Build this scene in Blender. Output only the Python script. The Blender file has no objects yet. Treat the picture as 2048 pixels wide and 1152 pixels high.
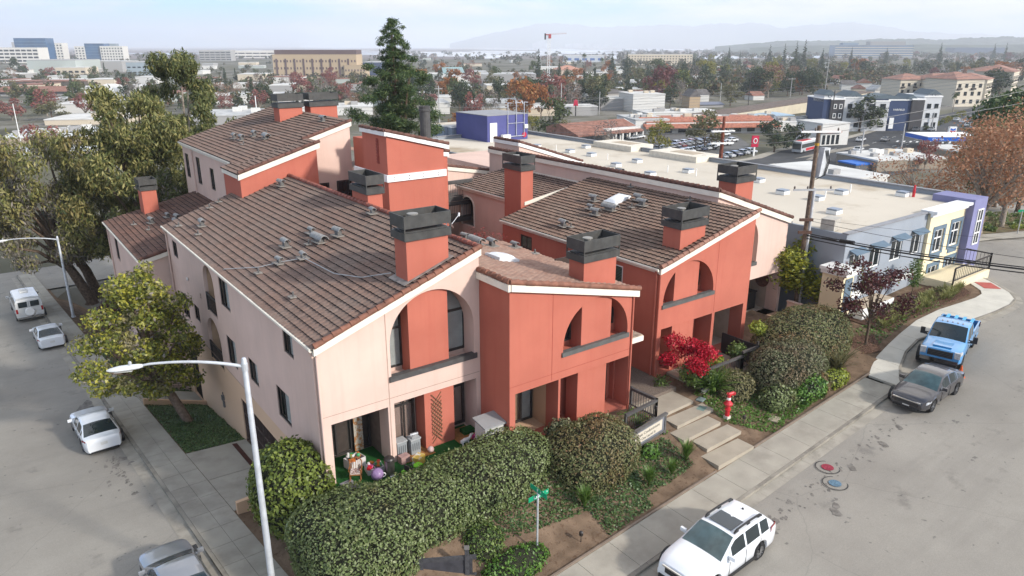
import bpy, math, random
import numpy as np
from mathutils import Vector, Matrix
from mathutils.geometry import tessellate_polygon
from math import sin, cos, pi, radians, sqrt, atan2

SC = bpy.context.scene
COL = SC.collection
# ------------------------------------------------------------------ camera
CAM = Vector((-9.284, -25.258, 17.144))
FPX, CX, CY = 1450.0, 1024.0, 576.0          # focal length and centre in photo pixels
PIT = math.atan((CY - 92.0) / FPX)
HD = radians(53.43)
_f = Vector((cos(HD), sin(HD), 0)); RT = Vector((sin(HD), -cos(HD), 0)); _u = Vector((0, 0, 1))
FWD = _f * cos(PIT) - _u * sin(PIT); CUP = _f * sin(PIT) + _u * cos(PIT)
cam_d = bpy.data.cameras.new("camera"); cam_o = bpy.data.objects.new("camera", cam_d); COL.objects.link(cam_o)
cam_d.sensor_width = 36.0; cam_d.lens = FPX / 2048.0 * 36.0
cam_d.clip_start = 0.5; cam_d.clip_end = 90000
cam_o.matrix_world = Matrix(((RT.x, CUP.x, -FWD.x, CAM.x), (RT.y, CUP.y, -FWD.y, CAM.y), (RT.z, CUP.z, -FWD.z, CAM.z), (0, 0, 0, 1)))
SC.camera = cam_o
# ------------------------------------------------------------------ light
SUN_DIR = Vector((0.95, -2.2, 1.22)).normalized()
sun_d = bpy.data.lights.new("sun", 'SUN'); sun_d.energy = 2.4; sun_d.angle = radians(4.0); sun_d.color = (1.0, 0.95, 0.88)
sun_o = bpy.data.objects.new("sun", sun_d); COL.objects.link(sun_o)
sun_o.rotation_euler = SUN_DIR.to_track_quat('Z', 'Y').to_euler()
W = bpy.data.worlds.new("World"); SC.world = W; W.use_nodes = True
def build_world():
 nt = W.node_tree; n = nt.nodes; L = nt.links
 n.clear()
 out = n.new("ShaderNodeOutputWorld"); bg = n.new("ShaderNodeBackground"); bg.inputs[1].default_value = 0.15
 sky = n.new("ShaderNodeTexSky"); sky.sky_type = 'NISHITA'; sky.sun_disc = False
 sky.sun_elevation = math.asin(SUN_DIR.z); sky.sun_rotation = atan2(SUN_DIR.x, SUN_DIR.y)
 sky.altitude = 50; sky.air_density = 1.0; sky.dust_density = 0.6; sky.ozone_density = 2.0
 tc = n.new("ShaderNodeTexCoord"); sep = n.new("ShaderNodeSeparateXYZ"); L.new(tc.outputs["Generated"], sep.inputs[0])
 # project the view ray onto a cloud layer: (x, y) / (z + small)
 add = n.new("ShaderNodeMath"); add.operation = 'ADD'; add.inputs[1].default_value = 0.13; L.new(sep.outputs[2], add.inputs[0])
 mx = n.new("ShaderNodeMath"); mx.operation = 'MAXIMUM'; mx.inputs[1].default_value = 0.02; L.new(add.outputs[0], mx.inputs[0])
 dv = n.new("ShaderNodeVectorMath"); dv.operation = 'DIVIDE'; cb = n.new("ShaderNodeCombineXYZ")
 for i in range(3): L.new(mx.outputs[0], cb.inputs[i])
 L.new(tc.outputs["Generated"], dv.inputs[0]); L.new(cb.outputs[0], dv.inputs[1])
 no = n.new("ShaderNodeTexNoise"); no.inputs["Scale"].default_value = 0.55; no.inputs["Detail"].default_value = 7; no.inputs["Roughness"].default_value = 0.55
 mp = n.new("ShaderNodeMapping"); mp.inputs["Location"].default_value = (1.3, 5.1, 0); L.new(dv.outputs[0], mp.inputs[0]); L.new(mp.outputs[0], no.inputs[0])
 rp = n.new("ShaderNodeValToRGB"); rp.color_ramp.elements[0].position = 0.43; rp.color_ramp.elements[1].position = 0.60
 L.new(no.outputs[0], rp.inputs[0])
 no2 = n.new("ShaderNodeTexNoise"); no2.inputs["Scale"].default_value = 1.5; no2.inputs["Detail"].default_value = 5
 L.new(mp.outputs[0], no2.inputs[0])
 cr = n.new("ShaderNodeValToRGB"); cr.color_ramp.elements[0].color = (4.6, 4.7, 5.2, 1); cr.color_ramp.elements[1].color = (6.7, 6.25, 5.6, 1)
 cr.color_ramp.elements[0].position = 0.35; cr.color_ramp.elements[1].position = 0.6
 L.new(no2.outputs[0], cr.inputs[0])
 tint = n.new("ShaderNodeMix"); tint.data_type = 'RGBA'; tint.blend_type = 'MULTIPLY'; tint.inputs[0].default_value = 1.0
 tint.inputs[7].default_value = (0.50, 0.80, 1.45, 1); L.new(sky.outputs[0], tint.inputs[6])
 tr = n.new("ShaderNodeValToRGB"); tr.color_ramp.elements[0].position = 0.06; tr.color_ramp.elements[1].position = 0.30; tr.color_ramp.elements[0].color = (0.24, 0.69, 1.6, 1); tr.color_ramp.elements[1].color = (0.98, 0.94, 0.84, 1)
 L.new(sep.outputs[2], tr.inputs[0]); L.new(tr.outputs[0], tint.inputs[7])
 mix = n.new("ShaderNodeMix"); mix.data_type = 'RGBA'
 cov = n.new("ShaderNodeMath"); cov.operation = 'MULTIPLY'; cov.inputs[1].default_value = 0.92; L.new(rp.outputs[0], cov.inputs[0])
 L.new(cov.outputs[0], mix.inputs[0]); L.new(tint.outputs[2], mix.inputs[6]); L.new(cr.outputs[0], mix.inputs[7])
 mr = n.new("ShaderNodeMapRange"); mr.inputs[1].default_value = 0.0; mr.inputs[2].default_value = 0.22; mr.inputs[3].default_value = 0.50; mr.inputs[4].default_value = 1.0; L.new(sep.outputs[2], mr.inputs[0])
 fin = n.new("ShaderNodeVectorMath"); fin.operation = 'SCALE'; L.new(mix.outputs[2], fin.inputs[0]); L.new(mr.outputs[0], fin.inputs[3])
 L.new(fin.outputs[0], bg.inputs[0]); L.new(bg.outputs[0], out.inputs[0])
build_world()
SC.view_settings.view_transform = 'Standard'; SC.view_settings.look = 'None'; SC.view_settings.gamma = 1.0
SC.view_settings.exposure = 1.05; SC.view_settings.use_curve_mapping = False
SC.render.engine = 'CYCLES'
cy = SC.cycles
cy.max_bounces = 5; cy.diffuse_bounces = 2; cy.glossy_bounces = 2; cy.transmission_bounces = 2; cy.transparent_max_bounces = 6; cy.volume_bounces = 1
cy.use_denoising = True; cy.caustics_reflective = False; cy.caustics_refractive = False
cy.sample_clamp_indirect = 4.0

# ------------------------------------------------------------------ pixel / ground helpers
def ray(px, py): return FWD + RT * ((px - CX) / FPX) - CUP * ((py - CY) / FPX)
def onz(px, py, z):
 d = ray(px, py); return CAM + d * ((z - CAM.z) / d.z)
def ony(px, py, y):
 d = ray(px, py); return CAM + d * ((y - CAM.y) / d.y)
def onx(px, py, x):
 d = ray(px, py); return CAM + d * ((x - CAM.x) / d.x)
def depth(p): return (Vector(p) - CAM).dot(FWD)
def pxm(p): return depth(p) / FPX            # metres per photo pixel at p
def zpix(p, py):                             # height where the vertical through p meets row py
 d = ray(CX, py); hd = Vector((d.x, d.y)); t = depth_h(p) / _f.dot(d); return CAM.z + t * d.z
def depth_h(p): return (Vector(p) - CAM).dot(_f)
def G(x, y):
 """height of the terrain (streets, lots): level by the corner, falling away behind and to the far right"""
 d = 0.07 * max(0.0, y + 6 - 0.6 * max(0.0, x)) + 0.12 * max(0.0, x - 64)
 return max(-11.5, -2.05 + 0.04 * min(48.0, max(-3.0, x)) - d)
def at(px, py):                              # photo pixel -> point on the terrain
 z = -3.0
 for _ in range(60):
  q = onz(px, py, z); z2 = G(q.x, q.y)
  if abs(z2 - z) < 0.002: break
  z = z * 0.5 + z2 * 0.5
 return onz(px, py, z)

def atd(px, dist):                           # ground point straight under pixel column px, dist metres away
 d = ray(px, 300); h = Vector((d.x, d.y)).normalized(); x, y = CAM.x + h.x * dist, CAM.y + h.y * dist
 return Vector((x, y, G(x, y)))

# ------------------------------------------------------------------ naming helpers
def tag(o, label=None, cat=None, group=None, kind=None):
 if label: o["label"] = label
 if cat: o["category"] = cat
 if group: o["group"] = group
 if kind: o["kind"] = kind
 return o
def thing(name, label, cat, loc=(0, 0, 0), rz=0.0, group=None):
 o = bpy.data.objects.new(name, None); COL.objects.link(o); o.empty_display_size = 0.3
 o.location = loc; o.rotation_euler = (0, 0, rz)
 return tag(o, label, cat, group)
def put(name, me, parent=None, loc=(0, 0, 0), rz=0.0):
 o = bpy.data.objects.new(name, me); COL.objects.link(o)
 if parent: o.parent = parent
 o.location = loc; o.rotation_euler = (0, 0, rz)
 return o
def copy_tree(o, parent=None):
 c = o.copy(); COL.objects.link(c)
 if parent: c.parent = parent
 for ch in o.children: copy_tree(ch, c)
 return c

# ------------------------------------------------------------------ materials
MATS = {}
def newmat(name):
 m = bpy.data.materials.new(name); m.use_nodes = True
 return m, m.node_tree, m.node_tree.nodes["Principled BSDF"]
def mat(name, col, rough=0.75, var=0.12, scale=3.0, bump=0.0, bscale=60.0, metal=0.0, spec=0.3, col2=None, detail=4, stain=None, streak=None, coords="Object", c_pos=(0.35, 0.65), alpha=1.0, coat=0.0):
 """procedural surface: base colour drifting between two tones by noise, optional stains, optional fine bump"""
 if name in MATS: return MATS[name]
 m, nt, b = newmat(name); n = nt.nodes; L = nt.links
 b.inputs["Roughness"].default_value = rough; b.inputs["Metallic"].default_value = metal
 b.inputs["Specular IOR Level"].default_value = spec
 b.inputs["Coat Weight"].default_value = coat
 b.inputs["Coat Roughness"].default_value = 0.06
 if alpha < 1: b.inputs["Alpha"].default_value = alpha
 tc = n.new("ShaderNodeTexCoord")
 no = n.new("ShaderNodeTexNoise"); no.inputs["Scale"].default_value = scale; no.inputs["Detail"].default_value = detail
 L.new(tc.outputs[coords], no.inputs[0])
 r = n.new("ShaderNodeValToRGB"); e = r.color_ramp.elements
 e[0].position, e[1].position = c_pos
 c2 = col2 or tuple(min(1, c * (1 + var)) for c in col)
 c1 = tuple(c * (1 - var) for c in col) if not col2 else col
 e[0].color = (*c1, 1); e[1].color = (*c2, 1)
 L.new(no.outputs[0], r.inputs[0]); last = r.outputs[0]
 if stain:
  sc, scol, lo, hi, amt = stain
  n2 = n.new("ShaderNodeTexNoise"); n2.inputs["Scale"].default_value = sc; n2.inputs["Detail"].default_value = 6; n2.inputs["Roughness"].default_value = 0.65
  L.new(tc.outputs[coords], n2.inputs[0])
  r2 = n.new("ShaderNodeValToRGB"); r2.color_ramp.elements[0].position = lo; r2.color_ramp.elements[1].position = hi
  r2.color_ramp.elements[0].color = (0, 0, 0, 1); r2.color_ramp.elements[1].color = (amt, amt, amt, 1)
  L.new(n2.outputs[0], r2.inputs[0])
  mx = n.new("ShaderNodeMix"); mx.data_type = 'RGBA'; mx.inputs[7].default_value = (*scol, 1)
  L.new(r2.outputs[0], mx.inputs[0]); L.new(last, mx.inputs[6]); last = mx.outputs[2]
 if streak:
  mpn = n.new("ShaderNodeMapping"); mpn.inputs["Scale"].default_value = (2.2, 2.2, 0.10); L.new(tc.outputs[coords], mpn.inputs[0])
  n4 = n.new("ShaderNodeTexNoise"); n4.inputs["Scale"].default_value = 1.6; n4.inputs["Detail"].default_value = 7; n4.inputs["Roughness"].default_value = 0.7; L.new(mpn.outputs[0], n4.inputs[0])
  r4 = n.new("ShaderNodeValToRGB"); r4.color_ramp.elements[0].position = 0.5; r4.color_ramp.elements[1].position = 0.78; r4.color_ramp.elements[0].color = (0, 0, 0, 1); r4.color_ramp.elements[1].color = (.55, .55, .55, 1); L.new(n4.outputs[0], r4.inputs[0])
  m4 = n.new("ShaderNodeMix"); m4.data_type = 'RGBA'; m4.inputs[7].default_value = (*streak, 1); L.new(r4.outputs[0], m4.inputs[0]); L.new(last, m4.inputs[6]); last = m4.outputs[2]
 L.new(last, b.inputs["Base Color"])
 if bump:
  n3 = n.new("ShaderNodeTexNoise"); n3.inputs["Scale"].default_value = bscale; n3.inputs["Detail"].default_value = 3
  L.new(tc.outputs[coords], n3.inputs[0])
  bp = n.new("ShaderNodeBump"); bp.inputs["Strength"].default_value = bump; bp.inputs["Distance"].default_value = 0.02
  L.new(n3.outputs[0], bp.inputs["Height"]); L.new(bp.outputs[0], b.inputs["Normal"])
 MATS[name] = m
 return m
def leafmat(name, cols, rough=0.55, patch=None, spec=0.25, transl=0.25, pscale=0.6):
 """leaves: each leaf its own tone out of a ramp, plus drifting patches of another tone"""
 if name in MATS: return MATS[name]
 m, nt, b = newmat(name); n = nt.nodes; L = nt.links
 b.inputs["Roughness"].default_value = rough; b.inputs["Specular IOR Level"].default_value = spec
 geo = n.new("ShaderNodeNewGeometry"); r = n.new("ShaderNodeValToRGB")
 el = r.color_ramp.elements
 while len(el) < len(cols): el.new(0.5)
 for i, c in enumerate(cols):
  el[i].position = i / (len(cols) - 1); el[i].color = (*c, 1)
 L.new(geo.outputs["Random Per Island"], r.inputs[0]); last = r.outputs[0]
 if patch:
  tc = n.new("ShaderNodeTexCoord"); no = n.new("ShaderNodeTexNoise"); no.inputs["Scale"].default_value = pscale; no.inputs["Detail"].default_value = 3
  L.new(tc.outputs["Object"], no.inputs[0])
  r2 = n.new("ShaderNodeValToRGB"); r2.color_ramp.elements[0].position = patch[1]; r2.color_ramp.elements[1].position = patch[2]
  L.new(no.outputs[0], r2.inputs[0])
  # random per leaf decides whether it takes the patch tone
  mu = n.new("ShaderNodeMath"); mu.operation = 'MULTIPLY'; L.new(r2.outputs[0], mu.inputs[0]); mu.inputs[1].default_value = patch[3]
  mx = n.new("ShaderNodeMix"); mx.data_type = 'RGBA'; mx.inputs[7].default_value = (*patch[0], 1)
  L.new(mu.outputs[0], mx.inputs[0]); L.new(last, mx.inputs[6]); last = mx.outputs[2]
 L.new(last, b.inputs["Base Color"])
 tr = n.new("ShaderNodeBsdfTranslucent"); L.new(last, tr.inputs[0])
 ms = n.new("ShaderNodeMixShader"); ms.inputs[0].default_value = transl
 L.new(b.outputs[0], ms.inputs[1]); L.new(tr.outputs[0], ms.inputs[2])
 L.new(ms.outputs[0], n["Material Output"].inputs[0])
 MATS[name] = m
 return m
def tilemat(name, c1, c2, c3, lich):
 """clay roof tiles: tone per tile from the UV cell, lichen-grey patches"""
 m, nt, b = newmat(name); n = nt.nodes; L = nt.links
 b.inputs["Roughness"].default_value = 0.85; b.inputs["Specular IOR Level"].default_value = 0.15
 uv = n.new("ShaderNodeUVMap"); fl = n.new("ShaderNodeVectorMath"); fl.operation = 'FLOOR'; L.new(uv.outputs[0], fl.inputs[0])
 wn = n.new("ShaderNodeTexWhiteNoise"); wn.noise_dimensions = '2D'; L.new(fl.outputs[0], wn.inputs[0])
 r = n.new("ShaderNodeValToRGB"); r.color_ramp.elements.new(0.5)
 for i, c in enumerate((c1, c2, c3)): r.color_ramp.elements[i].color = (*c, 1); r.color_ramp.elements[i].position = (0.0, 0.55, 1.0)[i]
 L.new(wn.outputs[0], r.inputs[0])
 tc = n.new("ShaderNodeTexCoord"); no = n.new("ShaderNodeTexNoise"); no.inputs["Scale"].default_value = 0.45; no.inputs["Detail"].default_value = 8; no.inputs["Roughness"].default_value = 0.7
 L.new(tc.outputs["Object"], no.inputs[0])
 r2 = n.new("ShaderNodeValToRGB"); r2.color_ramp.elements[0].position = 0.42; r2.color_ramp.elements[1].position = 0.68; r2.color_ramp.elements[1].color = (.55, .55, .55, 1)
 L.new(no.outputs[0], r2.inputs[0])
 mx = n.new("ShaderNodeMix"); mx.data_type = 'RGBA'; mx.inputs[7].default_value = (*lich, 1)
 L.new(r2.outputs[0], mx.inputs[0]); L.new(r.outputs[0], mx.inputs[6])
 n3 = n.new("ShaderNodeTexNoise"); n3.inputs["Scale"].default_value = 7; n3.inputs["Detail"].default_value = 6; L.new(tc.outputs["Object"], n3.inputs[0])
 r3 = n.new("ShaderNodeValToRGB"); r3.color_ramp.elements[0].position = 0.3; r3.color_ramp.elements[0].color = (.82, .82, .82, 1); r3.color_ramp.elements[1].position = 0.7; r3.color_ramp.elements[1].color = (1.1, 1.1, 1.1, 1)
 L.new(n3.outputs[0], r3.inputs[0])
 m2 = n.new("ShaderNodeMix"); m2.data_type = 'RGBA'; m2.blend_type = 'MULTIPLY'; m2.inputs[0].default_value = 1.0
 L.new(mx.outputs[2], m2.inputs[6]); L.new(r3.outputs[0], m2.inputs[7]); L.new(m2.outputs[2], b.inputs["Base Color"])
 MATS[name] = m
 return m

# ------------------------------------------------------------------ mesh builder
class MB:
 def __init__(s): s.V = []; s.F = []; s.I = []; s.UV = None
 def add(s, vs, fs, mi=0):
  o = len(s.V); s.V += [tuple(v) for v in vs]
  for f in fs: s.F.append([i + o for i in f]); s.I.append(mi)
  return s
 def quad(s, a, b, c, d, mi=0): return s.add([a, b, c, d], [(0, 1, 2, 3)], mi)
 def poly(s, pts, mi=0): return s.add(pts, [tuple(range(len(pts)))], mi)
 def box(s, x0, y0, z0, x1, y1, z1, mi=0):
  v = [(x0, y0, z0), (x1, y0, z0), (x1, y1, z0), (x0, y1, z0), (x0, y0, z1), (x1, y0, z1), (x1, y1, z1), (x0, y1, z1)]
  return s.add(v, [(3, 2, 1, 0), (4, 5, 6, 7), (0, 1, 5, 4), (1, 2, 6, 5), (2, 3, 7, 6), (3, 0, 4, 7)], mi)
 def boxr(s, c, size, rz=0.0, mi=0, tilt=None):
  a, b, h = size[0] / 2, size[1] / 2, size[2] / 2
  M = Matrix.Rotation(rz, 3, 'Z')
  if tilt: M = M @ Matrix.Rotation(tilt[1], 3, tilt[0])
  v = [Vector(c) + M @ Vector(p) for p in [(-a, -b, -h), (a, -b, -h), (a, b, -h), (-a, b, -h), (-a, -b, h), (a, -b, h), (a, b, h), (-a, b, h)]]
  return s.add(v, [(3, 2, 1, 0), (4, 5, 6, 7), (0, 1, 5, 4), (1, 2, 6, 5), (2, 3, 7, 6), (3, 0, 4, 7)], mi)
 def extrude(s, pts, vec, mi=0):
  n = len(pts); vec = Vector(vec); P = [Vector(p) for p in pts]
  return s.add(P + [p + vec for p in P], [tuple(range(n))[::-1], tuple(range(n, 2 * n))] + [(i, (i + 1) % n, n + (i + 1) % n, n + i) for i in range(n)], mi)
 def tube(s, pts, r, n=8, mi=0, cap=True):
  P = [Vector(p) for p in pts]; k = len(P)
  R = r if isinstance(r, (list, tuple)) else [r] * k
  vs = []; up = None
  for i in range(k):
   t = (P[min(i + 1, k - 1)] - P[max(i - 1, 0)])
   t = t.normalized() if t.length > 1e-9 else Vector((0, 0, 1))
   if up is None: up = t.orthogonal().normalized()
   a = (up - t * up.dot(t)); a = a.normalized() if a.length > 1e-6 else t.orthogonal().normalized(); up = a
   b = t.cross(a)
   vs += [P[i] + (a * cos(2 * pi * j / n) + b * sin(2 * pi * j / n)) * R[i] for j in range(n)]
  fs = [(i * n + j, i * n + (j + 1) % n, (i + 1) * n + (j + 1) % n, (i + 1) * n + j) for i in range(k - 1) for j in range(n)]
  if cap: fs += [tuple(range(n))[::-1], tuple(range((k - 1) * n, k * n))]
  return s.add(vs, fs, mi)
 def lathe(s, prof, c=(0, 0, 0), n=16, axis='Z', mi=0, cap=True):
  c = Vector(c); vs = []
  for (r, z) in prof:
   for j in range(n):
    a = 2 * pi * j / n; p = Vector((r * cos(a), r * sin(a), z))
    if axis == 'X': p = Vector((p.z, p.x, p.y))
    if axis == 'Y': p = Vector((p.x, p.z, p.y))
    vs.append(c + p)
  k = len(prof)
  fs = [(i * n + j, i * n + (j + 1) % n, (i + 1) * n + (j + 1) % n, (i + 1) * n + j) for i in range(k - 1) for j in range(n)]
  if cap and prof[0][0] > 1e-6: fs.append(tuple(range(n))[::-1])
  if cap and prof[-1][0] > 1e-6: fs.append(tuple(range((k - 1) * n, k * n)))
  return s.add(vs, fs, mi)
 def leaves(s, A, mi=0):                  # A: (n,4,3) array of leaf quads
  o = len(s.V); k = len(A); s.V += list(map(tuple, A.reshape(-1, 3).tolist()))
  s.F += [[o + 4 * i, o + 4 * i + 1, o + 4 * i + 2, o + 4 * i + 3] for i in range(k)]; s.I += [mi] * k
  return s
 def mesh(s, name, mats, smooth=False):
  me = bpy.data.meshes.new(name); me.from_pydata(s.V, [], s.F)
  for m in (mats if isinstance(mats, (list, tuple)) else [mats]): me.materials.append(m)
  if any(s.I): me.polygons.foreach_set("material_index", s.I)
  if smooth: me.polygons.foreach_set("use_smooth", [True] * len(s.F))
  me.update(); return me
 def build(s, name, mats, parent=None, smooth=False, world=True, loc=None):
  """link as one mesh object; world=True: vertices are in world space, so undo the parent's own place"""
  o = put(name, s.mesh(name, mats, smooth), parent)
  if loc is not None: o.location = loc
  elif parent is not None and world and parent.parent is None: o.location = -Vector(parent.location)
  return o
def smooth_by_angle(o, deg=35):
 me = o.data
 me.polygons.foreach_set("use_smooth", [True] * len(me.polygons))
 try: me.set_sharp_from_angle(angle=radians(deg))
 except Exception: pass
def text_obj(name, body, size, m, parent, M4, extrude=0.004, align='CENTER'):
 """lettering as a mesh; M4 is the world matrix of its plane (x right, y up)"""
 cu = bpy.data.curves.new(name, 'FONT'); cu.body = body; cu.size = size; cu.extrude = extrude; cu.align_x = align; cu.align_y = 'CENTER'; cu.resolution_u = 2
 t = bpy.data.objects.new(name, cu); COL.objects.link(t)
 dg = bpy.context.evaluated_depsgraph_get(); me = bpy.data.meshes.new_from_object(t.evaluated_get(dg))
 bpy.data.objects.remove(t); bpy.data.curves.remove(cu)
 me.transform(M4); me.materials.clear(); me.materials.append(m)
 o = put(name, me, parent)
 if parent is not None and parent.parent is None: o.location = -Vector(parent.location)
 return o
def plane_m(o, xd, yd):
 xd = Vector(xd).normalized(); yd = Vector(yd).normalized(); z = xd.cross(yd)
 return Matrix(((xd.x, yd.x, z.x, o[0]), (xd.y, yd.y, z.y, o[1]), (xd.z, yd.z, z.z, o[2]), (0, 0, 0, 1)))

# ------------------------------------------------------------------ foliage
def leafquads(P, N, size, rng, asp=0.55, jitter=0.7, droop=0.0):
 """one small quad per point P, roughly facing N, jittered"""
 n = len(P); N = N + rng.normal(0, jitter, (n, 3)); N /= np.linalg.norm(N, axis=1)[:, None] + 1e-9
 R = rng.normal(0, 1, (n, 3)); R[:, 2] -= droop * 2.5
 T = R - N * np.sum(R * N, 1)[:, None]; T /= np.linalg.norm(T, axis=1)[:, None] + 1e-9
 B = np.cross(N, T); s = (size * rng.uniform(0.65, 1.35, n))[:, None]
 T = T * s; B = B * s * asp
 return np.stack([P - T, P - B * 1.0 + T * 0.1, P + T, P + B * 1.0 + T * 0.1], 1)
def blob_points(blobs, n, rng, shell=0.55):
 """points in the outer shell of a set of ellipsoids (cx,cy,cz,rx,ry,rz); returns points and outward directions"""
 bl = np.array(blobs, float); w = (bl[:, 3] * bl[:, 4] * bl[:, 5]) ** (2 / 3); w /= w.sum()
 k = rng.choice(len(bl), n, p=w); d = rng.normal(0, 1, (n, 3)); d /= np.linalg.norm(d, axis=1)[:, None]
 r = shell + (1 - shell) * rng.random(n) ** 0.6
 r *= 1 + 0.12 * rng.normal(0, 1, n).clip(-2, 2)
 P = bl[k, :3] + d * bl[k, 3:] * r[:, None]
 return P, d
def crown_blobs(rng, n, R, H, z0, kind="round"):
 """clump centres filling a crown R wide and H tall whose underside is at z0"""
 out = []
 for i in range(n):
  t = (i + 0.5) / n
  if kind == "cone":
   z = z0 + H * t ** 1.15; rr = R * (1 - t) ** 0.85 + 0.03 * R; a = i * 2.4 + rng.uniform(-.5, .5)
   q = rr * rng.uniform(0.25, 0.75); s = max(0.10 * R, rr * rng.uniform(0.38, 0.6))
   out.append((q * cos(a), q * sin(a), z, s, s, s * 0.55))
  elif kind == "column":
   z = z0 + H * t; rr = R * (0.6 + 0.4 * sin(pi * min(1, t * 1.1))); a = i * 2.4
   q = rr * rng.uniform(0.1, 0.5); s = rr * rng.uniform(0.5, 0.75)
   out.append((q * cos(a), q * sin(a), z, s, s, H / n * 1.6))
  else:
   z = rng.uniform(0.08, 0.92); rr = R * sqrt(max(0.05, 1 - (2 * z - 0.85) ** 2 * 0.75)); a = i * 2.4 + rng.uniform(-.6, .6)
   q = rr * sqrt(rng.uniform(0.05, 0.75)); s = R * rng.uniform(0.24, 0.42)
   out.append((q * cos(a), q * sin(a), z0 + H * z, s, s, s * rng.uniform(0.6, 0.85) * min(1.3, H / (1.6 * R) + 0.2)))
 return out
def trunk_mb(mb, rng, h, r, blobs, z0, mi=0, limbs=6, lean=(0, 0)):
 top = Vector((lean[0], lean[1], z0 + (h - z0) * 0.5)); mid = Vector((lean[0] * .4 + rng.uniform(-.1, .1) * h * .1, lean[1] * .4, z0 * 0.6))
 mb.tube([(0, 0, -0.15), (0, 0, 0.02 * h), mid, (lean[0] * .8, lean[1] * .8, z0), top], [r * 1.5, r * 1.12, r, r * 0.78, r * 0.35], 8, mi)
 idx = rng.choice(len(blobs), min(limbs, len(blobs)), replace=False)
 for i in idx:
  b = blobs[i]; s = Vector((lean[0] * .7, lean[1] * .7, z0 * rng.uniform(0.7, 1.0))); e = Vector(b[:3])
  m = s.lerp(e, 0.5) + Vector((0, 0, 0.12 * (e - s).length)); m.z -= 0.1
  mb.tube([s, m, e], [r * 0.5, r * 0.32, r * 0.1], 5, mi)

# ==================================================================== materials
PINK = mat("stucco_pink", (0.65, 0.475, 0.40), 0.9, 0.05, 0.5, 0.3, 70, stain=(0.35, (0.56, 0.40, 0.33), 0.5, 0.75, 0.5), streak=(0.55, 0.39, 0.32), spec=0.1)
PEACH = mat("stucco_peach", (0.60, 0.40, 0.26), 0.9, 0.06, 0.5, 0.25, 90, spec=0.1)
CORAL = mat("stucco_coral", (0.45, 0.142, 0.098), 0.88, 0.06, 0.4, 0.3, 70, streak=(0.40, 0.105, 0.075), stain=(0.5, (0.39, 0.112, 0.078), 0.5, 0.75, 0.5), spec=0.12)
CREAM = mat("trim_cream", (0.74, 0.68, 0.58), 0.6, 0.05, 2.0)
BRONZE = mat("bronze_metal", (0.035, 0.030, 0.028), 0.45, 0.2, 5.0, spec=0.4)
CAPGREY = mat("chimney_cap_paint", (0.058, 0.057, 0.054), 0.5, 0.18, 2.5, spec=0.3, streak=(0.10, 0.085, 0.07), stain=(3.0, (0.09, 0.088, 0.08), 0.55, 0.8, 0.7))
RAILGREY = mat("rail_paint", (0.075, 0.072, 0.07), 0.55, 0.15, 4.0)
VENTGREY = mat("vent_paint", (0.13, 0.125, 0.12), 0.6, 0.2, 8.0)
GLASS = mat("window_glass", (0.012, 0.016, 0.018), 0.06, 0.2, 1.0, spec=0.6, alpha=0.25)
DARKGLASS = mat("dark_glass", (0.015, 0.02, 0.024), 0.07, 0.2, 1.0, spec=0.6)
BLIND = mat("window_blind", (0.74, 0.76, 0.72), 0.7, 0.08, 2.0)
CURTAIN = mat("window_curtain", (0.30, 0.31, 0.30), 0.9, 0.25, 6.0)
PINKL = mat("stucco_pink_over_peach", (0.65, 0.475, 0.40), 0.9, 0.05, 0.5, 0.3, 70, streak=(0.55, 0.39, 0.32), spec=0.1)
def two_tone():
 nt = PINKL.node_tree; n = nt.nodes; L = nt.links; b = n["Principled BSDF"]; src = b.inputs["Base Color"].links[0].from_socket
 tc = n.new("ShaderNodeTexCoord"); sp = n.new("ShaderNodeSeparateXYZ"); L.new(tc.outputs["Object"], sp.inputs[0]); lt = n.new("ShaderNodeMath"); lt.operation = 'LESS_THAN'; lt.inputs[1].default_value = 0.0; L.new(sp.outputs[2], lt.inputs[0])
 mx = n.new("ShaderNodeMix"); mx.data_type = 'RGBA'; mx.inputs[7].default_value = (0.64, 0.44, 0.30, 1); L.new(lt.outputs[0], mx.inputs[0]); L.new(src, mx.inputs[6]); L.new(mx.outputs[2], b.inputs["Base Color"])
two_tone()
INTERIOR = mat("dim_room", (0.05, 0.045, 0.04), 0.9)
GAP_SHADE = mat("tile_gap_shade", (0.018, 0.013, 0.011), 0.95)  # butt faces of the tiles, shadow under each course painted in as near black
TILE = tilemat("roof_tile_brown", (0.168, 0.114, 0.092), (0.196, 0.130, 0.104), (0.222, 0.146, 0.115), (0.20, 0.162, 0.138))
TILE2 = tilemat("roof_tile_ochre", (0.175, 0.116, 0.090), (0.208, 0.135, 0.103), (0.238, 0.155, 0.116), (0.215, 0.172, 0.138))
TILE3 = tilemat("roof_tile_rose", (0.26, 0.150, 0.112), (0.30, 0.178, 0.134), (0.35, 0.215, 0.160), (0.33, 0.25, 0.20))
RAKE = mat("rake_tile", (0.20, 0.088, 0.058), 0.75, 0.25, 3.0)
RAKED = mat("rake_tile_dark", (0.125, 0.060, 0.045), 0.8, 0.3, 3.0)
WHITEM = mat("white_paint", (0.78, 0.77, 0.74), 0.5, 0.04, 2.0)
CONC = mat("sidewalk_concrete", (0.36, 0.33, 0.275), 0.9, 0.10, 0.8, 0.3, 40, stain=(0.55, (0.24, 0.215, 0.18), 0.5, 0.72, 0.75), spec=0.15, detail=8)
CONCW = mat("new_concrete", (0.56, 0.53, 0.46), 0.9, 0.08, 0.8, 0.2, 40, stain=(0.7, (0.42, 0.39, 0.33), 0.55, 0.75, 0.5), spec=0.15)
STEPC = mat("step_concrete", (0.35, 0.305, 0.24), 0.9, 0.08, 1.2, 0.2, 40, stain=(0.9, (0.30, 0.26, 0.20), 0.52, 0.75, 0.7), spec=0.15)
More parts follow.
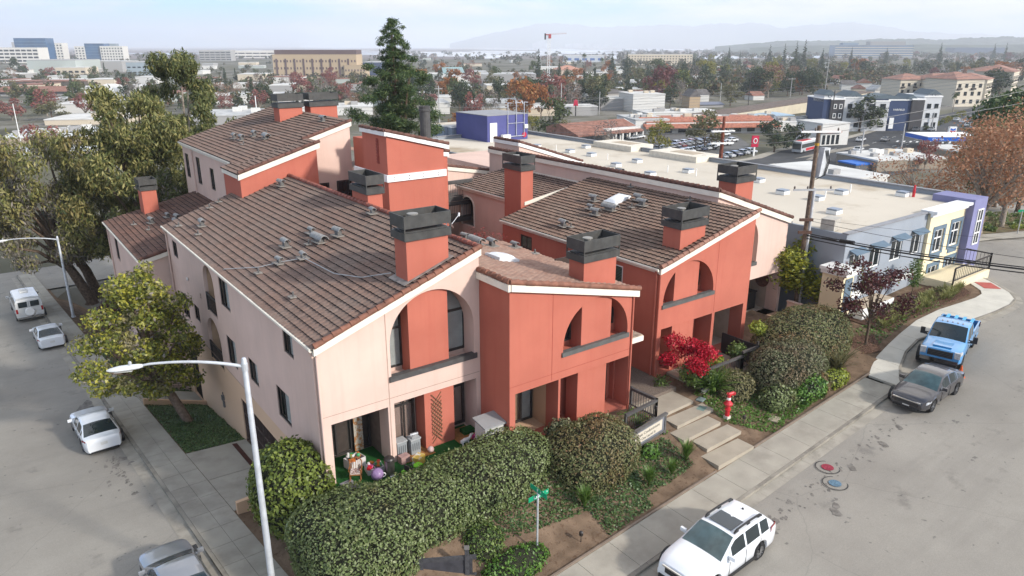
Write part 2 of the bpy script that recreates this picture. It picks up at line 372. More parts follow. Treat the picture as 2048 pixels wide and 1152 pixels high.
CONCD = mat("kerb_concrete", (0.27, 0.245, 0.205), 0.9, 0.15, 0.9, 0.3, 40, stain=(0.8, (0.12, 0.11, 0.095), 0.5, 0.7, 0.8), spec=0.15)
JOINT = mat("joint_dirt", (0.07, 0.06, 0.05), 0.95)
SOIL = mat("bare_soil", (0.17, 0.118, 0.080), 0.95, 0.25, 1.5, 0.8, 25, stain=(6.0, (0.09, 0.055, 0.035), 0.52, 0.66, 0.8), spec=0.05, detail=8)
MULCH = mat("bark_mulch", (0.115, 0.068, 0.048), 0.95, 0.6, 12.0, 1.0, 40, spec=0.05, detail=8)
BARK = mat("tree_bark", (0.12, 0.085, 0.062), 0.95, 0.3, 5.0, 0.8, 18, spec=0.05)
BARKP = mat("pale_bark", (0.26, 0.22, 0.18), 0.95, 0.3, 4.0, 0.6, 18, spec=0.05)
AGG = mat("aggregate_paving", (0.17, 0.135, 0.11), 0.95, 0.4, 35.0, 0.4, 60, spec=0.05)

def asphalt():
 m, nt, b = newmat("asphalt"); n = nt.nodes; L = nt.links
 b.inputs["Roughness"].default_value = 0.9; b.inputs["Specular IOR Level"].default_value = 0.15
 tc = n.new("ShaderNodeTexCoord")
 def noise(s, d=6, r=0.6, stretch=None):
  no = n.new("ShaderNodeTexNoise"); no.inputs["Scale"].default_value = s; no.inputs["Detail"].default_value = d; no.inputs["Roughness"].default_value = r
  if stretch:
   mp = n.new("ShaderNodeMapping"); mp.inputs["Scale"].default_value = stretch; mp.inputs["Rotation"].default_value = (0, 0, radians(-4.8))
   L.new(tc.outputs["Object"], mp.inputs[0]); L.new(mp.outputs[0], no.inputs[0])
  else: L.new(tc.outputs["Object"], no.inputs[0])
  return no.outputs[0]
 def ramp(src, p0, p1, c0, c1):
  r = n.new("ShaderNodeValToRGB"); r.color_ramp.elements[0].position = p0; r.color_ramp.elements[1].position = p1
  r.color_ramp.elements[0].color = (*c0, 1); r.color_ramp.elements[1].color = (*c1, 1); L.new(src, r.inputs[0]); return r.outputs[0]
 def mix(a, bb, f, mode='MIX', fac=None):
  x = n.new("ShaderNodeMix"); x.data_type = 'RGBA'; x.blend_type = mode
  if fac is None: L.new(f, x.inputs[0])
  else: x.inputs[0].default_value = fac
  L.new(a, x.inputs[6])
  if isinstance(bb, tuple): x.inputs[7].default_value = (*bb, 1)
  else: L.new(bb, x.inputs[7])
  return x.outputs[2]
 base = ramp(noise(0.10, 7, 0.65), 0.35, 0.65, (0.245, 0.225, 0.196), (0.335, 0.310, 0.268))
 grain = ramp(noise(22, 3, 0.8), 0.25, 0.75, (0.84, 0.84, 0.84), (1.14, 1.14, 1.14))
 c = mix(base, grain, None, 'MULTIPLY', 1.0)
 wear = ramp(noise(0.5, 6, 0.7, (0.18, 1.6, 1)), 0.5, 0.72, (0, 0, 0), (0.32, 0.32, 0.32))
 c = mix(c, (0.20, 0.185, 0.165), wear)
 oil = ramp(noise(0.55, 8, 0.66), 0.60, 0.72, (0, 0, 0), (0.5, 0.5, 0.5))
 c = mix(c, (0.12, 0.11, 0.10), oil)
 spot = ramp(noise(2.6, 3, 0.5), 0.69, 0.73, (0, 0, 0), (0.6, 0.6, 0.6))
 c = mix(c, (0.09, 0.085, 0.08), spot)
 v = n.new("ShaderNodeTexVoronoi"); v.feature = 'DISTANCE_TO_EDGE'; v.inputs["Scale"].default_value = 0.16
 no = n.new("ShaderNodeTexNoise"); no.inputs["Scale"].default_value = 0.9; no.inputs["Detail"].default_value = 5
 L.new(tc.outputs["Object"], no.inputs[0])
 va = n.new("ShaderNodeMix"); va.data_type = 'RGBA'; va.inputs[0].default_value = 0.35; L.new(tc.outputs["Object"], va.inputs[6]); L.new(no.outputs["Color"], va.inputs[7]); L.new(va.outputs[2], v.inputs["Vector"])
 crk = ramp(v.outputs[0], 0.0, 0.0022, (0.22, 0.22, 0.22), (0, 0, 0)); c = mix(c, (0.10, 0.095, 0.09), crk)
 L.new(c, b.inputs["Base Color"])
 n3 = n.new("ShaderNodeTexNoise"); n3.inputs["Scale"].default_value = 45; L.new(tc.outputs["Object"], n3.inputs[0])
 bp = n.new("ShaderNodeBump"); bp.inputs["Strength"].default_value = 0.35; bp.inputs["Distance"].default_value = 0.02
 L.new(n3.outputs[0], bp.inputs["Height"]); L.new(bp.outputs[0], b.inputs["Normal"])
 return m
ASPH = asphalt()
ASPH2 = mat("avenue_asphalt", (0.115, 0.112, 0.108), 0.9, 0.15, 0.05, 0, 1, stain=(0.2, (0.16, 0.155, 0.145), 0.5, 0.7, 0.6), spec=0.15)

# ==================================================================== terrain, roads, pavements
def grid_sheet(name, x0, x1, nx, y0, y1, ny, zf, m, kind="structure"):
 mb = MB(); xs = np.linspace(x0, x1, nx + 1); ys = np.linspace(y0, y1, ny + 1)
 mb.V = [(x, y, zf(x, y)) for y in ys for x in xs]
 mb.F = [[j * (nx + 1) + i, j * (nx + 1) + i + 1, (j + 1) * (nx + 1) + i + 1, (j + 1) * (nx + 1) + i] for j in range(ny) for i in range(nx)]
 mb.I = [0] * len(mb.F)
 o = mb.build(name, m); o["kind"] = kind; return o
GROUNDM = mat("town_ground", (0.105, 0.10, 0.07), 0.95, 0.3, 0.02, 0, 1, stain=(0.03, (0.22, 0.205, 0.18), 0.48, 0.60, 0.8), spec=0.05, detail=9, coords="Object")
def nonlin(a, b, n, p=2.2):
 t = np.linspace(-1, 1, n); return [math.copysign(abs(v) ** p, v) for v in t]
def build_ground():
 mb = MB(); xs = [30 + v * 42000 for v in nonlin(-1, 1, 121, 4.2)]; ys = [20 + v * 42000 for v in nonlin(-1, 1, 121, 4.2)]
 xs = sorted(set(xs + list(range(-60, 261, 6)))); ys = sorted(set(ys + list(range(-48, 241, 6))))
 nx, ny = len(xs), len(ys)
 mb.V = [(x, y, G(x, y) - (0.14 if not (-4 < x < 48 and -7 < y < 60) else 2.6)) for y in ys for x in xs]
 mb.F = [[j * nx + i, j * nx + i + 1, (j + 1) * nx + i + 1, (j + 1) * nx + i] for j in range(ny - 1) for i in range(nx - 1)]
 mb.I = [0] * len(mb.F)
 o = mb.build("ground", GROUNDM); o["kind"] = "structure"
build_ground()
xk = lambda y: -4.46 - 0.046 * y
xi = lambda y: -2.55 - 0.051 * y
yi = lambda x: -8.55 + 0.050 * x
yk = lambda x: -10.50 + 0.052 * x
KL = [(29.6, -8.96), (30.6, -8.3), (32.0, -7.6), (34.3, -6.8), (36.6, -6.4), (39.8, -6.85), (42.8, -7.2), (45.2, -7.5), (47.2, -7.6), (48.7, -7.35), (49.9, -6.6), (51.4, -5.0), (52.6, -3.4), (55.0, -0.2)]
IL = [(29.6, -7.08), (30.8, -6.6), (32.3, -6.1), (34.3, -5.7), (36.6, -5.3), (39.6, -4.9), (42.6, -4.95), (45.0, -5.3), (46.8, -5.55), (48.0, -5.5), (48.8, -5.1), (49.9, -4.0), (50.9, -2.7), (53.2, 0.4)]
def yk2(x): return yk(x) if x < 29.6 else float(np.interp(x, [p[0] for p in KL], [p[1] for p in KL]))
def in_block(x, y, e): return x > xk(y) + e and y > yk2(x) + e and x < 50.5 + 0.72 * max(0, y + 5) - e and y < 62 - e
def build_road():
 o = grid_sheet("road", -62, 128, 190, -46, 74, 120, lambda x, y: G(x, y), ASPH)
 me = o.data; import bmesh
 bm = bmesh.new(); bm.from_mesh(me)
 bmesh.ops.delete(bm, geom=[f for f in bm.faces if all(in_block(v.co.x, v.co.y, 0.3) for v in f.verts)], context='FACES')
 bm.to_mesh(me); bm.free()
build_road()
def slabs(mb, quads, zf, th=0.13, gap=0.012, mi=0):
 for q in quads:
  c = sum((Vector((p[0], p[1], 0)) for p in q), Vector()) / len(q)
  pts = []
  for p in q:
   d = Vector((p[0], p[1], 0)) - c; d = d * (1 - gap / max(0.2, d.length)); p2 = c + d
   pts.append((p2.x, p2.y, zf(p2.x, p2.y)))
  mb.extrude([(a, b, z - th) for a, b, z in pts], (0, 0, th), mi)
def build_pavements():
 zs = lambda x, y: G(x, y) + 0.15
 mb = MB(); jb = MB(); y = -8.4
 while y < 70:
  y2 = y + 1.52; m1 = lambda t: xk(t) + 0.17
  mid = lambda t: (xi(t) + xk(t)) / 2 + 0.1
  slabs(mb, [[(m1(y), y), (mid(y), y), (mid(y2), y2), (m1(y2), y2)], [(mid(y), y), (xi(y), y), (xi(y2), y2), (mid(y2), y2)]], zs)
  jb.quad((xk(y), y, zs(xk(y), y) - 0.03), (xi(y), y, zs(xi(y), y) - 0.03), (xi(y2), y2, zs(xi(y2), y2) - 0.03), (xk(y2), y2, zs(xk(y2), y2) - 0.03))
  y = y2
 o = mb.build("sidewalk", CONC); o["kind"] = "structure"
 x = -2.3; mb = MB()
 while x < 28.2:
  x2 = x + 1.75
  e = lambda t: yk(t) + 0.17
  slabs(mb, [[(x, e(x)), (x2, e(x2)), (x2, yi(x2)), (x, yi(x))]], zs)
  jb.quad((x, yk(x), zs(x, yk(x)) - 0.03), (x2, yk(x2), zs(x2, yk(x2)) - 0.03), (x2, yi(x2), zs(x2, yi(x2)) - 0.03), (x, yi(x), zs(x, yi(x)) - 0.03))
  x = x2
 o = mb.build("sidewalk", CONC); o["kind"] = "structure"
 o = jb.build("sidewalk_joints", JOINT); o["kind"] = "structure"
 kb = MB(); gb = MB(); n = 52
 for i in range(n):
  a, b = -9 + i * 1.52, -9 + (i + 1) * 1.52
  za, zb_ = G(-5, a), G(-5, b)
  kb.extrude([(xk(a), a, za - .1), (xk(b), b, zb_ - .1), (xk(b), b, zb_ + .147), (xk(a), a, za + .147)], (0.165, 0, 0))
  g = lambda t: xk(t) - 0.55
  gb.quad((g(a), a + .01, za + .012), (xk(a), a + .01, za + .02), (xk(b), b, zb_ + .02), (g(b), b, zb_ + .012))
 for i in range(18):
  a, b = -2.3 + i * 1.8, -2.3 + (i + 1) * 1.8 - .015
  za, zb_ = G(a, -9), G(b, -9)
  kb.extrude([(a, yk(a), za - .1), (b, yk(b), zb_ - .1), (b, yk(b), zb_ + .147), (a, yk(a), za + .147)], (0, 0.165, 0))
  gb.quad((a, yk(a) - .5, za + .012), (b, yk(b) - .5, zb_ + .012), (b, yk(b), zb_ + .02), (a, yk(a), za + .02))
 # the kerb beyond the driveway: inward jog, then round the far corner
 sb = MB()
 for i in range(len(KL) - 1):
  a, b, c, d = KL[i], KL[i + 1], IL[i + 1], IL[i]
  slabs(sb, [[a, b, c, d]], lambda x, y: G(x, y) + 0.15)
  dv = Vector((b[0] - a[0], b[1] - a[1], 0)).normalized(); nn = Vector((dv.y, -dv.x, 0))
  za, zb_ = G(*a), G(*b)
  kb.extrude([(a[0], a[1], za - .1), (b[0], b[1], zb_ - .1), (b[0], b[1], zb_ + .152), (a[0], a[1], za + .152)], nn * 0.13)
  gb.quad((a[0] + nn.x * .6, a[1] + nn.y * .6, za + .01), (b[0] + nn.x * .6, b[1] + nn.y * .6, zb_ + .01), (b[0], b[1], zb_ + .018), (a[0], a[1], za + .018))
 o = sb.build("sidewalk", CONCW); o["kind"] = "structure"
 fb = MB()
 for a, b in zip(IL[:-1], IL[1:]): fb.quad((a[0], a[1], G(*a) + .1), (b[0], b[1], G(*b) + .1), (b[0], max(b[1], -1.0), G(*b) + .1), (a[0], max(a[1], -1.0), G(*a) + .1))
 o = fb.build("planting_soil", SOIL); o["kind"] = "structure"
 o = kb.build("kerb", CONCD); o["kind"] = "structure"
 o = gb.build("gutter", mat("gutter_pan", (0.33, 0.30, 0.25), .9, .12, 1.2, .2, 40, stain=(1.1, (.19, .17, .14), .5, .7, .7))); o["kind"] = "structure"
 rp = MB(); rp.extrude([(50.3, -5.9, .024), (51.3, -4.8, .024), (50.5, -4.0, .024), (49.5, -5.1, .024)], (0, 0, 0.02))
 o = rp.build("kerb_ramp", mat("tactile_red", (0.42, 0.10, 0.08), 0.8)); o["kind"] = "structure"
build_pavements()

def sstep(t): t = max(0, min(1, t)); return t * t * (3 - 2 * t)
def yard_z(x, y):
 s = G(x, y) + 0.13
 k = min((y - yi(x)) / 5.2, (x - xi(y)) / 3.0 if y < 4 else 9)
 z = s + (-0.14 - s) * sstep(k)
 if 13.9 < x < 20.4: b = sstep(min(x - 13.9, 20.4 - x) / 1.2); z += b * (min(-0.14, max(s, -0.30 - 0.22 * max(0.0, -3.4 - y))) - z)
 return z
def wz(y): return G(-3, y) - 0.1 - 0.1 * max(0.0, y - 11)
def build_yard():
 mb = MB(); nx, ny = 90, 26
 for j in range(ny + 1):
  for i in range(nx + 1):
   x = -2.75 + i * (34.75 / nx); y0 = yi(x) - 0.02; y = y0 + (2.6 - y0) * j / ny
   x = max(x, xi(y) - 0.01); mb.V.append((x, y, yard_z(x, y)))
 mb.F = [[j * (nx + 1) + i, j * (nx + 1) + i + 1, (j + 1) * (nx + 1) + i + 1, (j + 1) * (nx + 1) + i] for j in range(ny) for i in range(nx)]
 mb.I = [0] * len(mb.F)
 o = mb.build("yard_soil", SOIL); o["kind"] = "structure"
 em = mat("edging_wood", (0.22, 0.17, 0.13), 0.9)
 for x0, x1, lb in ((-2.2, 15.3, "long weathered wooden edging board left of the entry steps"), (18.3, 29.8, "weathered wooden edging board right of the entry steps")):
  e = MB(); e.add([(x, yi(x) + dy, G(x, -8) + dz) for x in (x0, x1) for dy, dz in ((.005, .1), (.09, .1), (.09, .21), (.005, .21))], [(0, 1, 2, 3), (4, 5, 6, 7), (0, 4, 5, 1), (1, 5, 6, 2), (2, 6, 7, 3), (3, 7, 4, 0)])
  tag(e.build("edging_board", em), lb, "edging")
 rg = random.Random(14); sm = mat("oil_stain", (0.165, 0.150, 0.132), .9, .3, 4); st = MB()
 def blot(x, y, r, asp=1.0, ang=0):
  k = 12; z = G(x, y) + .008; st.poly([(x + (r * asp * cos(2 * pi * i / k) * cos(ang) - r * sin(2 * pi * i / k) * sin(ang)) * rg.uniform(.6, 1.2), y + (r * asp * cos(2 * pi * i / k) * sin(ang) + r * sin(2 * pi * i / k) * cos(ang)) * rg.uniform(.6, 1.2), z) for i in range(k)])
 for i in range(95): x = rg.uniform(13, 26.5); blot(x, yk(x) - 1.15 - abs(rg.gauss(0, .42)), rg.uniform(.02, .075), rg.uniform(1, 2.2), .9)
 for x, y, r in ((17.0, -12.6, .22), (17.4, -12.35, .16), (14.6, -11.4, .14), (20.5, -11.3, .18), (23.5, -11.2, .2), (25.6, -10.9, .17)): blot(x, y, r, 1.6, .9)
 for i in range(46): y = rg.uniform(9.5, 14.6); blot(xk(y) - 1.0 - abs(rg.gauss(0, .5)), y, rg.uniform(.02, .10), 1.8, 1.3)
 for x, y, r in ((-5.9, 13.8, .25), (-6.3, 13.2, .18), (-5.6, 13.0, .2), (-6.6, 22.5, .55), (-6.4, 23.4, .4)): blot(x, y, r, 1.7, 1.4)
 o = st.build("road_stains", sm); o["kind"] = "structure"
 # side-yard strip along the left street, the walk to the side door and the garage apron
 sb = MB(); ys = [1.0 + i * 1.0 for i in range(61)]
 for a, b in zip(ys[:-1], ys[1:]):
  xa, xb = (0.15 if b < 25.2 else 1.5), (0.15 if b < 25.2 else 1.5)
  sb.quad((xi(a), a, G(-3, a) + .13), (xa, a, wz(a)), (xb, b, wz(b)), (xi(b), b, G(-3, b) + .13))
 o = sb.build("side_yard", SOIL); o["kind"] = "structure"
 ap = MB()
 for y0, y1 in ((4.6, 8.2), (8.24, 11.9)):
  ap.extrude([(xi(y0) + .02, y0, G(-3, y0) - .1), (-0.04, y0, wz(y0) - .1), (-0.04, y1, wz(y1) - .1), (xi(y1) + .02, y1, G(-3, y1) - .1)], (0, 0, .26))
 o = ap.build("driveway_apron", CONC); o["kind"] = "structure"
 dr = MB(); dr.extrude([(-0.85, 5.2, wz(5.2) + .22), (-0.85, 11.6, wz(11.6) + .22), (-0.6, 11.6, wz(11.6) + .19), (-0.6, 5.2, wz(5.2) + .19)], (0, 0, .012))
 tag(dr.build("drain_grate", mat("rust_drain", (0.07, 0.025, 0.018), 0.8)), "rusty channel drain across the driveway in front of the garage gate", "drain")
 wk = MB(); wk.extrude([(xi(21) + .02, 20.7, G(-3, 21) - .3), (-0.03, 20.7, wz(21) - .3), (-0.03, 23.7, wz(23) - .3), (xi(23.7) + .02, 23.7, G(-3, 23.7) - .3)], (0, 0, .5))
 o = wk.build("side_walkway", CONC); o["kind"] = "structure"
 lw = MB(); lw.extrude([(xi(20.5), 20.5, G(-3, 20.5) - .3), (0, 20.5, wz(20.5) - .5), (0, 20.5, wz(20.5) + .35), (xi(20.5), 20.5, G(-3, 20.5) + .55)], (0, 0.18, 0))
 tag(lw.build("planter_wall", PEACH), "low peach wall edging the planter below the side door walkway", "wall")
 lw = MB(); lw.extrude([(-2.7, 4.2, G(-3, 4) - .3), (-0.02, 4.2, wz(4) - .3), (-0.02, 4.2, wz(4) + .9), (-2.7, 4.2, G(-3, 4) + .7)], (0, 0.2, 0))
 tag(lw.build("planter_wall", PEACH), "low peach wall between the driveway and the corner hedge", "wall")
build_yard()

# ==================================================================== building kit
def TY(y):   # facade facing -Y at y: (a, z, d) -> world
 return lambda a, z, d: (a, y + d, z)
def TX(x):   # facade facing -X at x
 return lambda a, z, d: (x + d, a, z)
def wall_mb(mb, outer, holes, T, th=0.22, mi=0):
 loops = [outer] + holes
 tri = tessellate_polygon([[Vector((a, z, 0)) for a, z in lp] for lp in loops])
 flat = [p for lp in loops for p in lp]; n = len(flat)
 vs = [T(a, z, 0) for a, z in flat] + [T(a, z, th) for a, z in flat]
 fs = [tuple(t) for t in tri] + [tuple(n + i for i in t) for t in tri]
 o = 0
 for lp in loops:
  k = len(lp); fs += [(o + i, o + (i + 1) % k, n + o + (i + 1) % k, n + o + i) for i in range(k)]; o += k
 mb.add(vs, fs, mi)
def rect(a0, a1, z0, z1): return [(a0, z0), (a1, z0), (a1, z1), (a0, z1)]
def arch(a0, a1, z0, zs, h, n=28):
 c, r = (a0 + a1) / 2, (a1 - a0) / 2
 return [(a0, z0), (a1, z0)] + [(c + r * cos(pi * i / n), zs + h * sin(pi * i / n)) for i in range(n + 1)]
def bar(mb, T, a0, a1, z0, z1, d0, d1, mi=0):
 p = [T(a0, z0, d0), T(a1, z0, d0), T(a1, z1, d0), T(a0, z1, d0)]; q = [T(a0, z0, d1), T(a1, z0, d1), T(a1, z1, d1), T(a0, z1, d1)]
 mb.add(p + q, [(0, 1, 2, 3), (7, 6, 5, 4), (0, 4, 5, 1), (1, 5, 6, 2), (2, 6, 7, 3), (3, 7, 4, 0)], mi)
def window(root, T, a0, a1, z0, z1, d=0.08, fw=0.07, mull=(0.5,), trans=(), blind=None, fm=None, name="window", pm=None, d_room=0.5):
 fm = fm or BRONZE; f = MB()
 bar(f, T, a0, a1, z0, z0 + fw, d - .03, d + .05); bar(f, T, a0, a1, z1 - fw, z1, d - .03, d + .05)
 bar(f, T, a0, a0 + fw, z0 + fw, z1 - fw, d - .03, d + .05); bar(f, T, a1 - fw, a1, z0 + fw, z1 - fw, d - .03, d + .05)
 for m_ in mull:
  x = a0 + (a1 - a0) * m_; bar(f, T, x - fw * .4, x + fw * .4, z0 + fw, z1 - fw, d - .02, d + .04)
 for t_ in trans:
  z = z0 + (z1 - z0) * t_; bar(f, T, a0 + fw, a1 - fw, z - fw * .5, z + fw * .5, d - .025, d + .045)
 w = f.build(name, fm, root)
 p = MB(); bar(p, T, a0 + fw * .5, a1 - fw * .5, z0 + fw * .5, z1 - fw * .5, d + .012, d + .02)
 p.build("pane", pm or GLASS, w, world=False)
 if blind:
  b = MB(); c0, c1, s0, s1 = blind; A0 = a0 + (a1 - a0) * c0; A1 = a0 + (a1 - a0) * c1; Z0 = z0 + (z1 - z0) * s0; Z1 = z0 + (z1 - z0) * s1
  k = max(4, int((Z1 - Z0) / 0.06))
  for i in range(k):
   zz = Z0 + (Z1 - Z0) * i / k
   v = [T(A0, zz, d + .024), T(A1, zz, d + .024), T(A1, zz + (Z1 - Z0) / k * .9, d + .045), T(A0, zz + (Z1 - Z0) / k * .9, d + .045)]
   b.quad(*v)
  b.build("blind", BLIND, w, world=False)
 return w
def tile_roof(root, P0, U, S, m=None, name="roof", row=0.36, tw=0.30, th=0.070, seed=0):
 """S-tile roof sheet: P0 eave corner, U along the eave, S up the slope"""
 P0, U, S = Vector(P0), Vector(U), Vector(S); L, Wd = U.length, S.length; u = U / L; s = S / Wd; nrm = u.cross(s)
 if nrm.z < 0: nrm = -nrm
 R = max(1, round(Wd / row)); row = Wd / R; C = max(1, round(L / tw)); tw = L / C; rg = random.Random(seed + 5)
 prof = [(0.0, 0.0), (0.22, 0.028), (0.5, 0.036), (0.78, 0.028)]
 V, F, I, UV = [], [], [], []
 ncol = C * 4 + 1
 for r in range(R):
  offs = [rg.uniform(-.006, .012) for _ in range(C + 1)]
  b0 = r * row - 0.02; b1 = (r + 1) * row + 0.03
  o = len(V)
  for k in range(ncol):
   c, q = divmod(k, 4); a = (c + prof[q][0]) * tw; h = prof[q][1] + offs[c]
   base = P0 + u * a
   V += [base + s * b0 - nrm * 0.01, base + s * b0 + nrm * (th + h), base + s * b1 + nrm * (0.006 + h)]
  for k in range(ncol - 1):
   i0, i1 = o + 3 * k, o + 3 * k + 3; c = k // 4
   F.append([i0, i1, i1 + 1, i0 + 1]); I.append(1); F.append([i0 + 1, i1 + 1, i1 + 2, i0 + 2]); I.append(0)
   for _ in range(8): UV.append((c + .5, r + .5))
 mb = MB(); mb.V = [tuple(v) for v in V]; mb.F = F; mb.I = I
 me = mb.mesh(name, [m or TILE, GAP_SHADE]); uv = me.uv_layers.new(name="UVMap")
 uv.data.foreach_set("uv", [c for p in UV for c in p])
 o = put(name, me, root); o.location = -Vector(root.location)
 return o
def rake_caps(root, a, b, m=None, r=0.12, L=0.42, name="rake_tiles"):
 """barrel cap tiles in a row from a (low) to b (high)"""
 a, b = Vector(a), Vector(b); n = max(1, round((b - a).length / L)); mb = MB(); rg = random.Random(int(a.x * 31 + a.y * 17 + b.z * 7))
 for i in range(n):
  p = a.lerp(b, i / n); q = a.lerp(b, (i + 1.12) / n); j = Vector((rg.uniform(-.012, .012), rg.uniform(-.012, .012), rg.uniform(-.008, .012)))
  mb.tube([p + j + Vector((0, 0, .03)), q + j], [r * 1.1, r * 0.9], 10)
 o = mb.build(name, m or RAKE, root, smooth=False); smooth_by_angle(o, 50); return o
def chimney(root, x0, x1, y0, y1, zb, zt, m=None, flues=1, name="chimney", cap=1.05):
 """stucco stack with a painted metal shroud: lower band, open slot on posts, upper open box"""
 mb = MB(); mb.box(x0, y0, zb, x1, y1, zt - cap + 0.05); st = mb.build(name, m or CORAL, root)
 e = 0.11; X0, X1, Y0, Y1 = x0 - e, x1 + e, y0 - e, y1 + e; z0 = zt - cap; h1, h2 = cap * .31, cap * .50
 c = MB(); t = 0.035
 c.box(X0, Y0, z0, X1, Y1, z0 + h1)
 zz = z0 + h1
 c.box(X0 + .12, Y0 + .12, zz, X1 - .12, Y1 - .12, zz + .05)
 for (px, py) in ((X0, Y0), (X1 - .05, Y0), (X0, Y1 - .05), (X1 - .05, Y1 - .05)): c.box(px, py, zz, px + .05, py + .05, zt - h2)
 u0 = zt - h2
 c.box(X0, Y0, u0, X1, Y0 + t, zt); c.box(X0, Y1 - t, u0, X1, Y1, zt); c.box(X0, Y0 + t, u0, X0 + t, Y1 - t, zt); c.box(X1 - t, Y0 + t, u0, X1, Y1 - t, zt)
 c.box(X0 + t, Y0 + t, u0 + .05, X1 - t, Y1 - t, u0 + .09)
 cap_o = c.build("chimney_cap", CAPGREY, st, world=False)
 f = MB()
 for i in range(flues):
  fx = X0 + (X1 - X0) * ((i + 0.5) / flues if flues > 1 else 0.33); fy = (Y0 + Y1) / 2
  f.lathe([(0.16, u0 + .085), (0.16, zt - .10), (0.24, zt - .09), (0.24, zt - .04), (0.0, zt - .02)], (fx, fy, 0), 14)
 f.build("flue", mat("flue_steel", (0.22, 0.21, 0.19), 0.5, 0.2), st, world=False)
 fl = MB(); fl.box(x0 - .07, y0 - .07, zb, x1 + .07, y1 + .07, zb + .03)
 return st
def vent_mesh(kind):
 mb = MB()
 if kind == "pipe":
  mb.tube([(0, 0, -.1), (0, 0, .3)], .045, 8); mb.box(-.2, -.2, .05, .2, .2, .085, 2)
 else:
  w, L = {"small": (.11, .28), "mid": (.14, .36), "large": (.19, .62)}[kind]; h = {"small": .26, "mid": .34, "large": .26}[kind]
  mb.box(-L * .45, -w * .8, -.12, L * .45, w * .8, h); mb.box(-.26 - L * .3, -.28, .05, .26 + L * .3, .28, .09, 2)
  n = 9; r = w * 1.25
  for a, b in ((-L, L),):
   pa = [(a, r * cos(pi * i / n), h + r * sin(pi * i / n) * .95) for i in range(n + 1)]; pb = [(b, y, z) for _, y, z in pa]
   pi_ = [(a, y * .86, h + (z - h) * .86) for _, y, z in pa]; pj = [(b, y, z) for _, y, z in pi_]
   k = n + 1; mb.add(pa + pb + pi_ + pj, [(i, i + 1, k + i + 1, k + i) for i in range(n)] + [(2 * k + i, 3 * k + i, 3 * k + i + 1, 2 * k + i + 1) for i in range(n)] + [(i, 2 * k + i, 2 * k + i + 1, i + 1) for i in range(n)] + [(k + i, k + i + 1, 3 * k + i + 1, 3 * k + i) for i in range(n)], 1)
 return mb.mesh("roof_vent", [VENTGREY, mat("vent_hood", (0.25, 0.245, 0.235), .55, .2, 8), mat("vent_flashing", (0.24, 0.215, 0.19), .8, .25, 6)])
VENTS = {}
def vent(root, p, kind="mid", rz=0.0, tilt=0.0):
 if kind not in VENTS: VENTS[kind] = vent_mesh(kind)
 o = put("vent_pipe" if kind == "pipe" else "roof_vent", VENTS[kind], root); o.location = Vector(p) - Vector(root.location); o.rotation_euler = (0, 0, 0 if kind == "pipe" else pi / 2 + .12 * sin(p[0] * 9 + p[1] * 5))
 return o
def skylight(root, c, sx, sy, slope_dir, slope):
 mb = MB(); X = Vector((1, 0, slope * slope_dir)).normalized(); Y = Vector((0, 1, 0)); Z = X.cross(Y); c = Vector(c)
 P = lambda a, b, h: c + X * a + Y * b + Z * h
 mb.add([P(a * sx, b * sy, h) for h in (0, .16) for a, b in ((-1, -1), (1, -1), (1, 1), (-1, 1))], [(0, 1, 5, 4), (1, 2, 6, 5), (2, 3, 7, 6), (3, 0, 4, 7)])
 k = 6; vs = [];
 for i in range(k + 1):
  for j in range(k + 1):
   a, b = -1 + 2 * i / k, -1 + 2 * j / k; vs.append(P(a * sx * .95, b * sy * .95, .16 + .14 * (1 - a ** 4) * (1 - b ** 4)))
 mb.add(vs, [(i * (k + 1) + j, (i + 1) * (k + 1) + j, (i + 1) * (k + 1) + j + 1, i * (k + 1) + j + 1) for i in range(k) for j in range(k)], 0)
 o = mb.build("skylight", mat("skylight_dome", (0.72, 0.73, 0.74), 0.25, 0.04, spec=0.5), root); return o
def downspout(root, x, y, z0, z1, m=None, r=0.05, top=None):
 mb = MB()
 if top: mb.tube([top, (x, y, z1)], r, 8)
 mb.tube([(x, y, z1), (x, y, z0)], r, 8); return mb.build("downspout", m or PINK, root)
def gutter(root, a, b, out, name="gutter"):
 """K gutter along a-b, hung on the outside (out = unit vector)"""
 a, b, o = Vector(a), Vector(b), Vector(out); mb = MB(); z = Vector((0, 0, 1))
 mb.extrude([a, a + o * .13, a + o * .13 - z * .09, a + o * .08 - z * .15, a - z * .15], b - a)
 return mb.build(name, CREAM, root)
def fascia(root, a, b, vec, h=0.26, name="fascia", m=None):
 a, b = Vector(a), Vector(b); mb = MB(); mb.extrude([a, b, b - Vector((0, 0, h)), a - Vector((0, 0, h))], vec); return mb.build(name, m or CREAM, root)

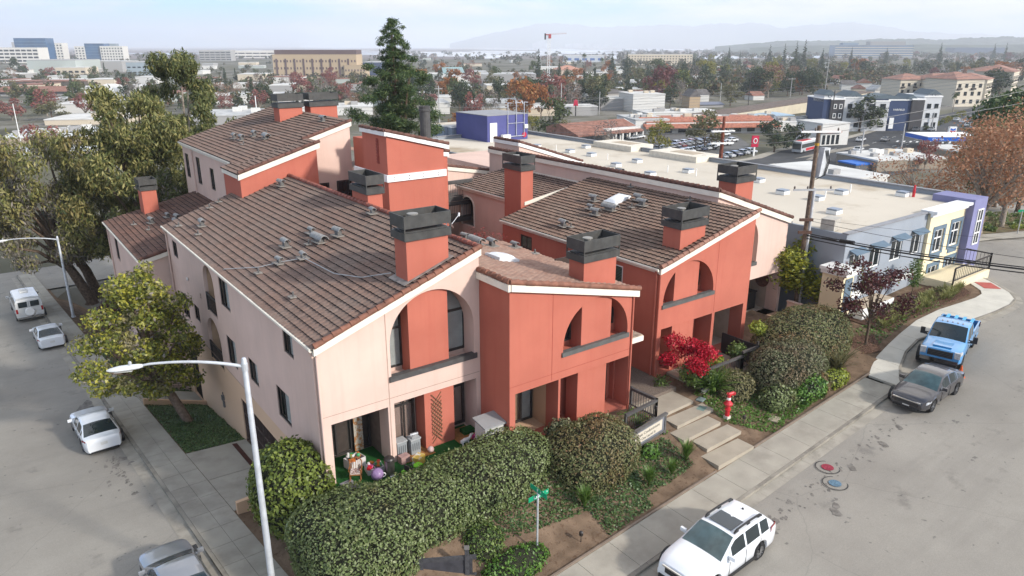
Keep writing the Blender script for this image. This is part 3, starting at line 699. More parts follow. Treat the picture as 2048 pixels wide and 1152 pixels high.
# ==================================================================== the condominium complex
def recess(root, T, a0, a1, z0, z1, d0, d1, m, name="recess", floor=None, back=True):
 """the room behind an opening: sides, ceiling, back"""
 mb = MB(); t = .06
 bar(mb, T, a0 - t, a0, z0 - t, z1 + t, d0, d1); bar(mb, T, a1, a1 + t, z0 - t, z1 + t, d0, d1)
 bar(mb, T, a0, a1, z1, z1 + t, d0, d1); bar(mb, T, a0, a1, z0 - t, z0, d0, d1)
 if back: bar(mb, T, a0 - t, a1 + t, z0 - t, z1 + t, d1, d1 + t)
 return mb.build(name, m, root)
def railing(root, a, b, h=1.0, m=None, name="railing", step=.13, cap=.09):
 a, b = Vector(a), Vector(b); d = (b - a); n = max(2, int(d.length / step)); mb = MB(); z = Vector((0, 0, 1))
 ang = atan2(d.y, d.x)
 for hz, w in ((h, cap), (.12, .05)):
  c = (a + b) / 2 + z * (hz - w / 2); mb.boxr(c, (d.length, cap if hz == h else .05, w), ang)
 for i in range(n + 1):
  p = a + d * (i / n); w = .022; mb.box(p.x - w / 2, p.y - w / 2, p.z + .1, p.x + w / 2, p.y + w / 2, p.z + h - cap)
 for p in (a, b): mb.box(p.x - .05, p.y - .05, p.z - .1, p.x + .05, p.y + .05, p.z + h + .03)
 return mb.build(name, m or RAILGREY, root) if name else mb

# ---------------------------------------------------------------- corner wing (pink, roof rising to the right)
def wing_corner():
 R = thing("townhouse", "pale pink stucco townhouse at the street corner with tall arched front window", "house", (0, 0, -2))
 X1, Y1, zl, zr = 7.64, 25.0, 6.1, 8.81; sl = (zr - zl) / X1
 T = TY(0)
 w = MB()
 wall_mb(w, [(0, -3.5), (X1, -3.5), (X1, zr - .12), (0, zl - .12)], [arch(3.15, 7.33, 3.74, 5.35, 2.05), rect(.36, 2.91, -.12, 2.62), rect(3.2, 7.42, -.12, 2.70)], T, .9)
 w.build("wall", PINK, R)
 TL = TX(0); w = MB(); H = []
 wins = [("w", 22.54, 23.72, 4.38, 5.44, .5), ("w", 21.6, 23.36, .55, 2.09, .6), ("w", 18.9, 20.1, 1.16, 2.17, .5), ("w", 11.71, 13.41, 4.02, 5.60, .62), ("w", 11.7, 13.3, .72, 2.34, .5), ("w", 2.62, 3.78, 4.63, 5.68, .5), ("w", 3.83, 5.48, .83, 2.42, .5), ("w", 8.2, 9.55, 1.1, 2.34, .5)]
 for q in wins: H.append(rect(q[1], q[2], q[3], q[4]))
 H.append(arch(14.6, 16.65, 2.75, 4.7, .93)); H.append(arch(14.65, 17.35, -.45, 1.05, 1.33)); H.append(arch(21.35, 23.55, -5.3, -2.3, .95)); H.append(rect(5.2, 11.9, -3.6, -.93))
 wall_mb(w, [(.9, -4.5), (Y1, -8.5), (Y1, zl - .12), (.9, zl - .12)], H, TL, .2)
 w.box(0.2, Y1 - .2, -6, X1 - .2, Y1, zl - .2); w.box(X1 - .2, .9, -3, X1, Y1, zr - .12)
 w.build("wall", PINKL, R)
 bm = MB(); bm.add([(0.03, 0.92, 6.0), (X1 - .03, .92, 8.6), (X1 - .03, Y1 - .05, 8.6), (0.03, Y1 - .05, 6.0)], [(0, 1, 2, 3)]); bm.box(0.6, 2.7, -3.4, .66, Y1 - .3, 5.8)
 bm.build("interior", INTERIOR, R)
 for q in wins: window(R, TL, q[1], q[2], q[3], q[4], d=.07, fw=.075, mull=(q[5],), blind=(0.05, .5, .05, .95) if q[1] < 13 else None)
 for a0, a1, z0, zt in ((14.6, 16.65, 2.75, 4.0), (14.65, 17.35, -.45, .9)):
  mb = MB(); mb.box(.2, a0 - .1, z0 - .05, 1.1, a1 + .1, z0); mb.box(1.1, a0 - .1, z0, 1.15, a1 + .1, z0 + 3.1); mb.box(.2, a0 - .12, z0, 1.12, a0 - .02, z0 + 3); mb.box(.2, a1 + .02, z0, 1.12, a1 + .12, z0 + 3)
  mb.build("balcony_recess", PEACH, R)
  rl = railing(R, (.06, a0, z0 + .02), (.06, a1, z0 + .02), 1.05, BRONZE, name="balcony_railing")
 d = MB(); bar(d, TL, 21.4, 23.5, -5.3, -2.4, .22, .27); d.build("side_door", mat("dark_door", (0.03, 0.022, 0.02), 0.5), R)
 g = MB();
 for i in range(14): bar(g, TL, 21.42 + i * .16, 21.45 + i * .16, -5.2, -1.9, .10, .13)
 bar(g, TL, 21.4, 23.5, -2.45, -2.36, .09, .14); bar(g, TL, 21.4, 23.5, -3.9, -3.82, .09, .14)
 g.build("iron_gate", BRONZE, R)
 g = MB()
 for i in range(60): bar(g, TL, 5.25 + i * .112, 5.275 + i * .112, -3.5, -.95, .08, .11)
 for z in (-3.4, -2.65, -1.85, -1.05): bar(g, TL, 5.2, 11.9, z, z + .09, .06, .13)
 for y in (5.2, 8.5, 11.82): bar(g, TL, y, y + .08, -3.5, -.95, .05, .14)
 g.build("garage_gate", mat("rust_iron", (0.075, 0.05, 0.042), 0.7, 0.3, 4), R)
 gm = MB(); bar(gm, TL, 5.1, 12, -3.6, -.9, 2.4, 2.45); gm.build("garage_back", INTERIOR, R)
 m = MB(); m.box(-.14, 15.55, -2.6, 0, 15.78, -2.3); m.box(-.10, 15.55, -3.05, 0, 15.75, -2.7); m.tube([(-.05, 15.66, -2.3), (-.05, 15.66, -2.1)], .03, 6); m.build("gas_meter", VENTGREY, R)
 for (y, z) in ((18.8, 5.65), (17.9, 3.1)):
  m = MB()
  for i in range(3): m.box(-.012, y - .1, z + i * .11, -.002, y + .1, z + .06 + i * .11)
  m.build("wall_vent", mat("vent_slot", (0.22, 0.14, 0.11), 0.9), R)
 m = MB(); m.lathe([(0.0, -.05), (.12, -.05), (.10, .0)], (-.02, 20.6, 3.6), 10, 'X'); m.build("wall_lamp", WHITEM, R)
 m = MB(); bar(m, TL, 9.3, 24.9, -.02, .02, -.004, 0); m.build("reveal_joint", mat("reveal_line", (0.36, 0.25, 0.20), 0.9), R)
 m = MB(); bar(m, T, 2.98, 3.02, -.1, 7.0, -.004, 0); bar(m, T, 3.02, 7.6, 2.98, 3.005, -.004, 0); bar(m, T, .03, 2.96, 3.0, 3.025, -.004, 0); m.build("reveal_joint", MATS["reveal_line"], R)
 S = Vector((X1 + .06, 0, (X1 + .06) * sl)); P0 = Vector((-.16, -.12, zl - .03 - .1 * sl))
 tile_roof(R, P0, (0, Y1 + .24, 0), S + Vector((.1, 0, .1 * sl)), TILE, seed=1)
 rake_caps(R, (-.1, -.10, zl + .07), (X1 + .02, -.10, zr + .10))
 fascia(R, (-.14, -.16, zl + .0), (X1 + .04, -.16, zr + .03), (0, .15, 0), .30)
 gutter(R, (-.16, -.05, zl + .0), (-.16, Y1 + .1, zl + .0), (-1, 0, 0))
 fascia(R, (-.02, 0, zl - .02), (-.02, Y1, zl - .02), (-.12, 0, 0), .22)
 # ridge caps along the high edge and the newer red tiles beside them
 rc = MB(); rg = random.Random(3)
 for i in range(60):
  y = -.1 + i * .42; rc.tube([(X1 + .02, y, zr + .10 + rg.uniform(-.01, .01)), (X1 + .02, y + .45, zr + .08)], [.13, .11], 8)
 o = rc.build("ridge_tiles", mat("ridge_red", (0.26, 0.09, 0.065), 0.8, 0.3, 2), R); smooth_by_angle(o, 50)
 rt = MB(); rt.extrude([(X1 - 1.0, 11, zl + sl * (X1 - 1.0) + .125), (X1 - .1, 11, zl + sl * (X1 - .1) + .125), (X1 - .1, 23, zl + sl * (X1 - .1) + .125), (X1 - .45, 23, zl + sl * (X1 - .45) + .125)], (0, 0, .003))
 downspout(R, -.09, .14, -2.4, zl - .5, top=(-.23, .12, zl - .16)); downspout(R, -.09, 24.85, -6, zl - .5, top=(-.23, 24.8, zl - .16)); downspout(R, -.02, -.05, -2.2, zl - .4)
 zr_ = lambda x: zl + sl * x + .05
 for x, y, k in ((1.32, 20.95, "mid"), (2.97, 10.99, "mid"), (4.41, 10.95, "small"), (4.16, 9.35, "large"), (5.0, 8.86, "mid"), (2.03, 9.35, "small"), (2.92, 8.45, "small"), (6.54, 21.22, "mid"), (7.2, 9.32, "small"), (.75, 19.73, "pipe"), (1.04, 4.97, "pipe"), (1.0, 9.5, "pipe"), (3.3, 24.2, "pipe"), (2.6, 23.9, "pipe"), (3.75, 9.75, "pipe"), (.45, 23.2, "pipe")):
  vent(R, (x, y, zr_(x)), k, rz=radians(-30) if k != "pipe" else 0)
 cb = MB(); pts = [(.05, 12.2, zr_(.05) + .1), (1.2, 10.1, zr_(1.2) + .1), (2.1, 9.2, zr_(2.1) + .12), (2.9, 8.3, zr_(2.9) + .1), (2.95, 6.6, zr_(2.95) + .1), (3.0, 4.9, zr_(3.0) + .1), (3.5, 3.1, zr_(3.5) + .1), (4.3, 1.8, zr_(4.3) + .2)]
 cb.tube(pts, .022, 6); cb.build("conduit", mat("conduit_grey", (0.42, 0.42, 0.42), 0.5), R)
 chimney(R, 4.40, 6.42, .50, 1.52, 7.3, 10.58)
 fl = MB(); fl.extrude([(4.15, .36, zr_(4.15) + .06), (6.6, .36, zr_(6.6) + .06), (6.6, 1.75, zr_(6.6) + .06), (4.15, 1.75, zr_(4.15) + .06)], (0, 0, .03)); fl.build("flashing", mat("flashing_grey", (0.25, 0.22, 0.2), 0.7, 0.3), R)
 chimney(R, 7.72, 8.6, 10.9, 12.9, 6.0, 10.48, flues=0)
 b = MB(); b.add([(2.9, .93, 3.5), (7.5, .93, 3.5), (7.5, .93, 7.75), (4.4, .93, 7.45), (2.9, .93, 6.9)], [(0, 1, 2, 3, 4)]); b.build("recess", PINK, R)
 b = MB(); b.box(4.14, .16, 3.74, 6.08, .92, 7.38); b.build("bay", CORAL, R)
 window(R, T, 3.45, 4.14, 3.95, 6.95, d=.86, fw=.09, mull=(), trans=(.60,), blind=(.05, .97, .03, .97))
 window(R, T, 6.16, 7.40, 3.95, 7.05, d=.86, fw=.11, mull=(), trans=(.63,), blind=(.05, .97, .03, .97))
 s = MB(); s.box(3.05, -.08, 3.74, 7.45, .22, 3.98); s.build("sill_rail", RAILGREY, R)
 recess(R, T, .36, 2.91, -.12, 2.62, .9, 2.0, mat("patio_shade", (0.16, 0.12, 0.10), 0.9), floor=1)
 recess(R, T, 3.2, 7.42, -.12, 2.70, .9, 1.05, PINK)
 b = MB(); b.box(4.72, .10, -.12, 6.24, .95, 2.69); b.build("bay", CORAL, R)
 window(R, T, .5, 2.0, -.08, 2.3, d=1.9, fw=.09, mull=(.5,), name="sliding_door"); window(R, T, 2.05, 2.86, -.08, 2.4, d=1.85, fw=.1, mull=(.55,), name="sliding_door")
 cu = MB();
 for i in range(14): cu.quad((2.02 + i * .03, 1.72 + (i % 2) * .04, -.05), (2.05 + i * .03, 1.72 + ((i + 1) % 2) * .04, -.05), (2.05 + i * .03, 1.72 + ((i + 1) % 2) * .04, 2.45), (2.02 + i * .03, 1.72 + (i % 2) * .04, 2.45))
 cu.build("patterned_curtain", mat("curtain_print", (0.55, 0.52, 0.45), 0.9, 0.05, 3, stain=(7.0, (0.45, 0.20, 0.05), 0.5, 0.55, 0.9)), R)
 window(R, T, 3.25, 4.62, -.08, 2.62, d=.9, fw=.1, mull=(.62,), trans=(.78,), name="sliding_door"); window(R, T, 6.35, 7.3, .1, 2.62, d=.9, fw=.12, mull=(.3,), trans=(.8,))
 t = MB(); rg = random.Random(9)
 for i in range(-2, 12):
  for s_ in (1, -1):
   c = .18 + i * .205; L_ = .52
   a = (5.32 - .26, c - s_ * .30); b_ = (5.32 + .26, c + s_ * .30)
   if c < .2 or c > 2.4: continue
   v = Vector((b_[0] - a[0], 0, b_[1] - a[1])); n_ = Vector((-v.z, 0, v.x)).normalized() * .018
   p = Vector((a[0], .085 if s_ > 0 else .06, a[1]))
   t.extrude([p - n_, p + v - n_, p + v + n_, p + n_], (0, -.018, 0))
 t.build("trellis", mat("trellis_wood", (0.20, 0.10, 0.055), 0.8, 0.2, 6), R)
 return R
A_ = wing_corner()

# ---------------------------------------------------------------- red wing beside it (roof falling to the right)
def wing_red_near():
 X0, X1, Y0, Y1, zh, zl = 7.64, 15.05, -2.27, 8.75, 7.80, 6.05; sl = (zl - zh) / (X1 - X0)
 R = thing("townhouse", "coral red townhouse jutting forward beside the pale corner house", "house", (X0, Y0, -2))
 T = TY(Y0); w = MB()
 wall_mb(w, [(X0, -3), (X1, -3), (X1, zl - .1), (X0, zh - .1)], [arch(10.66, 14.76, 3.72, 4.1, 2.05), rect(7.95, 10.43, -.12, 2.63), rect(10.55, 14.95, -.12, 2.64)], T, .9)
 w.box(X0, Y0 + .9, -3, X0 + .2, Y1, zh - .12); w.box(X1 - .2, Y0 + .9, -3, X1, Y1, zl - .12); w.box(X0 + .2, Y1 - .2, -3, X1 - .2, Y1, zl - .2)
 w.build("wall", CORAL, R)
 b = MB(); b.box(10.4, Y0 + .93, 3.5, 14.85, Y0 + 1.0, 6.0); b.build("recess", CORAL, R)
 b = MB(); b.box(11.85, Y0 + .12, 3.72, 13.72, Y0 + .92, 6.13); b.build("bay", CORAL, R)
 window(R, T, 11.0, 11.85, 4.0, 5.6, d=.86, fw=.08, mull=(), pm=DARKGLASS); window(R, T, 13.8, 14.6, 4.2, 5.7, d=.86, fw=.08, mull=(), pm=DARKGLASS)
 s = MB(); s.box(10.58, Y0 - .07, 3.70, 14.84, Y0 + .2, 3.92); s.build("sill_rail", mat("sill_grey", (0.10, 0.10, 0.095), .55), R)
 recess(R, T, 7.95, 10.43, -.12, 2.63, .9, 2.0, PEACH); recess(R, T, 10.55, 14.95, -.12, 2.64, .9, 1.2, CORAL)
 b = MB(); b.box(11.72, Y0 + .12, -.12, 13.55, Y0 + .95, 2.63); b.build("bay", CORAL, R)
 window(R, T, 8.05, 8.75, -.08, 2.4, d=1.9, fw=.1, mull=(), name="sliding_door"); window(R, T, 9.0, 10.35, -.08, 2.45, d=1.85, fw=.1, mull=(.5,), name="sliding_door", blind=(.55, 1, 0, 1))
 for a0, a1 in ((10.6, 11.35), (13.85, 14.55)):
  window(R, T, a0, a1, -.08, 2.1, d=1.1, fw=.05, mull=(), pm=mat("screen_door", (0.09, 0.09, 0.105), .5), name="entry_door")
  window(R, T, a0, a1, 2.12, 2.6, d=1.1, fw=.05, mull=(), pm=BLIND, name="transom_window")
 m = MB(); bar(m, T, 10.0, 10.03, 2.7, 7.1, -.004, 0); bar(m, T, X0, X1, 3.0, 3.02, -.004, 0); m.build("reveal_joint", mat("reveal_red", (0.30, 0.06, 0.04), 0.9), R)
 tile_roof(R, (X1 + .25, Y0 - .12, zl + sl * .25), (0, Y1 - Y0 + .3, 0), (X0 - X1 - .2, 0, -(X1 - X0 + .2) * sl), TILE3, seed=2)
 rake_caps(R, (X1 + .3, Y0 - .10, zl + .02), (X0 - .02, Y0 - .10, zh + .08), r=.125); rake_caps(R, (X0 - .03, Y0 - .1, zh + .08), (X0 - .03, .02, zh + .08), r=.13)
 fascia(R, (X0 - .06, Y0 - .17, zh + .0), (X1 + .25, Y0 - .17, zl - .06), (0, .16, 0), .30); fascia(R, (X0 - .18, Y0 - .17, zh + .0), (X0 - .18, -.02, zh + .0), (.16, 0, 0), .30)
 gutter(R, (X1 + .2, Y0, zl - .05), (X1 + .2, Y1, zl - .05), (1, 0, 0))
 z = lambda x: zh + sl * (x - X0) + .06
 chimney(R, 12.55, 14.62, -1.42, -.38, 5.8, 8.68);
 skylight(R, (11.05, 3.0, z(11.05)), .62, .62, -1, -sl)
 for x, y, k in ((12.3, 8.3, "small"), (12.0, 6.7, "large"), (12.9, 6.5, "mid"), (14.7, 6.8, "small"), (14.9, 5.2, "pipe"), (12.5, 7.7, "pipe")): vent(R, (x, y, z(x)), k)
 downspout(R, X1 - .02, Y0 - .04, -1, zl - .3, CORAL)
 return R
B_ = wing_red_near()

# slatted cream canopy over the entry walk between the two pairs of houses
def entry_walk():
 R = thing("entry_canopy", "flat cream canopy with tiled slats over the entry walk between red houses", "canopy", (15, 2, 2.5))
 mb = MB(); mb.box(15.05, -1.3, 2.62, 17.0, 1.9, 2.9); mb.build("slab", CREAM, R)
 s = MB()
 for i in range(5): s.box(15.06, -1.25 + i * .62, 2.9, 16.95, -.72 + i * .62, 2.96 + .02 * (i % 2))
 s.build("slat", mat("canopy_slat", (0.32, 0.25, 0.19), 0.8, 0.3), R)
 w = MB(); w.extrude([(15.05, -2.4, -.35), (18.55, -2.4, -.35), (18.55, 12, -.35), (15.05, 12, -.35)], (0, 0, .28)); o = w.build("entry_path", AGG); o["kind"] = "structure"
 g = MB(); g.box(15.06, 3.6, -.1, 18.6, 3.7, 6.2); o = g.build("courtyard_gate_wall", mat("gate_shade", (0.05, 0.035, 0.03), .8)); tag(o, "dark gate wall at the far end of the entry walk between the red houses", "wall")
 zt = [-.14, -.33, -.52, -.71, -.90]
 for i, (z, y0, y1, x0, x1) in enumerate(((-.24, -3.9, -2.3, 15.5, 18.3), (-.43, -4.85, -3.6, 15.9, 18.75), (-.62, -5.75, -4.6, 15.35, 18.2), (-.82, -6.7, -5.45, 15.9, 18.6), (-1.03, -7.75, -6.4, 15.45, 18.2))):
  s = MB(); k = .05
  s.extrude([(x0, y0, z - .3), (x1, y0 + .1, z - .3), (x1, y1 + .1, z - .3), (x0, y1, z - .3)], (0, 0, .3)); o = s.build("entry_step", STEPC); o["kind"] = "structure"
entry_walk()

# ---------------------------------------------------------------- second pair
def wing_red_far():
 X0, X1, Y0, Y1, zl, zr = 18.61, 26.47, -.74, 13.4, 6.1, 8.1; sl = (zr - zl) / (X1 - X0)
 R = thing("townhouse", "coral red townhouse behind the bright red shrub with shuttered side window", "house", (X0, Y0, -1.5))
 T = TY(Y0); w = MB()
 wall_mb(w, [(X0, -3), (X1, -3), (X1, zr - .1), (X0, zl - .1)], [arch(18.95, 23.12, 3.80, 4.05, 2.05), rect(18.95, 23.22, -.12, 2.58), rect(23.45, 26.1, -.12, 2.58)], T, .9)
 w.box(X1 - .2, Y0 + .9, -3, X1, Y1, zr - .12); w.box(X0 + .2, Y1 - .2, -3, X1 - .2, Y1, zl - .1)
 TL = TX(X0); wall_mb(w, [(Y0 + .9, -3), (Y1, -3), (Y1, zl - .1), (Y0 + .9, zl - .1)], [rect(2.0, 3.45, 4.15, 5.55), rect(10.2, 11.4, 4.6, 5.5)], TL, .2)
 w.build("wall", CORAL, R)
 for a0, a1, z0, z1 in ((2.0, 3.45, 4.15, 5.55), (10.2, 11.4, 4.6, 5.5)):
  wn = window(R, TL, a0, a1, z0, z1, d=.06, fw=.09, mull=(.5,), pm=DARKGLASS, fm=WHITEM if a0 < 5 else None, name="shuttered_window")
  s = MB()
  for hh in range(2):
   b0 = a0 + .1 + hh * (a1 - a0 - .14) * .5
   for i in range(13): s.add([TL(b0, z0 + .12 + i * (z1 - z0 - .24) / 13, .05), TL(b0 + (a1 - a0) * .42, z0 + .12 + i * (z1 - z0 - .24) / 13, .05), TL(b0 + (a1 - a0) * .42, z0 + .12 + (i + .9) * (z1 - z0 - .24) / 13, .085), TL(b0, z0 + .12 + (i + .9) * (z1 - z0 - .24) / 13, .085)], [(0, 1, 2, 3)])
  s.build("shutter", mat("shutter_green", (0.07, 0.09, 0.065), .6, .2), wn, world=False)
 b = MB(); b.box(18.8, Y0 + .93, 3.6, 23.3, Y0 + 1.0, 5.98); b.build("recess", CORAL, R)
 b = MB(); b.box(19.92, Y0 + .12, 3.80, 21.88, Y0 + .92, 6.07); b.build("bay", CORAL, R)
 window(R, T, 19.15, 19.9, 4.1, 5.5, d=.86, fw=.08, mull=(), pm=DARKGLASS); window(R, T, 21.95, 22.9, 4.15, 5.85, d=.86, fw=.08, mull=(), pm=DARKGLASS)
 s = MB(); s.box(18.88, Y0 - .07, 3.76, 23.2, Y0 + .2, 3.98); s.build("sill_rail", MATS["sill_grey"], R)
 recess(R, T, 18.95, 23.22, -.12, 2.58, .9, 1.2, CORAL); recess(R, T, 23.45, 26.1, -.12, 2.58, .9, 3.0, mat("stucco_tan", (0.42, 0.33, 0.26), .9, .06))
 b = MB(); b.box(19.98, Y0 + .12, -.12, 21.78, Y0 + .95, 2.57); b.build("bay", CORAL, R)
 window(R, T, 19.05, 19.9, -.08, 2.5, d=1.1, fw=.06, mull=(), trans=(.75,), pm=BLIND); window(R, T, 22.0, 22.7, -.08, 2.5, d=1.0, fw=.06, mull=(), trans=(.8,), pm=mat("green_door_glass", (0.12, 0.14, 0.11), .2))
 m = MB(); bar(m, T, 23.31, 23.34, 2.65, 7.0, -.004, 0); m.build("reveal_joint", MATS["reveal_red"], R)
 tile_roof(R, (X0 - .16, Y0 - .12, zl - .03), (0, Y1 - Y0 + .2, 0), (X1 - X0 + .2, 0, (X1 - X0 + .2) * sl), TILE2, seed=3)
 rake_caps(R, (X0 - .1, Y0 - .1, zl + .07), (X1 + .15, Y0 - .1, zr + .1), m=mat("rake_tile_pale", (0.24, 0.125, 0.09), .8, .3, 3))
 fascia(R, (X0 - .14, Y0 - .17, zl + .0), (X1 + .05, Y0 - .17, zr + .02), (0, .16, 0), .30)
 gutter(R, (X0 - .16, Y0 - .05, zl), (X0 - .16, Y1, zl), (-1, 0, 0)); fascia(R, (X0 - .02, Y0, zl - .02), (X0 - .02, Y1, zl - .02), (-.12, 0, 0), .24)
 downspout(R, X0 - .09, Y0 + .2, -.5, zl - .4, CORAL, top=(X0 - .22, Y0 + .15, zl - .15)); downspout(R, X0 - .05, Y0 - .06, -.5, zl - .4, CORAL)
 z = lambda x: zl + sl * (x - X0) + .06
 chimney(R, 20.52, 22.55, -.28, .95, 6.2, 8.86)
 skylight(R, (24.1, 8.2, z(24.1)), .75, .55, 1, sl)
 for x, y, k in ((19.6, 8.3, "mid"), (19.75, 7.75, "pipe"), (22.27, 8.75, "small"), (21.75, 7.75, "mid"), (22.7, 7.4, "large"), (23.3, 9.6, "mid"), (24.6, 6.8, "mid"), (24.1, 6.0, "mid"), (23.6, 6.4, "pipe"), (26, 3.8, "pipe"), (26.1, 9, "pipe")): vent(R, (x, y, z(x)), k, rz=radians(15) if k != "pipe" else 0)
 c = MB(); c.tube([(24.9, .1, 2.58), (24.9, .1, 1.75)], .012, 5)
 return R
C_ = wing_red_far()

def wing_pink_far():
 X0, X1, Y0, Y1, zh, zl = 26.47, 34.2, 2.03, 26.2, 8.80, 6.15; sl = (zl - zh) / (X1 - X0)
 R = thing("townhouse", "pale pink townhouse at the far right end with a high tiled side wall", "house", (X0, Y0, -1.5))
 T = TY(Y0); w = MB()
 wall_mb(w, [(X0, -3), (X1, -3), (X1, zl - .1), (X0, zh - .1)], [arch(26.85, 30.98, 3.45, 5.0, 2.02), rect(27.6, 30.2, -.5, 2.42), rect(30.45, 33.9, -.5, 2.46)], T, .9)
 w.box(X0, Y0 + .9, -3, X0 + .2, Y1, zh - .05); w.box(X1 - .2, Y0 + .9, -3, X1, Y1, zl - .12); w.box(X0 + .2, Y1 - .2, -3, X1 - .2, Y1, zl)
 w.build("wall", PINK, R)
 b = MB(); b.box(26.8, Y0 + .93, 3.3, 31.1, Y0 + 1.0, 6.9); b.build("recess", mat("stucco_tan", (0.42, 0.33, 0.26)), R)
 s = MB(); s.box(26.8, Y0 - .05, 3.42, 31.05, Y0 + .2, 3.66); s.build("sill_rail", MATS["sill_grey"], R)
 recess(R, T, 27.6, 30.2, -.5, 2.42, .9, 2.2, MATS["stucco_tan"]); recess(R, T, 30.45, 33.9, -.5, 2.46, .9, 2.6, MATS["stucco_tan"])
 m = MB(); m.lathe([(0, -.03), (.55, -.03), (.55, 0)], (33.88, Y0 + 1.3, 1.55), 20, 'X'); m.build("round_window", mat("round_opening", (0.14, 0.055, 0.035), .8, .3, 8), R)
 tile_roof(R, (X1 + .2, Y0 - .12, zl + sl * .2), (0, Y1 - Y0, 0), (X0 - X1 - .2, 0, -(X1 - X0 + .2) * sl), TILE, seed=4)
 rake_caps(R, (X1 + .22, Y0 - .1, zl + .02), (X0, Y0 - .1, zh + .08), m=RAKED); rake_caps(R, (X0 + .02, Y0 - .1, zh + .09), (X0 + .02, Y1, zh + .09), m=RAKED, r=.14)
 fascia(R, (X0 - .02, Y0 - .17, zh), (X1 + .22, Y0 - .17, zl - .07), (0, .16, 0), .32); fascia(R, (X0 - .16, Y0 - .16, zh), (X0 - .16, Y1, zh), (.15, 0, 0), .30)
 chimney(R, 29.4, 31.2, 3.0, 4.35, 7.0, 9.92)
 for x, y, k in ((28, 12, "mid"), (29, 9, "large"), (31, 12, "pipe"), (30, 15, "mid"), (28.5, 18, "small")): vent(R, (x, y, zh + sl * (x - X0) + .06), k)
 m = MB(); m.box(30.9, 3.3, -.45, 33.3, 4.1, .75); m.box(30.85, 3.25, .75, 33.35, 4.15, .83); m.build("storage_chest", mat("chest_black", (0.03, 0.028, 0.027), .6), R)
 w = MB(); w.box(33.9, -1.2, -1.6, 34.1, 1.2, .5); w.box(33.85, -1.25, .5, 34.15, 1.25, .56); w.build("garden_wall", PINK, R)
 w = MB(); w.box(26.5, -.2, -1.8, 34.0, 2.9, -.5); w.build("terrace", PEACH, R)
 return R
D_ = wing_pink_far()

def block_behind():
 X0, X1, Y0, Y1, zh, zl = 28.0, 35.2, 24.0, 38.0, 9.30, 7.05
 R = thing("townhouse", "pink house block behind the far townhouse with dark tiled sloping parapet", "house", (X0, Y0, -2))
 w = MB(); wall_mb(w, [(X0, 0), (X1, 0), (X1, zl), (X0, zh)], [], TY(Y0), .3); w.box(X0, Y0 + .3, 0, X0 + .3, Y0 + 3.6, zh); w.box(X0 + .3, Y0 + .3, 0, X1, Y1, zl - .3); w.build("wall", PINK, R)
 rake_caps(R, (X1, Y0 - .05, zl + .18), (X0, Y0 - .05, zh + .2), m=RAKED); rake_caps(R, (X0, Y0 - .05, zh + .2), (X0, Y0 + 3.6, zh + .2), m=RAKED)
 fascia(R, (X0 - .05, Y0 - .12, zh + .12), (X1 + .1, Y0 - .12, zl + .1), (0, .13, 0), .28, m=WHITEM); fascia(R, (X0 - .13, Y0 - .1, zh + .12), (X0 - .13, Y0 + 3.6, zh + .12), (.12, 0, 0), .28, m=WHITEM)
 X0, X1, Y0, Y1, z0 = 21.45, 26.47, 14.6, 23.4, 6.72; sl = .11
 R = thing("townhouse", "small pink courtyard house with arched opening under a brown tile roof", "house", (X0, Y0, -1))
 w = MB(); TL = TX(X0); wall_mb(w, [(Y0, -2), (Y1, -2), (Y1, z0 - .1), (Y0, z0 - .1)], [arch(21.1, 22.9, 3.6, 5.2, .75), rect(15.9, 17.0, 4.0, 5.9)], TL, .25)
 w.box(X0 + .25, Y1 - .2, -2, X1, Y1, z0); w.box(X0 + .25, Y0, -2, X1, Y0 + .2, z0 - .1); w.build("wall", PINK, R)
 b = MB(); b.box(X0 + 1.2, Y0 + .3, -1, X0 + 1.25, Y1 - .3, z0 - .3); b.build("interior", INTERIOR, R)
 window(R, TL, 15.9, 17.0, 4.0, 5.9, d=.08, mull=(.45,), blind=(.2, .9, 0, 1))
 f = MB(); f.tube([TL(21.1, 3.6, -.02), TL(21.1, 5.2, -.02)] + [TL(22 + .9 * cos(pi - pi * i / 14), 5.2 + .75 * sin(pi * i / 14), -.02) for i in range(1, 14)] + [TL(22.9, 5.2, -.02), TL(22.9, 3.6, -.02)], .06, 6); f.build("arch_trim", CREAM, R)
 tile_roof(R, (X0 - .2, Y0 - .1, z0 - .02), (0, Y1 - Y0 + .2, 0), (X1 - X0 + .2, 0, (X1 - X0 + .2) * .16), TILE, seed=6)
 gutter(R, (X0 - .2, Y0, z0), (X0 - .2, Y1, z0), (-1, 0, 0)); fascia(R, (X0 - .02, Y0, z0 - .02), (X0 - .02, Y1, z0 - .02), (-.15, 0, 0), .3); fascia(R, (X0 - .2, Y0 - .2, z0 + .05), (X1, Y0 - .2, z0 + .05 + 5 * .16), (0, .12, 0), .24)
 fl = MB(); fl.extrude([(26.44, 14.6, 7.5), (26.44, 24, 7.5), (26.44, 24, 7.66), (26.44, 14.6, 7.66)], (-.08, 0, 0)); fl.build("flashing", CREAM, R)
 chimney(R, 20.95, 22.0, 14.45, 16.4, -.5, 10.0)
block_behind()

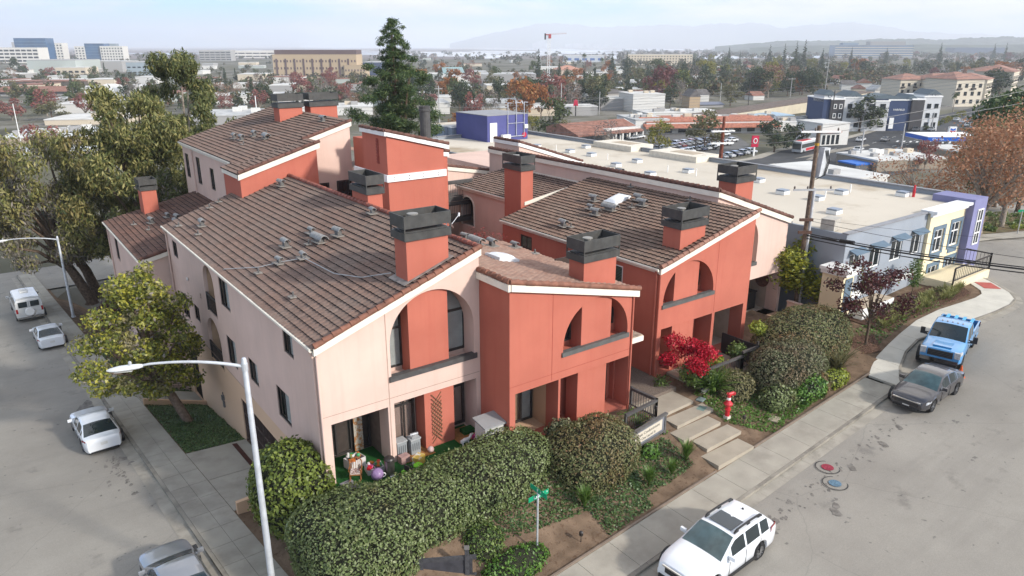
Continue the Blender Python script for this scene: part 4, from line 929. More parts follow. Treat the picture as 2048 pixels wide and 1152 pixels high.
def back_wings():
 X0, X1, Y0, Y1, z0 = -1.71, 5.3, 25.1, 38.7, 4.0; sl = .225
 R = thing("townhouse", "low pink house wing under the trees with slender red chimney", "house", (X0, Y0, -4))
 w = MB(); TL = TX(X0); wall_mb(w, [(Y0, -8), (Y1, -8), (Y1, z0 - .1), (Y0, z0 - .1)], [rect(34.4, 35.8, 1.7, 3.4)], TL, .25)
 wall_mb(w, [(X0, -8), (X1, -8), (X1, z0 + sl * 7 - .1), (X0, z0 - .1)], [], TY(Y0), .25); w.build("wall", PINK, R)
 window(R, TL, 34.4, 35.8, 1.7, 3.4, d=.08, pm=DARKGLASS)
 tile_roof(R, (X0 - .16, Y0 - .1, z0), (0, Y1 - Y0 + .2, 0), (X1 - X0 + .2, 0, (X1 - X0 + .2) * sl), tilemat("roof_tile_dark", (0.105, 0.062, 0.050), (0.145, 0.083, 0.066), (0.18, 0.10, 0.076), (0.14, 0.098, 0.082)), seed=7)
 rake_caps(R, (X0 - .1, Y0 - .08, z0 + .08), (X1, Y0 - .08, z0 + sl * 7 + .1), m=RAKED); fascia(R, (X0 - .14, Y0 - .15, z0), (X1, Y0 - .15, z0 + sl * 7), (0, .14, 0), .28)
 gutter(R, (X0 - .16, Y0, z0 + .02), (X0 - .16, Y1, z0 + .02), (-1, 0, 0)); fascia(R, (X0 - .02, Y0, z0 - .02), (X0 - .02, Y1, z0 - .02), (-.12, 0, 0), .24)
 downspout(R, X0 - .08, Y1 - .6, -7, z0 - .3); downspout(R, X0 - .08, Y0 + .2, -6, z0 - .3)
 chimney(R, .78, 1.85, 36.45, 37.9, 4.0, 7.35, flues=0, cap=.85)
 z = lambda x: z0 + sl * (x - X0) + .05
 for x, y, k in ((.6, 33.2, "mid"), (1.8, 33.3, "small"), (2.1, 31.6, "mid"), (1.7, 30.6, "mid"), (-.4, 34.5, "pipe"), (.1, 31.6, "pipe")): vent(R, (x, y, z(x)), k, rz=radians(-30))
 X0, X1, Y0, Y1, z0 = 5.25, 13.25, 25.0, 41.3, 9.5; sl = .30
 R = thing("townhouse", "tall pink back house with two chimneys and a red bay stepping forward", "house", (X0, Y0, -3))
 w = MB(); TL = TX(X0)
 ws = [(39.6, 40.8, 6.6, 8.6), (36.1, 37.3, 6.5, 8.7), (32.3, 33.4, 6.6, 8.3), (28.7, 29.6, 6.7, 8.4)]
 wall_mb(w, [(Y0, -4), (Y1, -4), (Y1, z0 - .1), (Y0, z0 - .1)], [rect(a, b, c, d) for a, b, c, d in ws], TL, .25)
 wall_mb(w, [(X0 + .25, -3), (X1, -3), (X1, z0 + sl * 8 - .1), (X0 + .25, z0 - .1)], [], TY(Y0), .25); w.box(X1 - .2, Y0 + .25, -3, X1, Y1, z0 + sl * 8 - .1); w.build("wall", PINK, R)
 for a, b, c, d in ws: window(R, TL, a, b, c, d, d=.08, fw=.08, mull=(), pm=DARKGLASS)
 tile_roof(R, (X0 - .18, Y0 - .1, z0), (0, Y1 - Y0 + .2, 0), (X1 - X0 + .3, 0, (X1 - X0 + .3) * sl), TILE, seed=8)
 rake_caps(R, (9.6, Y0 - .08, z0 + sl * 4.4 + .1), (X1 + .1, Y0 - .08, z0 + sl * 8 + .12), m=RAKED); fascia(R, (X0, Y0 - .15, z0 + .02), (X1 + .1, Y0 - .15, z0 + sl * 8.1 + .02), (0, .14, 0), .32)
 gutter(R, (X0 - .18, Y0, z0), (X0 - .18, Y1, z0), (-1, 0, 0)); fascia(R, (X0 - .02, Y0, z0 - .02), (X0 - .02, Y1, z0 - .02), (-.14, 0, 0), .28)
 downspout(R, X0 - .1, 37.9, -2, z0 - .3)
 # red bay in front, its roof the same plane carried forward
 bx0, bx1, by = 4.42, 9.72, 22.75; zb = lambda x: z0 + sl * (x - X0)
 b = MB(); wall_mb(b, [(bx0, -3), (bx1, -3), (bx1, zb(bx1) - .1), (bx0, zb(bx0) - .1)], [arch(8.35, 9.3, 5.2, 6.3, .48)], TY(by), .25); b.box(bx0, by + .25, -3, bx0 + .25, 26.4, zb(bx0) - .1); b.box(bx1 - .25, by + .25, -3, bx1, Y0, zb(bx1) - .15); b.build("bay", CORAL, R)
 tile_roof(R, (bx0 - .16, by - .1, zb(bx0) + .012), (0, Y0 - by + 1.5, 0), (1.0, 0, sl), TILE, seed=9, name="bay_roof"); tile_roof(R, (bx0 + .8, by - .1, zb(bx0 + .96) + .012), (0, Y0 - by - .02, 0), (bx1 - bx0 - .6, 0, (bx1 - bx0 - .6) * sl), TILE, seed=10, name="bay_roof")
 rake_caps(R, (bx0 - .1, by - .08, zb(bx0) + .1), (bx1 + .2, by - .08, zb(bx1) + .16), m=RAKED); fascia(R, (bx0 - .15, by - .16, zb(bx0)), (bx1 + .2, by - .16, zb(bx1) + .06), (0, .15, 0), .34); fascia(R, (bx0 - .15, by - .15, zb(bx0)), (bx0 - .15, 26.3, zb(bx0)), (.13, 0, 0), .28); fascia(R, (bx1 + .1, by - .1, zb(bx1) + .04), (bx1 + .1, Y0 - .16, zb(bx1) + .04), (.1, 0, 0), .2)
 bi = MB(); bi.box(8.2, by + .5, 5, 9.5, by + .55, 7); bi.build("interior", INTERIOR, R)
 T = TY(Y0)
 window(R, T, 10.1, 11.35, 5.95, 7.7, d=-.02, fw=.12, mull=(), pm=DARKGLASS); window(R, T, 11.95, 13.1, 6.0, 7.75, d=-.02, fw=.12, mull=(.5,), pm=DARKGLASS)
 for x0, x1 in ((11.1, 13.0), (13.7, 16.0)): chimney(R, x0, x1, 33.3, 34.6, 9.5, 13.5, flues=0)
 sl_ = lambda x: z0 + sl * (x - X0) + .05
 for x, y, k in ((7.5, 33.7, "mid"), (7.6, 32.2, "mid"), (8.5, 31.9, "mid"), (8.6, 29.5, "large"), (12.5, 28, "mid"), (9.2, 31.2, "pipe"), (7.2, 30.5, "pipe")): vent(R, (x, y, sl_(x)), k, rz=radians(-30))
 X0, X1, Y0, Y1, zh, zl = 11.6, 15.72, 16.0, 19.4, 12.1, 11.05
 R = thing("stair_tower", "tall coral red tower with cream belt band and sloping tiled top", "tower", (X0, Y0, -1))
 w = MB(); wall_mb(w, [(X0, -1), (X1, -1), (X1, zl - .12), (X0, zh - .12)], [], TY(Y0), .25); w.box(X0, Y0 + .25, -1, X0 + .25, Y1, zh - .12); w.box(X1 - .25, Y0 + .25, -1, X1, Y1, zl - .12); w.box(X0 + .25, Y1 - .25, -1, X1 - .25, Y1, zl - .12); w.build("wall", CORAL, R)
 tile_roof(R, (X1 + .3, Y0 - .1, zl - .05), (0, Y1 - Y0 + .2, 0), (X0 - X1 - .5, 0, (zh - zl) + .12), TILE, seed=11)
 rake_caps(R, (X1 + .35, Y0 - .1, zl + .0), (X0 - .1, Y0 - .1, zh + .08), m=RAKED, r=.11); rake_caps(R, (X0 - .12, Y0 - .1, zh + .08), (X0 - .12, Y1, zh + .08), m=RAKED, r=.11)
 fascia(R, (X0 - .05, Y0 - .16, zh + .02), (X1 + .35, Y0 - .16, zl - .08), (0, .15, 0), .26, m=WHITEM); fascia(R, (X0 - .18, Y0 - .16, zh + .02), (X0 - .18, Y1, zh + .02), (.15, 0, 0), .26, m=WHITEM)
 b = MB(); b.box(X0 - .12, Y0 - .12, 8.98, X1 + .12, Y0 + .0, 9.42); b.box(X0 - .12, Y0, 8.98, X0, Y1 + 1.4, 9.42); b.build("belt_band", WHITEM, R)
 for x in (12.0, 13.05, 14.1, 15.2):
  for z in (9.1, 9.28): bo = MB(); bo.lathe([(0, -.02), (.035, -.015), (.035, 0)], (x, Y0 - .125, z), 8, 'Y'); bo.build("bolt", BRONZE, R)
 q = ony(849, 212, 18.7); v = MB(); v.lathe([(.36, 10.6), (.36, q.z - .35), (.42, q.z - .33), (.42, q.z - .2), (.38, q.z - .18), (.40, q.z), (.30, q.z - .02), (.30, q.z - .4), (0, q.z - .5)], (q.x, 18.7, 0), 16); v.build("flue_pipe", RAILGREY, R)
 v = MB(); v.box(X0 - .02, 17.1, 10.0, X0 + .01, 17.4, 11.6); v.build("louvre", mat("louvre_red", (0.25, 0.05, 0.035), .8), R)
 s = MB()
 for i in range(8): s.box(X0 - .05, 17.1, 10.05 + i * .19, X0 - .02, 17.4, 10.15 + i * .19)
 s.build("louvre_blades", MATS["louvre_red"], R)
 # landing wall between tower and back house, second red slab right of the tower, walkway rails
 R = thing("stair_tower", "narrow red wall block with tiled cap right of the tall tower", "tower", (17, 20, -1))
 w = MB(); w.box(16.2, 19.6, -1, 18.2, 21.4, 9.9); w.build("wall", CORAL, R); rake_caps(R, (16.1, 19.55, 10.3), (18.3, 19.55, 10.0), m=RAKED); fascia(R, (16.1, 19.5, 10.2), (18.3, 19.5, 9.92), (0, .1, 0), .3, m=WHITEM)
 R = thing("stair_tower", "narrow red wall block with tiled cap left of the tall tower", "tower", (13.6, 24, -1))
 w = MB(); w.box(13.3, 22.6, -1, 15.3, 24.6, 10.9); w.build("wall", CORAL, R); rake_caps(R, (15.4, 22.5, 11.0), (13.2, 22.5, 11.35), m=RAKED); fascia(R, (13.2, 22.45, 11.22), (15.4, 22.45, 10.92), (0, .1, 0), .3, m=WHITEM)
 R = thing("townhouse", "low pink block with dark tiled cap behind the courtyard walkway", "house", (18, 26, -1))
 w = MB(); wall_mb(w, [(18.3, -1), (26, -1), (26, 6.9), (18.3, 8.3)], [], TY(26), .3); w.box(18.3, 26.3, -1, 26, 40, 6.7); w.build("wall", PINK, R); rake_caps(R, (26.2, 25.95, 7.05), (18.1, 25.95, 8.5), m=RAKED); fascia(R, (18.1, 25.88, 8.42), (26.2, 25.88, 6.98), (0, .1, 0), .3)
 tile_roof(R, (26, 26, 6.8), (0, 14, 0), (-7.7, 0, 1.45), TILE3, seed=12); vent(R, (20.5, 28.5, 8.0), "large")
 R = thing("walkway_bridge", "dark railed upper walkway crossing the courtyard behind the red tower", "walkway", (18, 22, 4))
 for z in (5.9, 4.2):
  f = MB(); f.box(15.8, 22.6, z - .35, 22.2, 24.2, z); f.build("walkway_floor", RAILGREY, R)
  railing(R, (15.8, 22.65, z), (22.2, 22.65, z), 1.1, RAILGREY, step=.16); t = MB(); t.box(15.7, 22.55, z + 1.12, 22.3, 22.7, z + 1.3); t.build("top_beam", RAILGREY, R)
 R = thing("walkway_bridge", "dark railed balcony below the bay windows of the back house", "walkway", (10, 22, 4))
 railing(R, (9.8, 20.6, 5.2), (12.3, 20.6, 5.2), 1.0, BRONZE); railing(R, (12.3, 20.6, 5.2), (13.2, 22.2, 5.2), 1.0, BRONZE); f = MB(); f.box(9.75, 20.5, 5.0, 13.2, 25, 5.2); f.build("walkway_floor", RAILGREY, R)
 c = MB(); c.extrude([(8.0, 9, -.4), (21.4, 9, -.4), (26, 26, -.4), (8, 26, -.4)], (0, 0, .2)); o = c.build("courtyard_path", AGG); o["kind"] = "structure"
back_wings()

# ==================================================================== planting
LEAF_HEDGE = leafmat("hedge_leaf", [(0.070, 0.105, 0.028), (0.125, 0.168, 0.050), (0.185, 0.230, 0.082), (0.260, 0.295, 0.140), (0.150, 0.190, 0.064)], 0.45, patch=((0.19, 0.085, 0.045), 0.60, 0.74, 0.45), pscale=0.9, spec=0.4)
LEAF_HEDGE_RED = leafmat("hedge_leaf_russet", [(0.085, 0.098, 0.034), (0.145, 0.160, 0.058), (0.200, 0.200, 0.088), (0.185, 0.205, 0.092), (0.235, 0.140, 0.075)], 0.5, patch=((0.25, 0.10, 0.05), 0.52, 0.68, 0.45), pscale=0.55, spec=0.3)
LEAF_LIME = leafmat("lime_leaf", [(0.112, 0.158, 0.022), (0.225, 0.270, 0.033), (0.345, 0.375, 0.053), (0.150, 0.195, 0.030)], 0.45, spec=0.4)
LEAF_MAG = leafmat("street_tree_leaf", [(0.080, 0.106, 0.022), (0.160, 0.184, 0.035), (0.304, 0.296, 0.048), (0.432, 0.400, 0.064)], 0.42, patch=((0.23, 0.19, 0.13), 0.56, 0.68, 0.75), pscale=0.6, spec=0.4)
LEAF_EUC = leafmat("eucalyptus_leaf", [(0.078, 0.094, 0.031), (0.156, 0.164, 0.053), (0.258, 0.242, 0.086), (0.366, 0.320, 0.125)], 0.5, patch=((0.20, 0.105, 0.045), 0.55, 0.72, 0.45), pscale=0.28)
LEAF_EUCD = leafmat("eucalyptus_leaf_dark", [(0.049, 0.068, 0.024), (0.105, 0.124, 0.043), (0.182, 0.189, 0.068)], 0.5, pscale=0.3)
LEAF_GREY = leafmat("grey_leaf", [(0.125, 0.112, 0.094), (0.200, 0.181, 0.150), (0.275, 0.237, 0.206), (0.163, 0.150, 0.094)], 0.6, pscale=0.4)
LEAF_PINE = leafmat("pine_needle", [(0.023, 0.051, 0.019), (0.058, 0.101, 0.035), (0.127, 0.166, 0.051)], 0.5, spec=0.3)
LEAF_IVY = leafmat("ivy_leaf", [(0.030, 0.064, 0.018), (0.055, 0.110, 0.030), (0.110, 0.175, 0.052), (0.156, 0.221, 0.092)], 0.4, spec=0.45)
LEAF_IVY2 = leafmat("ivy_leaf_bright", [(0.042, 0.098, 0.017), (0.084, 0.182, 0.025), (0.154, 0.266, 0.049)], 0.4, spec=0.4)
LEAF_RED = leafmat("scarlet_leaf", [(0.20, 0.004, 0.012), (0.42, 0.008, 0.025), (0.60, 0.03, 0.06)], 0.5)
LEAF_PLUM = leafmat("plum_leaf", [(0.039, 0.016, 0.018), (0.085, 0.029, 0.031), (0.143, 0.049, 0.046)], 0.5)
LEAF_GRN = leafmat("mid_green_leaf", [(0.047, 0.085, 0.023), (0.104, 0.161, 0.038), (0.189, 0.255, 0.057)], 0.45, spec=0.4)
LEAF_OLIVE = leafmat("olive_leaf", [(0.091, 0.087, 0.036), (0.173, 0.160, 0.073), (0.255, 0.227, 0.118)], 0.55)
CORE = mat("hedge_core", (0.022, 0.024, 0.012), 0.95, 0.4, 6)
LEAF_GRASSY = leafmat("strap_leaf", [(0.049, 0.105, 0.017), (0.098, 0.182, 0.028), (0.182, 0.280, 0.070)], 0.4, spec=0.4)
RNG = np.random.default_rng(7)

def superell(c, h, n, rng, p=3.2, top=1.0):
 """points and normals on a rounded clipped-hedge body: half sizes h, exponent p; nothing on the underside"""
 P, N = [], []
 while len(P) < n:
  d = rng.normal(0, 1, 3); d /= np.linalg.norm(d)
  if d[2] < -0.75: continue
  r = (abs(d[0]) ** p + abs(d[1]) ** p + abs(d[2]) ** p) ** (-1 / p)
  q = d * r; nn = np.sign(q) * np.abs(q) ** (p - 1) / h; nn /= np.linalg.norm(nn)
  P.append(q * h); N.append(nn)
 return np.array(P), np.array(N)
def lumps(P, seed, amp, f):
 s = np.random.default_rng(seed).uniform(0, 6, (3, 3)); o = np.zeros(len(P))
 for k, (a, w) in enumerate(((1, 1), (.6, 2.1), (.35, 4.3))):
  o += a * np.sin(P[:, 0] * f * w + s[k, 0]) * np.sin(P[:, 1] * f * w * 1.1 + s[k, 1]) * np.cos(P[:, 2] * f * w + s[k, 2])
 return o * amp
def hedge(name, label, cat, boxes, m, size=0.075, dens=170, seed=1, lump=0.10, p=3.0, group=None, sub="foliage", stray=0.03):
 """clipped shrub: one or more rounded bodies (cx, cy, cz, hx, hy, hz, rz) clad in small leaves over a dark core"""
 rng = np.random.default_rng(seed); c0 = boxes[0]; zb = min(b[2] - b[5] for b in boxes)
 R = thing(name, label, cat, (c0[0], c0[1], zb), 0, group)
 mb = MB(); core = MB()
 for k, (cx, cy, cz, hx, hy, hz, rz) in enumerate(boxes):
  h = np.array([hx, hy, hz]); area = 4 * pi * ((hx * hy) ** 1.6 / 3 + (hx * hz) ** 1.6 / 3 + (hy * hz) ** 1.6 / 3) ** (1 / 1.6) * .8
  n = int(area * dens); P, N = superell(None, h, n, rng, p)
  off = lumps(P, seed + k, lump, 1.6) + rng.normal(0, 0.035, n) + (rng.random(n) < stray) * rng.uniform(0, .16, n); P = P + N * off[:, None]
  cr, sr = cos(rz), sin(rz); RM = np.array([[cr, -sr, 0], [sr, cr, 0], [0, 0, 1]]); P = P @ RM.T + np.array([cx, cy, cz]); N = N @ RM.T
  keep = np.ones(n, bool)
  for k2, b in enumerate(boxes):
   if k2 == k: continue
   q = (P - np.array(b[:3])); c2, s2 = cos(-b[6]), sin(-b[6]); q = q @ np.array([[c2, -s2, 0], [s2, c2, 0], [0, 0, 1]]).T; q /= np.array(b[3:6]) * .93
   keep &= (np.abs(q) ** p).sum(1) > 1
  mb.leaves(leafquads(P[keep], N[keep], size, rng, .6, .55))
  nu, nv = 22, 12; vs = []
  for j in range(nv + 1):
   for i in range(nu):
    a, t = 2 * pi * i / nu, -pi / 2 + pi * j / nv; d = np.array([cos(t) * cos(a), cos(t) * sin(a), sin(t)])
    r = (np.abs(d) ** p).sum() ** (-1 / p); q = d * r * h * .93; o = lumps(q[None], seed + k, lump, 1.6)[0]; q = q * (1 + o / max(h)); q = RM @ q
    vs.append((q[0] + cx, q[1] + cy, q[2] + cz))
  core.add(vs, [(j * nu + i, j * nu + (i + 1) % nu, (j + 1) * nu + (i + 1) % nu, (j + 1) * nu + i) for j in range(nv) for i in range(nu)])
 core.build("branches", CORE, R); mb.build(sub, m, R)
 return R
def scatter_cover(name, label, polys, zf, m, dens=220, size=.05, seed=3, h=.12, cat="ground cover"):
 rng = np.random.default_rng(seed); mb = MB()
 for poly in polys:
  xs = [p[0] for p in poly]; ys = [p[1] for p in poly]; ar = (max(xs) - min(xs)) * (max(ys) - min(ys)); n = int(ar * dens)
  X = rng.uniform(min(xs), max(xs), n); Y = rng.uniform(min(ys), max(ys), n); ins = np.zeros(n, bool); j = len(poly) - 1
  for i in range(len(poly)):
   xi_, yi_ = poly[i]; xj, yj = poly[j]
   with np.errstate(divide='ignore', invalid='ignore'):
    ins ^= ((yi_ > Y) != (yj > Y)) & (X < (xj - xi_) * (Y - yi_) / (yj - yi_ + 1e-12) + xi_)
   j = i
  X, Y = X[ins], Y[ins]
  edge = .06 * np.sin(X * 5.1) + .06 * np.sin(Y * 4.3)
  lum = np.sin(X * 2.1 + 1) * np.sin(Y * 2.4) * .5 + .5
  Z = np.array([zf(a, b) for a, b in zip(X, Y)]) + h * (.35 + .65 * lum) * rng.random(len(X)) ** .7
  N = np.tile([0, 0, 1.0], (len(X), 1)); mb.leaves(leafquads(np.stack([X, Y, Z], 1), N, size, rng, .7, .5))
 o = mb.build(name, m); tag(o, label, cat, kind="stuff"); return o
def leafy_tree(name, label, cat, base, H, R, z0, blobs, n, size, lm, bm=None, tr=.16, limbs=7, seed=1, lean=(0, 0), droop=0, shell=.5, extra=None, rz=0, asp=.5, group=None, jit=.8):
 rng = np.random.default_rng(seed); T = thing(name, label, cat, base, rz, group)
 if isinstance(blobs, str): blobs = crown_blobs(rng, 26, R, H - z0, z0, blobs)
 P, N = blob_points(blobs, n, rng, shell); mb = MB().leaves(leafquads(P, N, size, rng, asp, jit, droop)); mb.build("crown", lm, T, world=False)
 if extra:
  lm2, frac, bl2 = extra; P, N = blob_points(bl2 or blobs, int(n * frac), rng, shell); MB().leaves(leafquads(P, N, size, rng, asp, jit, droop)).build("pale_foliage", lm2, T, world=False)
 t = MB(); trunk_mb(t, rng, H, tr, blobs, z0, 0, limbs, lean); o = t.build("trunk", bm or BARK, T, world=False); smooth_by_angle(o, 60)
 return T
def tuft(name, label, cat, p, n, L, m, w=.05, spread=.9, seed=1, group=None, stiff=.35):
 """clump of arching strap leaves"""
 rng = random.Random(seed); mb = MB()
 for i in range(n):
  a = rng.uniform(0, 2 * pi); l = L * rng.uniform(.6, 1.1); d = Vector((cos(a), sin(a), 0)); s = Vector((-sin(a), cos(a), 0)) * w * rng.uniform(.7, 1.2); sp = spread * rng.uniform(.25, 1); pts = []
  for k in range(5):
   t = k / 4; q = d * (l * sp * t * (.35 + .65 * t)) + Vector((0, 0, l * (t - (1 - stiff) * sp * t * t * .75))); pts.append(q)
  for k in range(4):
   w0, w1 = (1 - (k / 4) ** 2), (1 - ((k + 1) / 4) ** 2); mb.quad(pts[k] - s * w0, pts[k] + s * w0, pts[k + 1] + s * w1, pts[k + 1] - s * w1)
 o = mb.build(name, m); o.location = p; return tag(o, label, cat, group)

def planting():
 yz = yard_z
 # --- clipped hedges in front of the corner house
 hedge("hedge_shrub", "long bulky variegated green hedge wrapping the corner below the patio", "hedge", [(2.0, -3.55, -.6, 3.6, 1.75, 1.7, .06), (5.6, -3.35, -.3, 3.5, 1.7, 1.55, .16), (-.35, -3.2, -.95, 2.15, 2.75, 1.65, .0)], LEAF_HEDGE, .056, 330, seed=11, lump=.10)
 hedge("hedge_shrub", "large rounded russet hedge ball left of the condominium sign", "hedge", [(10.6, -4.45, -.35, 2.35, 1.7, 1.55, .12)], LEAF_HEDGE_RED, .055, 330, seed=12, p=2.6)
 hedge("hedge_shrub", "bright lime green bush at the left edge of the patio", "hedge", [(-1.15, 1.0, -.3, 1.6, 1.95, 1.95, 0)], leafmat("corner_leaf", [(0.060, 0.090, 0.016), (0.125, 0.165, 0.028), (0.21, 0.25, 0.045), (0.09, 0.125, 0.022)], .45, spec=.4), .085, 170, seed=13, p=2.3, lump=.16, stray=.08)
 hedge("hedge_shrub", "small round green bush beside the wooden bench-like sign back", "hedge", [(3.75, -5.75, -1.2, .85, .8, .78, 0)], LEAF_GRN, .055, 330, seed=14, p=2.2, lump=.05)
 hedge("hedge_shrub", "low mounded green shrub at the bottom edge below the street sign", "hedge", [(4.4, -7.1, -1.55, 1.5, .75, .55, .1)], LEAF_IVY2, .065, 220, seed=15, p=2.2)
 # --- right yard
 hedge("hedge_shrub", "broad domed reddish green hedge at the far right of the yard", "hedge", [(28.3, -3.5, .25, 4.1, 2.15, 2.15, .1)], LEAF_HEDGE_RED, .062, 240, seed=21, p=2.4)
 hedge("hedge_shrub", "grey green clipped hedge mound in front of the broad domed hedge", "hedge", [(24.9, -4.8, .05, 2.7, 1.6, 1.7, .1)], leafmat("hedge_leaf_dusty", [(0.085, 0.100, 0.045), (0.150, 0.165, 0.080), (0.205, 0.210, 0.120), (0.220, 0.175, 0.110)], .5, patch=((0.16, 0.08, 0.05), .5, .65, .5), pscale=.6), .06, 250, seed=22, p=2.6)
 hedge("shrub", "loose olive shrub with arching twigs beside the terrace railing", "shrub", [(21.2, -4.0, -.35, 1.25, 1.15, 1.05, 0)], LEAF_OLIVE, .07, 210, seed=23, p=2.0, lump=.2, stray=.25)
 hedge("shrub", "speckled green shrub at the yard edge right of the red fire riser", "shrub", [(22.4, -6.0, -.5, 1.05, .8, .75, 0)], LEAF_HEDGE, .075, 200, seed=24, p=2.1, lump=.15, stray=.15)
 hedge("shrub", "bright green shrub between speckled shrub and the sidewalk hedge", "shrub", [(24.6, -6.4, -.45, 1.25, .7, .7, 0)], LEAF_IVY2, .085, 190, seed=25, p=2.1, lump=.18, stray=.15)
 hedge("shrub", "yellow green low shrub at the end of the sidewalk planting", "shrub", [(27.2, -6.4, -.5, 1.1, .55, .45, 0)], LEAF_LIME, .08, 210, seed=26, p=2.1, lump=.15, stray=.1)
 hedge("shrub", "reddish low shrub squeezed between the green and yellow shrubs", "shrub", [(25.9, -6.3, -.5, .55, .6, .6, 0)], LEAF_HEDGE_RED, .08, 210, seed=27, p=2.1, lump=.15, stray=.1)
 hedge("shrub", "variegated bush against the red house patio opening", "shrub", [(10.1, -2.9, .1, .75, .5, .75, 0)], leafmat("variegated_leaf", [(0.06, 0.08, 0.03), (0.16, 0.17, 0.09), (0.34, 0.32, 0.2)], .5), .07, 260, seed=28, p=2, lump=.15, stray=.2)
 # --- red shrub by the entry
 rng = np.random.default_rng(5)
 bl = [(rng.uniform(-1.3, 1.3), rng.uniform(-1.0, 1.0), rng.uniform(1.5, 2.6), .65, .6, .42) for _ in range(9)]
 lo = [(rng.uniform(-1.2, 1.2), rng.uniform(-1.0, .9), rng.uniform(.3, 1.5), .55, .5, .42) for _ in range(9)]
 leafy_tree("scarlet_shrub", "brilliant scarlet leaved shrub by the entry steps", "shrub", (19.3, -2.5, yz(19.3, -2.5)), 2.6, 1.6, .5, bl, 4200, .075, LEAF_RED, tr=.05, limbs=8, seed=31, extra=(LEAF_GRN, .55, lo), shell=.2)
 # --- small green plants
 for i, (x, y, L, n, mm, lb) in enumerate(((12.0, -6.7, 1.0, 170, LEAF_GRN, "spiky dark green clump at the yard edge below the condominium sign, left of a pair"), (13.4, -6.75, .85, 130, LEAF_GRN, "small spiky clump of dark green blades between its two larger neighbours"), (14.6, -6.55, 1.1, 190, LEAF_GRN, "spiky upright clump of green blades beside the lowest entry step"), (8.55, -6.3, 1.05, 170, LEAF_GRN, "lone spiky green clump at the foot of the russet hedge ball"))):
  tuft("spiky_plant", lb, "plant", (x, y, yz(x, y)), n, L, LEAF_GRASSY, .03, .6, 40 + i, group="spiky clumps along the front yard edge", stiff=.7)
 tuft("strap_leaf_plant", "large fountain of glossy green strap leaves behind the red fire riser", "plant", (19.9, -3.75, yz(19.9, -3.7)), 150, 1.9, LEAF_GRASSY, .07, 1.1, 51)
 tuft("flax_plant", "bronze flax with long drooping blades at the end of the hedge", "plant", (28.2, -5.9, yz(28, -5.9)), 70, 2.1, LEAF_OLIVE, .06, .95, 52, stiff=.6)
 tuft("strap_leaf_plant", "low green strap leaf tuft beside the small path light", "plant", (14.1, -3.9, yz(14.1, -3.9)), 40, .8, LEAF_GRASSY, .04, .8, 53)
 hedge("shrub", "small bright green leafy plant below the condominium sign board", "plant", [(13.4, -5.3, -.75, .5, .4, .35, 0)], LEAF_IVY2, .08, 260, seed=54, p=2, lump=.1, stray=.2)
 # potted lollipop tree and shrubs on the red house terrace
 leafy_tree("potted_tree", "small lollipop tree with yellow green ball crown on the terrace", "tree", (24.9, -2.7, -.1), 2.4, .55, 1.7, [(0, 0, 2.0, .5, .5, .38)], 500, .08, LEAF_LIME, tr=.035, limbs=1, seed=61)
 for i, (x, y, r, h, mm, lb) in enumerate(((21.4, -2.6, .65, 1.0, LEAF_LIME, "yellow green potted shrub on the terrace beside the railing"), (23.3, -2.6, .55, 1.3, LEAF_GRN, "taller pale green potted shrub near the terrace corner"), (20.0, -2.0, .4, .9, LEAF_OLIVE, "small olive potted shrub behind the scarlet shrub"))):
  R = thing("potted_shrub", lb, "potted plant", (x, y, -.1), 0, "potted shrubs on the red house terrace")
  p = MB(); p.lathe([(.0, 0), (.22, 0), (.30, .45), (.26, .45), (.24, .38), (0, .38)], (0, 0, 0), 14); p.build("pot", mat("clay_pot", (0.25, 0.2, 0.17), .8), R, world=False)
  rg = np.random.default_rng(70 + i); P, N = blob_points([(0, 0, h * .75, r, r, h * .42)], 650, rg, .3); MB().leaves(leafquads(P, N, .075, rg)).build("foliage", mm, R, world=False)
 # --- ground covers
 scatter_cover("ivy_ground_cover", "dark ivy ground cover under the front hedges", [[(4.2, -6.1), (9.6, -6.6), (10, -2.6), (4, -2.6)], [(8.5, -7.9), (11.2, -7.7), (12.6, -4.4), (8.8, -4.4)], [(11.2, -7.2), (14.8, -6.9), (14.9, -5.0), (11.4, -4.8)]], yz, LEAF_IVY, 330, .055, 3)
 scatter_cover("ivy_ground_cover", "bright green ground cover around the red fire riser", [[(18.6, -5.6), (20.2, -7.4), (26, -6.8), (26, -3), (19, -3.1)]], yz, LEAF_IVY2, 260, .055, 4)
 scatter_cover("ivy_ground_cover", "green ground cover beside the upper entry steps", [[(13.2, -4.8), (15.4, -4.9), (15.4, -2.4), (13.4, -2.6)]], yz, LEAF_IVY2, 90, .055, 6)
 scatter_cover("ivy_ground_cover", "sparse green planting along the office building planter", [[(31, -5.6), (34.5, -5.2), (39.6, -4.6), (47, -5.0), (47, -2.8), (31, -3.2)]], lambda x, y: G(x, y) + .14, LEAF_IVY2, 45, .07, 9)
 sy = lambda x, y: (G(-3, y) + .13) + (wz(y) - G(-3, y) - .13) * max(0, min(1, (x - xi(y)) / (0.15 - xi(y))))
 scatter_cover("ivy_ground_cover", "dark ivy planter between the driveway and the side door walkway", [[(xi(12) + .05, 12.0), (-.03, 12.0), (-.03, 20.45), (xi(20.4) + .05, 20.45)]], sy, LEAF_IVY, 420, .055, 5, .16)
 scatter_cover("ivy_ground_cover", "ivy planter beyond the side door walkway under the street tree", [[(xi(23.8) + .05, 23.8), (-.03, 23.8), (-.03, 25), (-1.7, 25.2), (-1.7, 38), (xi(38), 38)]], sy, LEAF_IVY, 220, .06, 8, .16)
 # --- street tree on the left
 rng = np.random.default_rng(17); bl = []
 for i in range(34):
  t = i / 33; a = i * 2.4; q = sqrt(rng.uniform(.05, .95)) * (3.5 * (1 - abs(t - .38) ** 1.5 * 1.35)); s = rng.uniform(.75, 1.2)
  bl.append((q * cos(a) - 1.5, q * sin(a) * .9 + .4, 2.5 + 6.4 * t, s, s, s * .6))
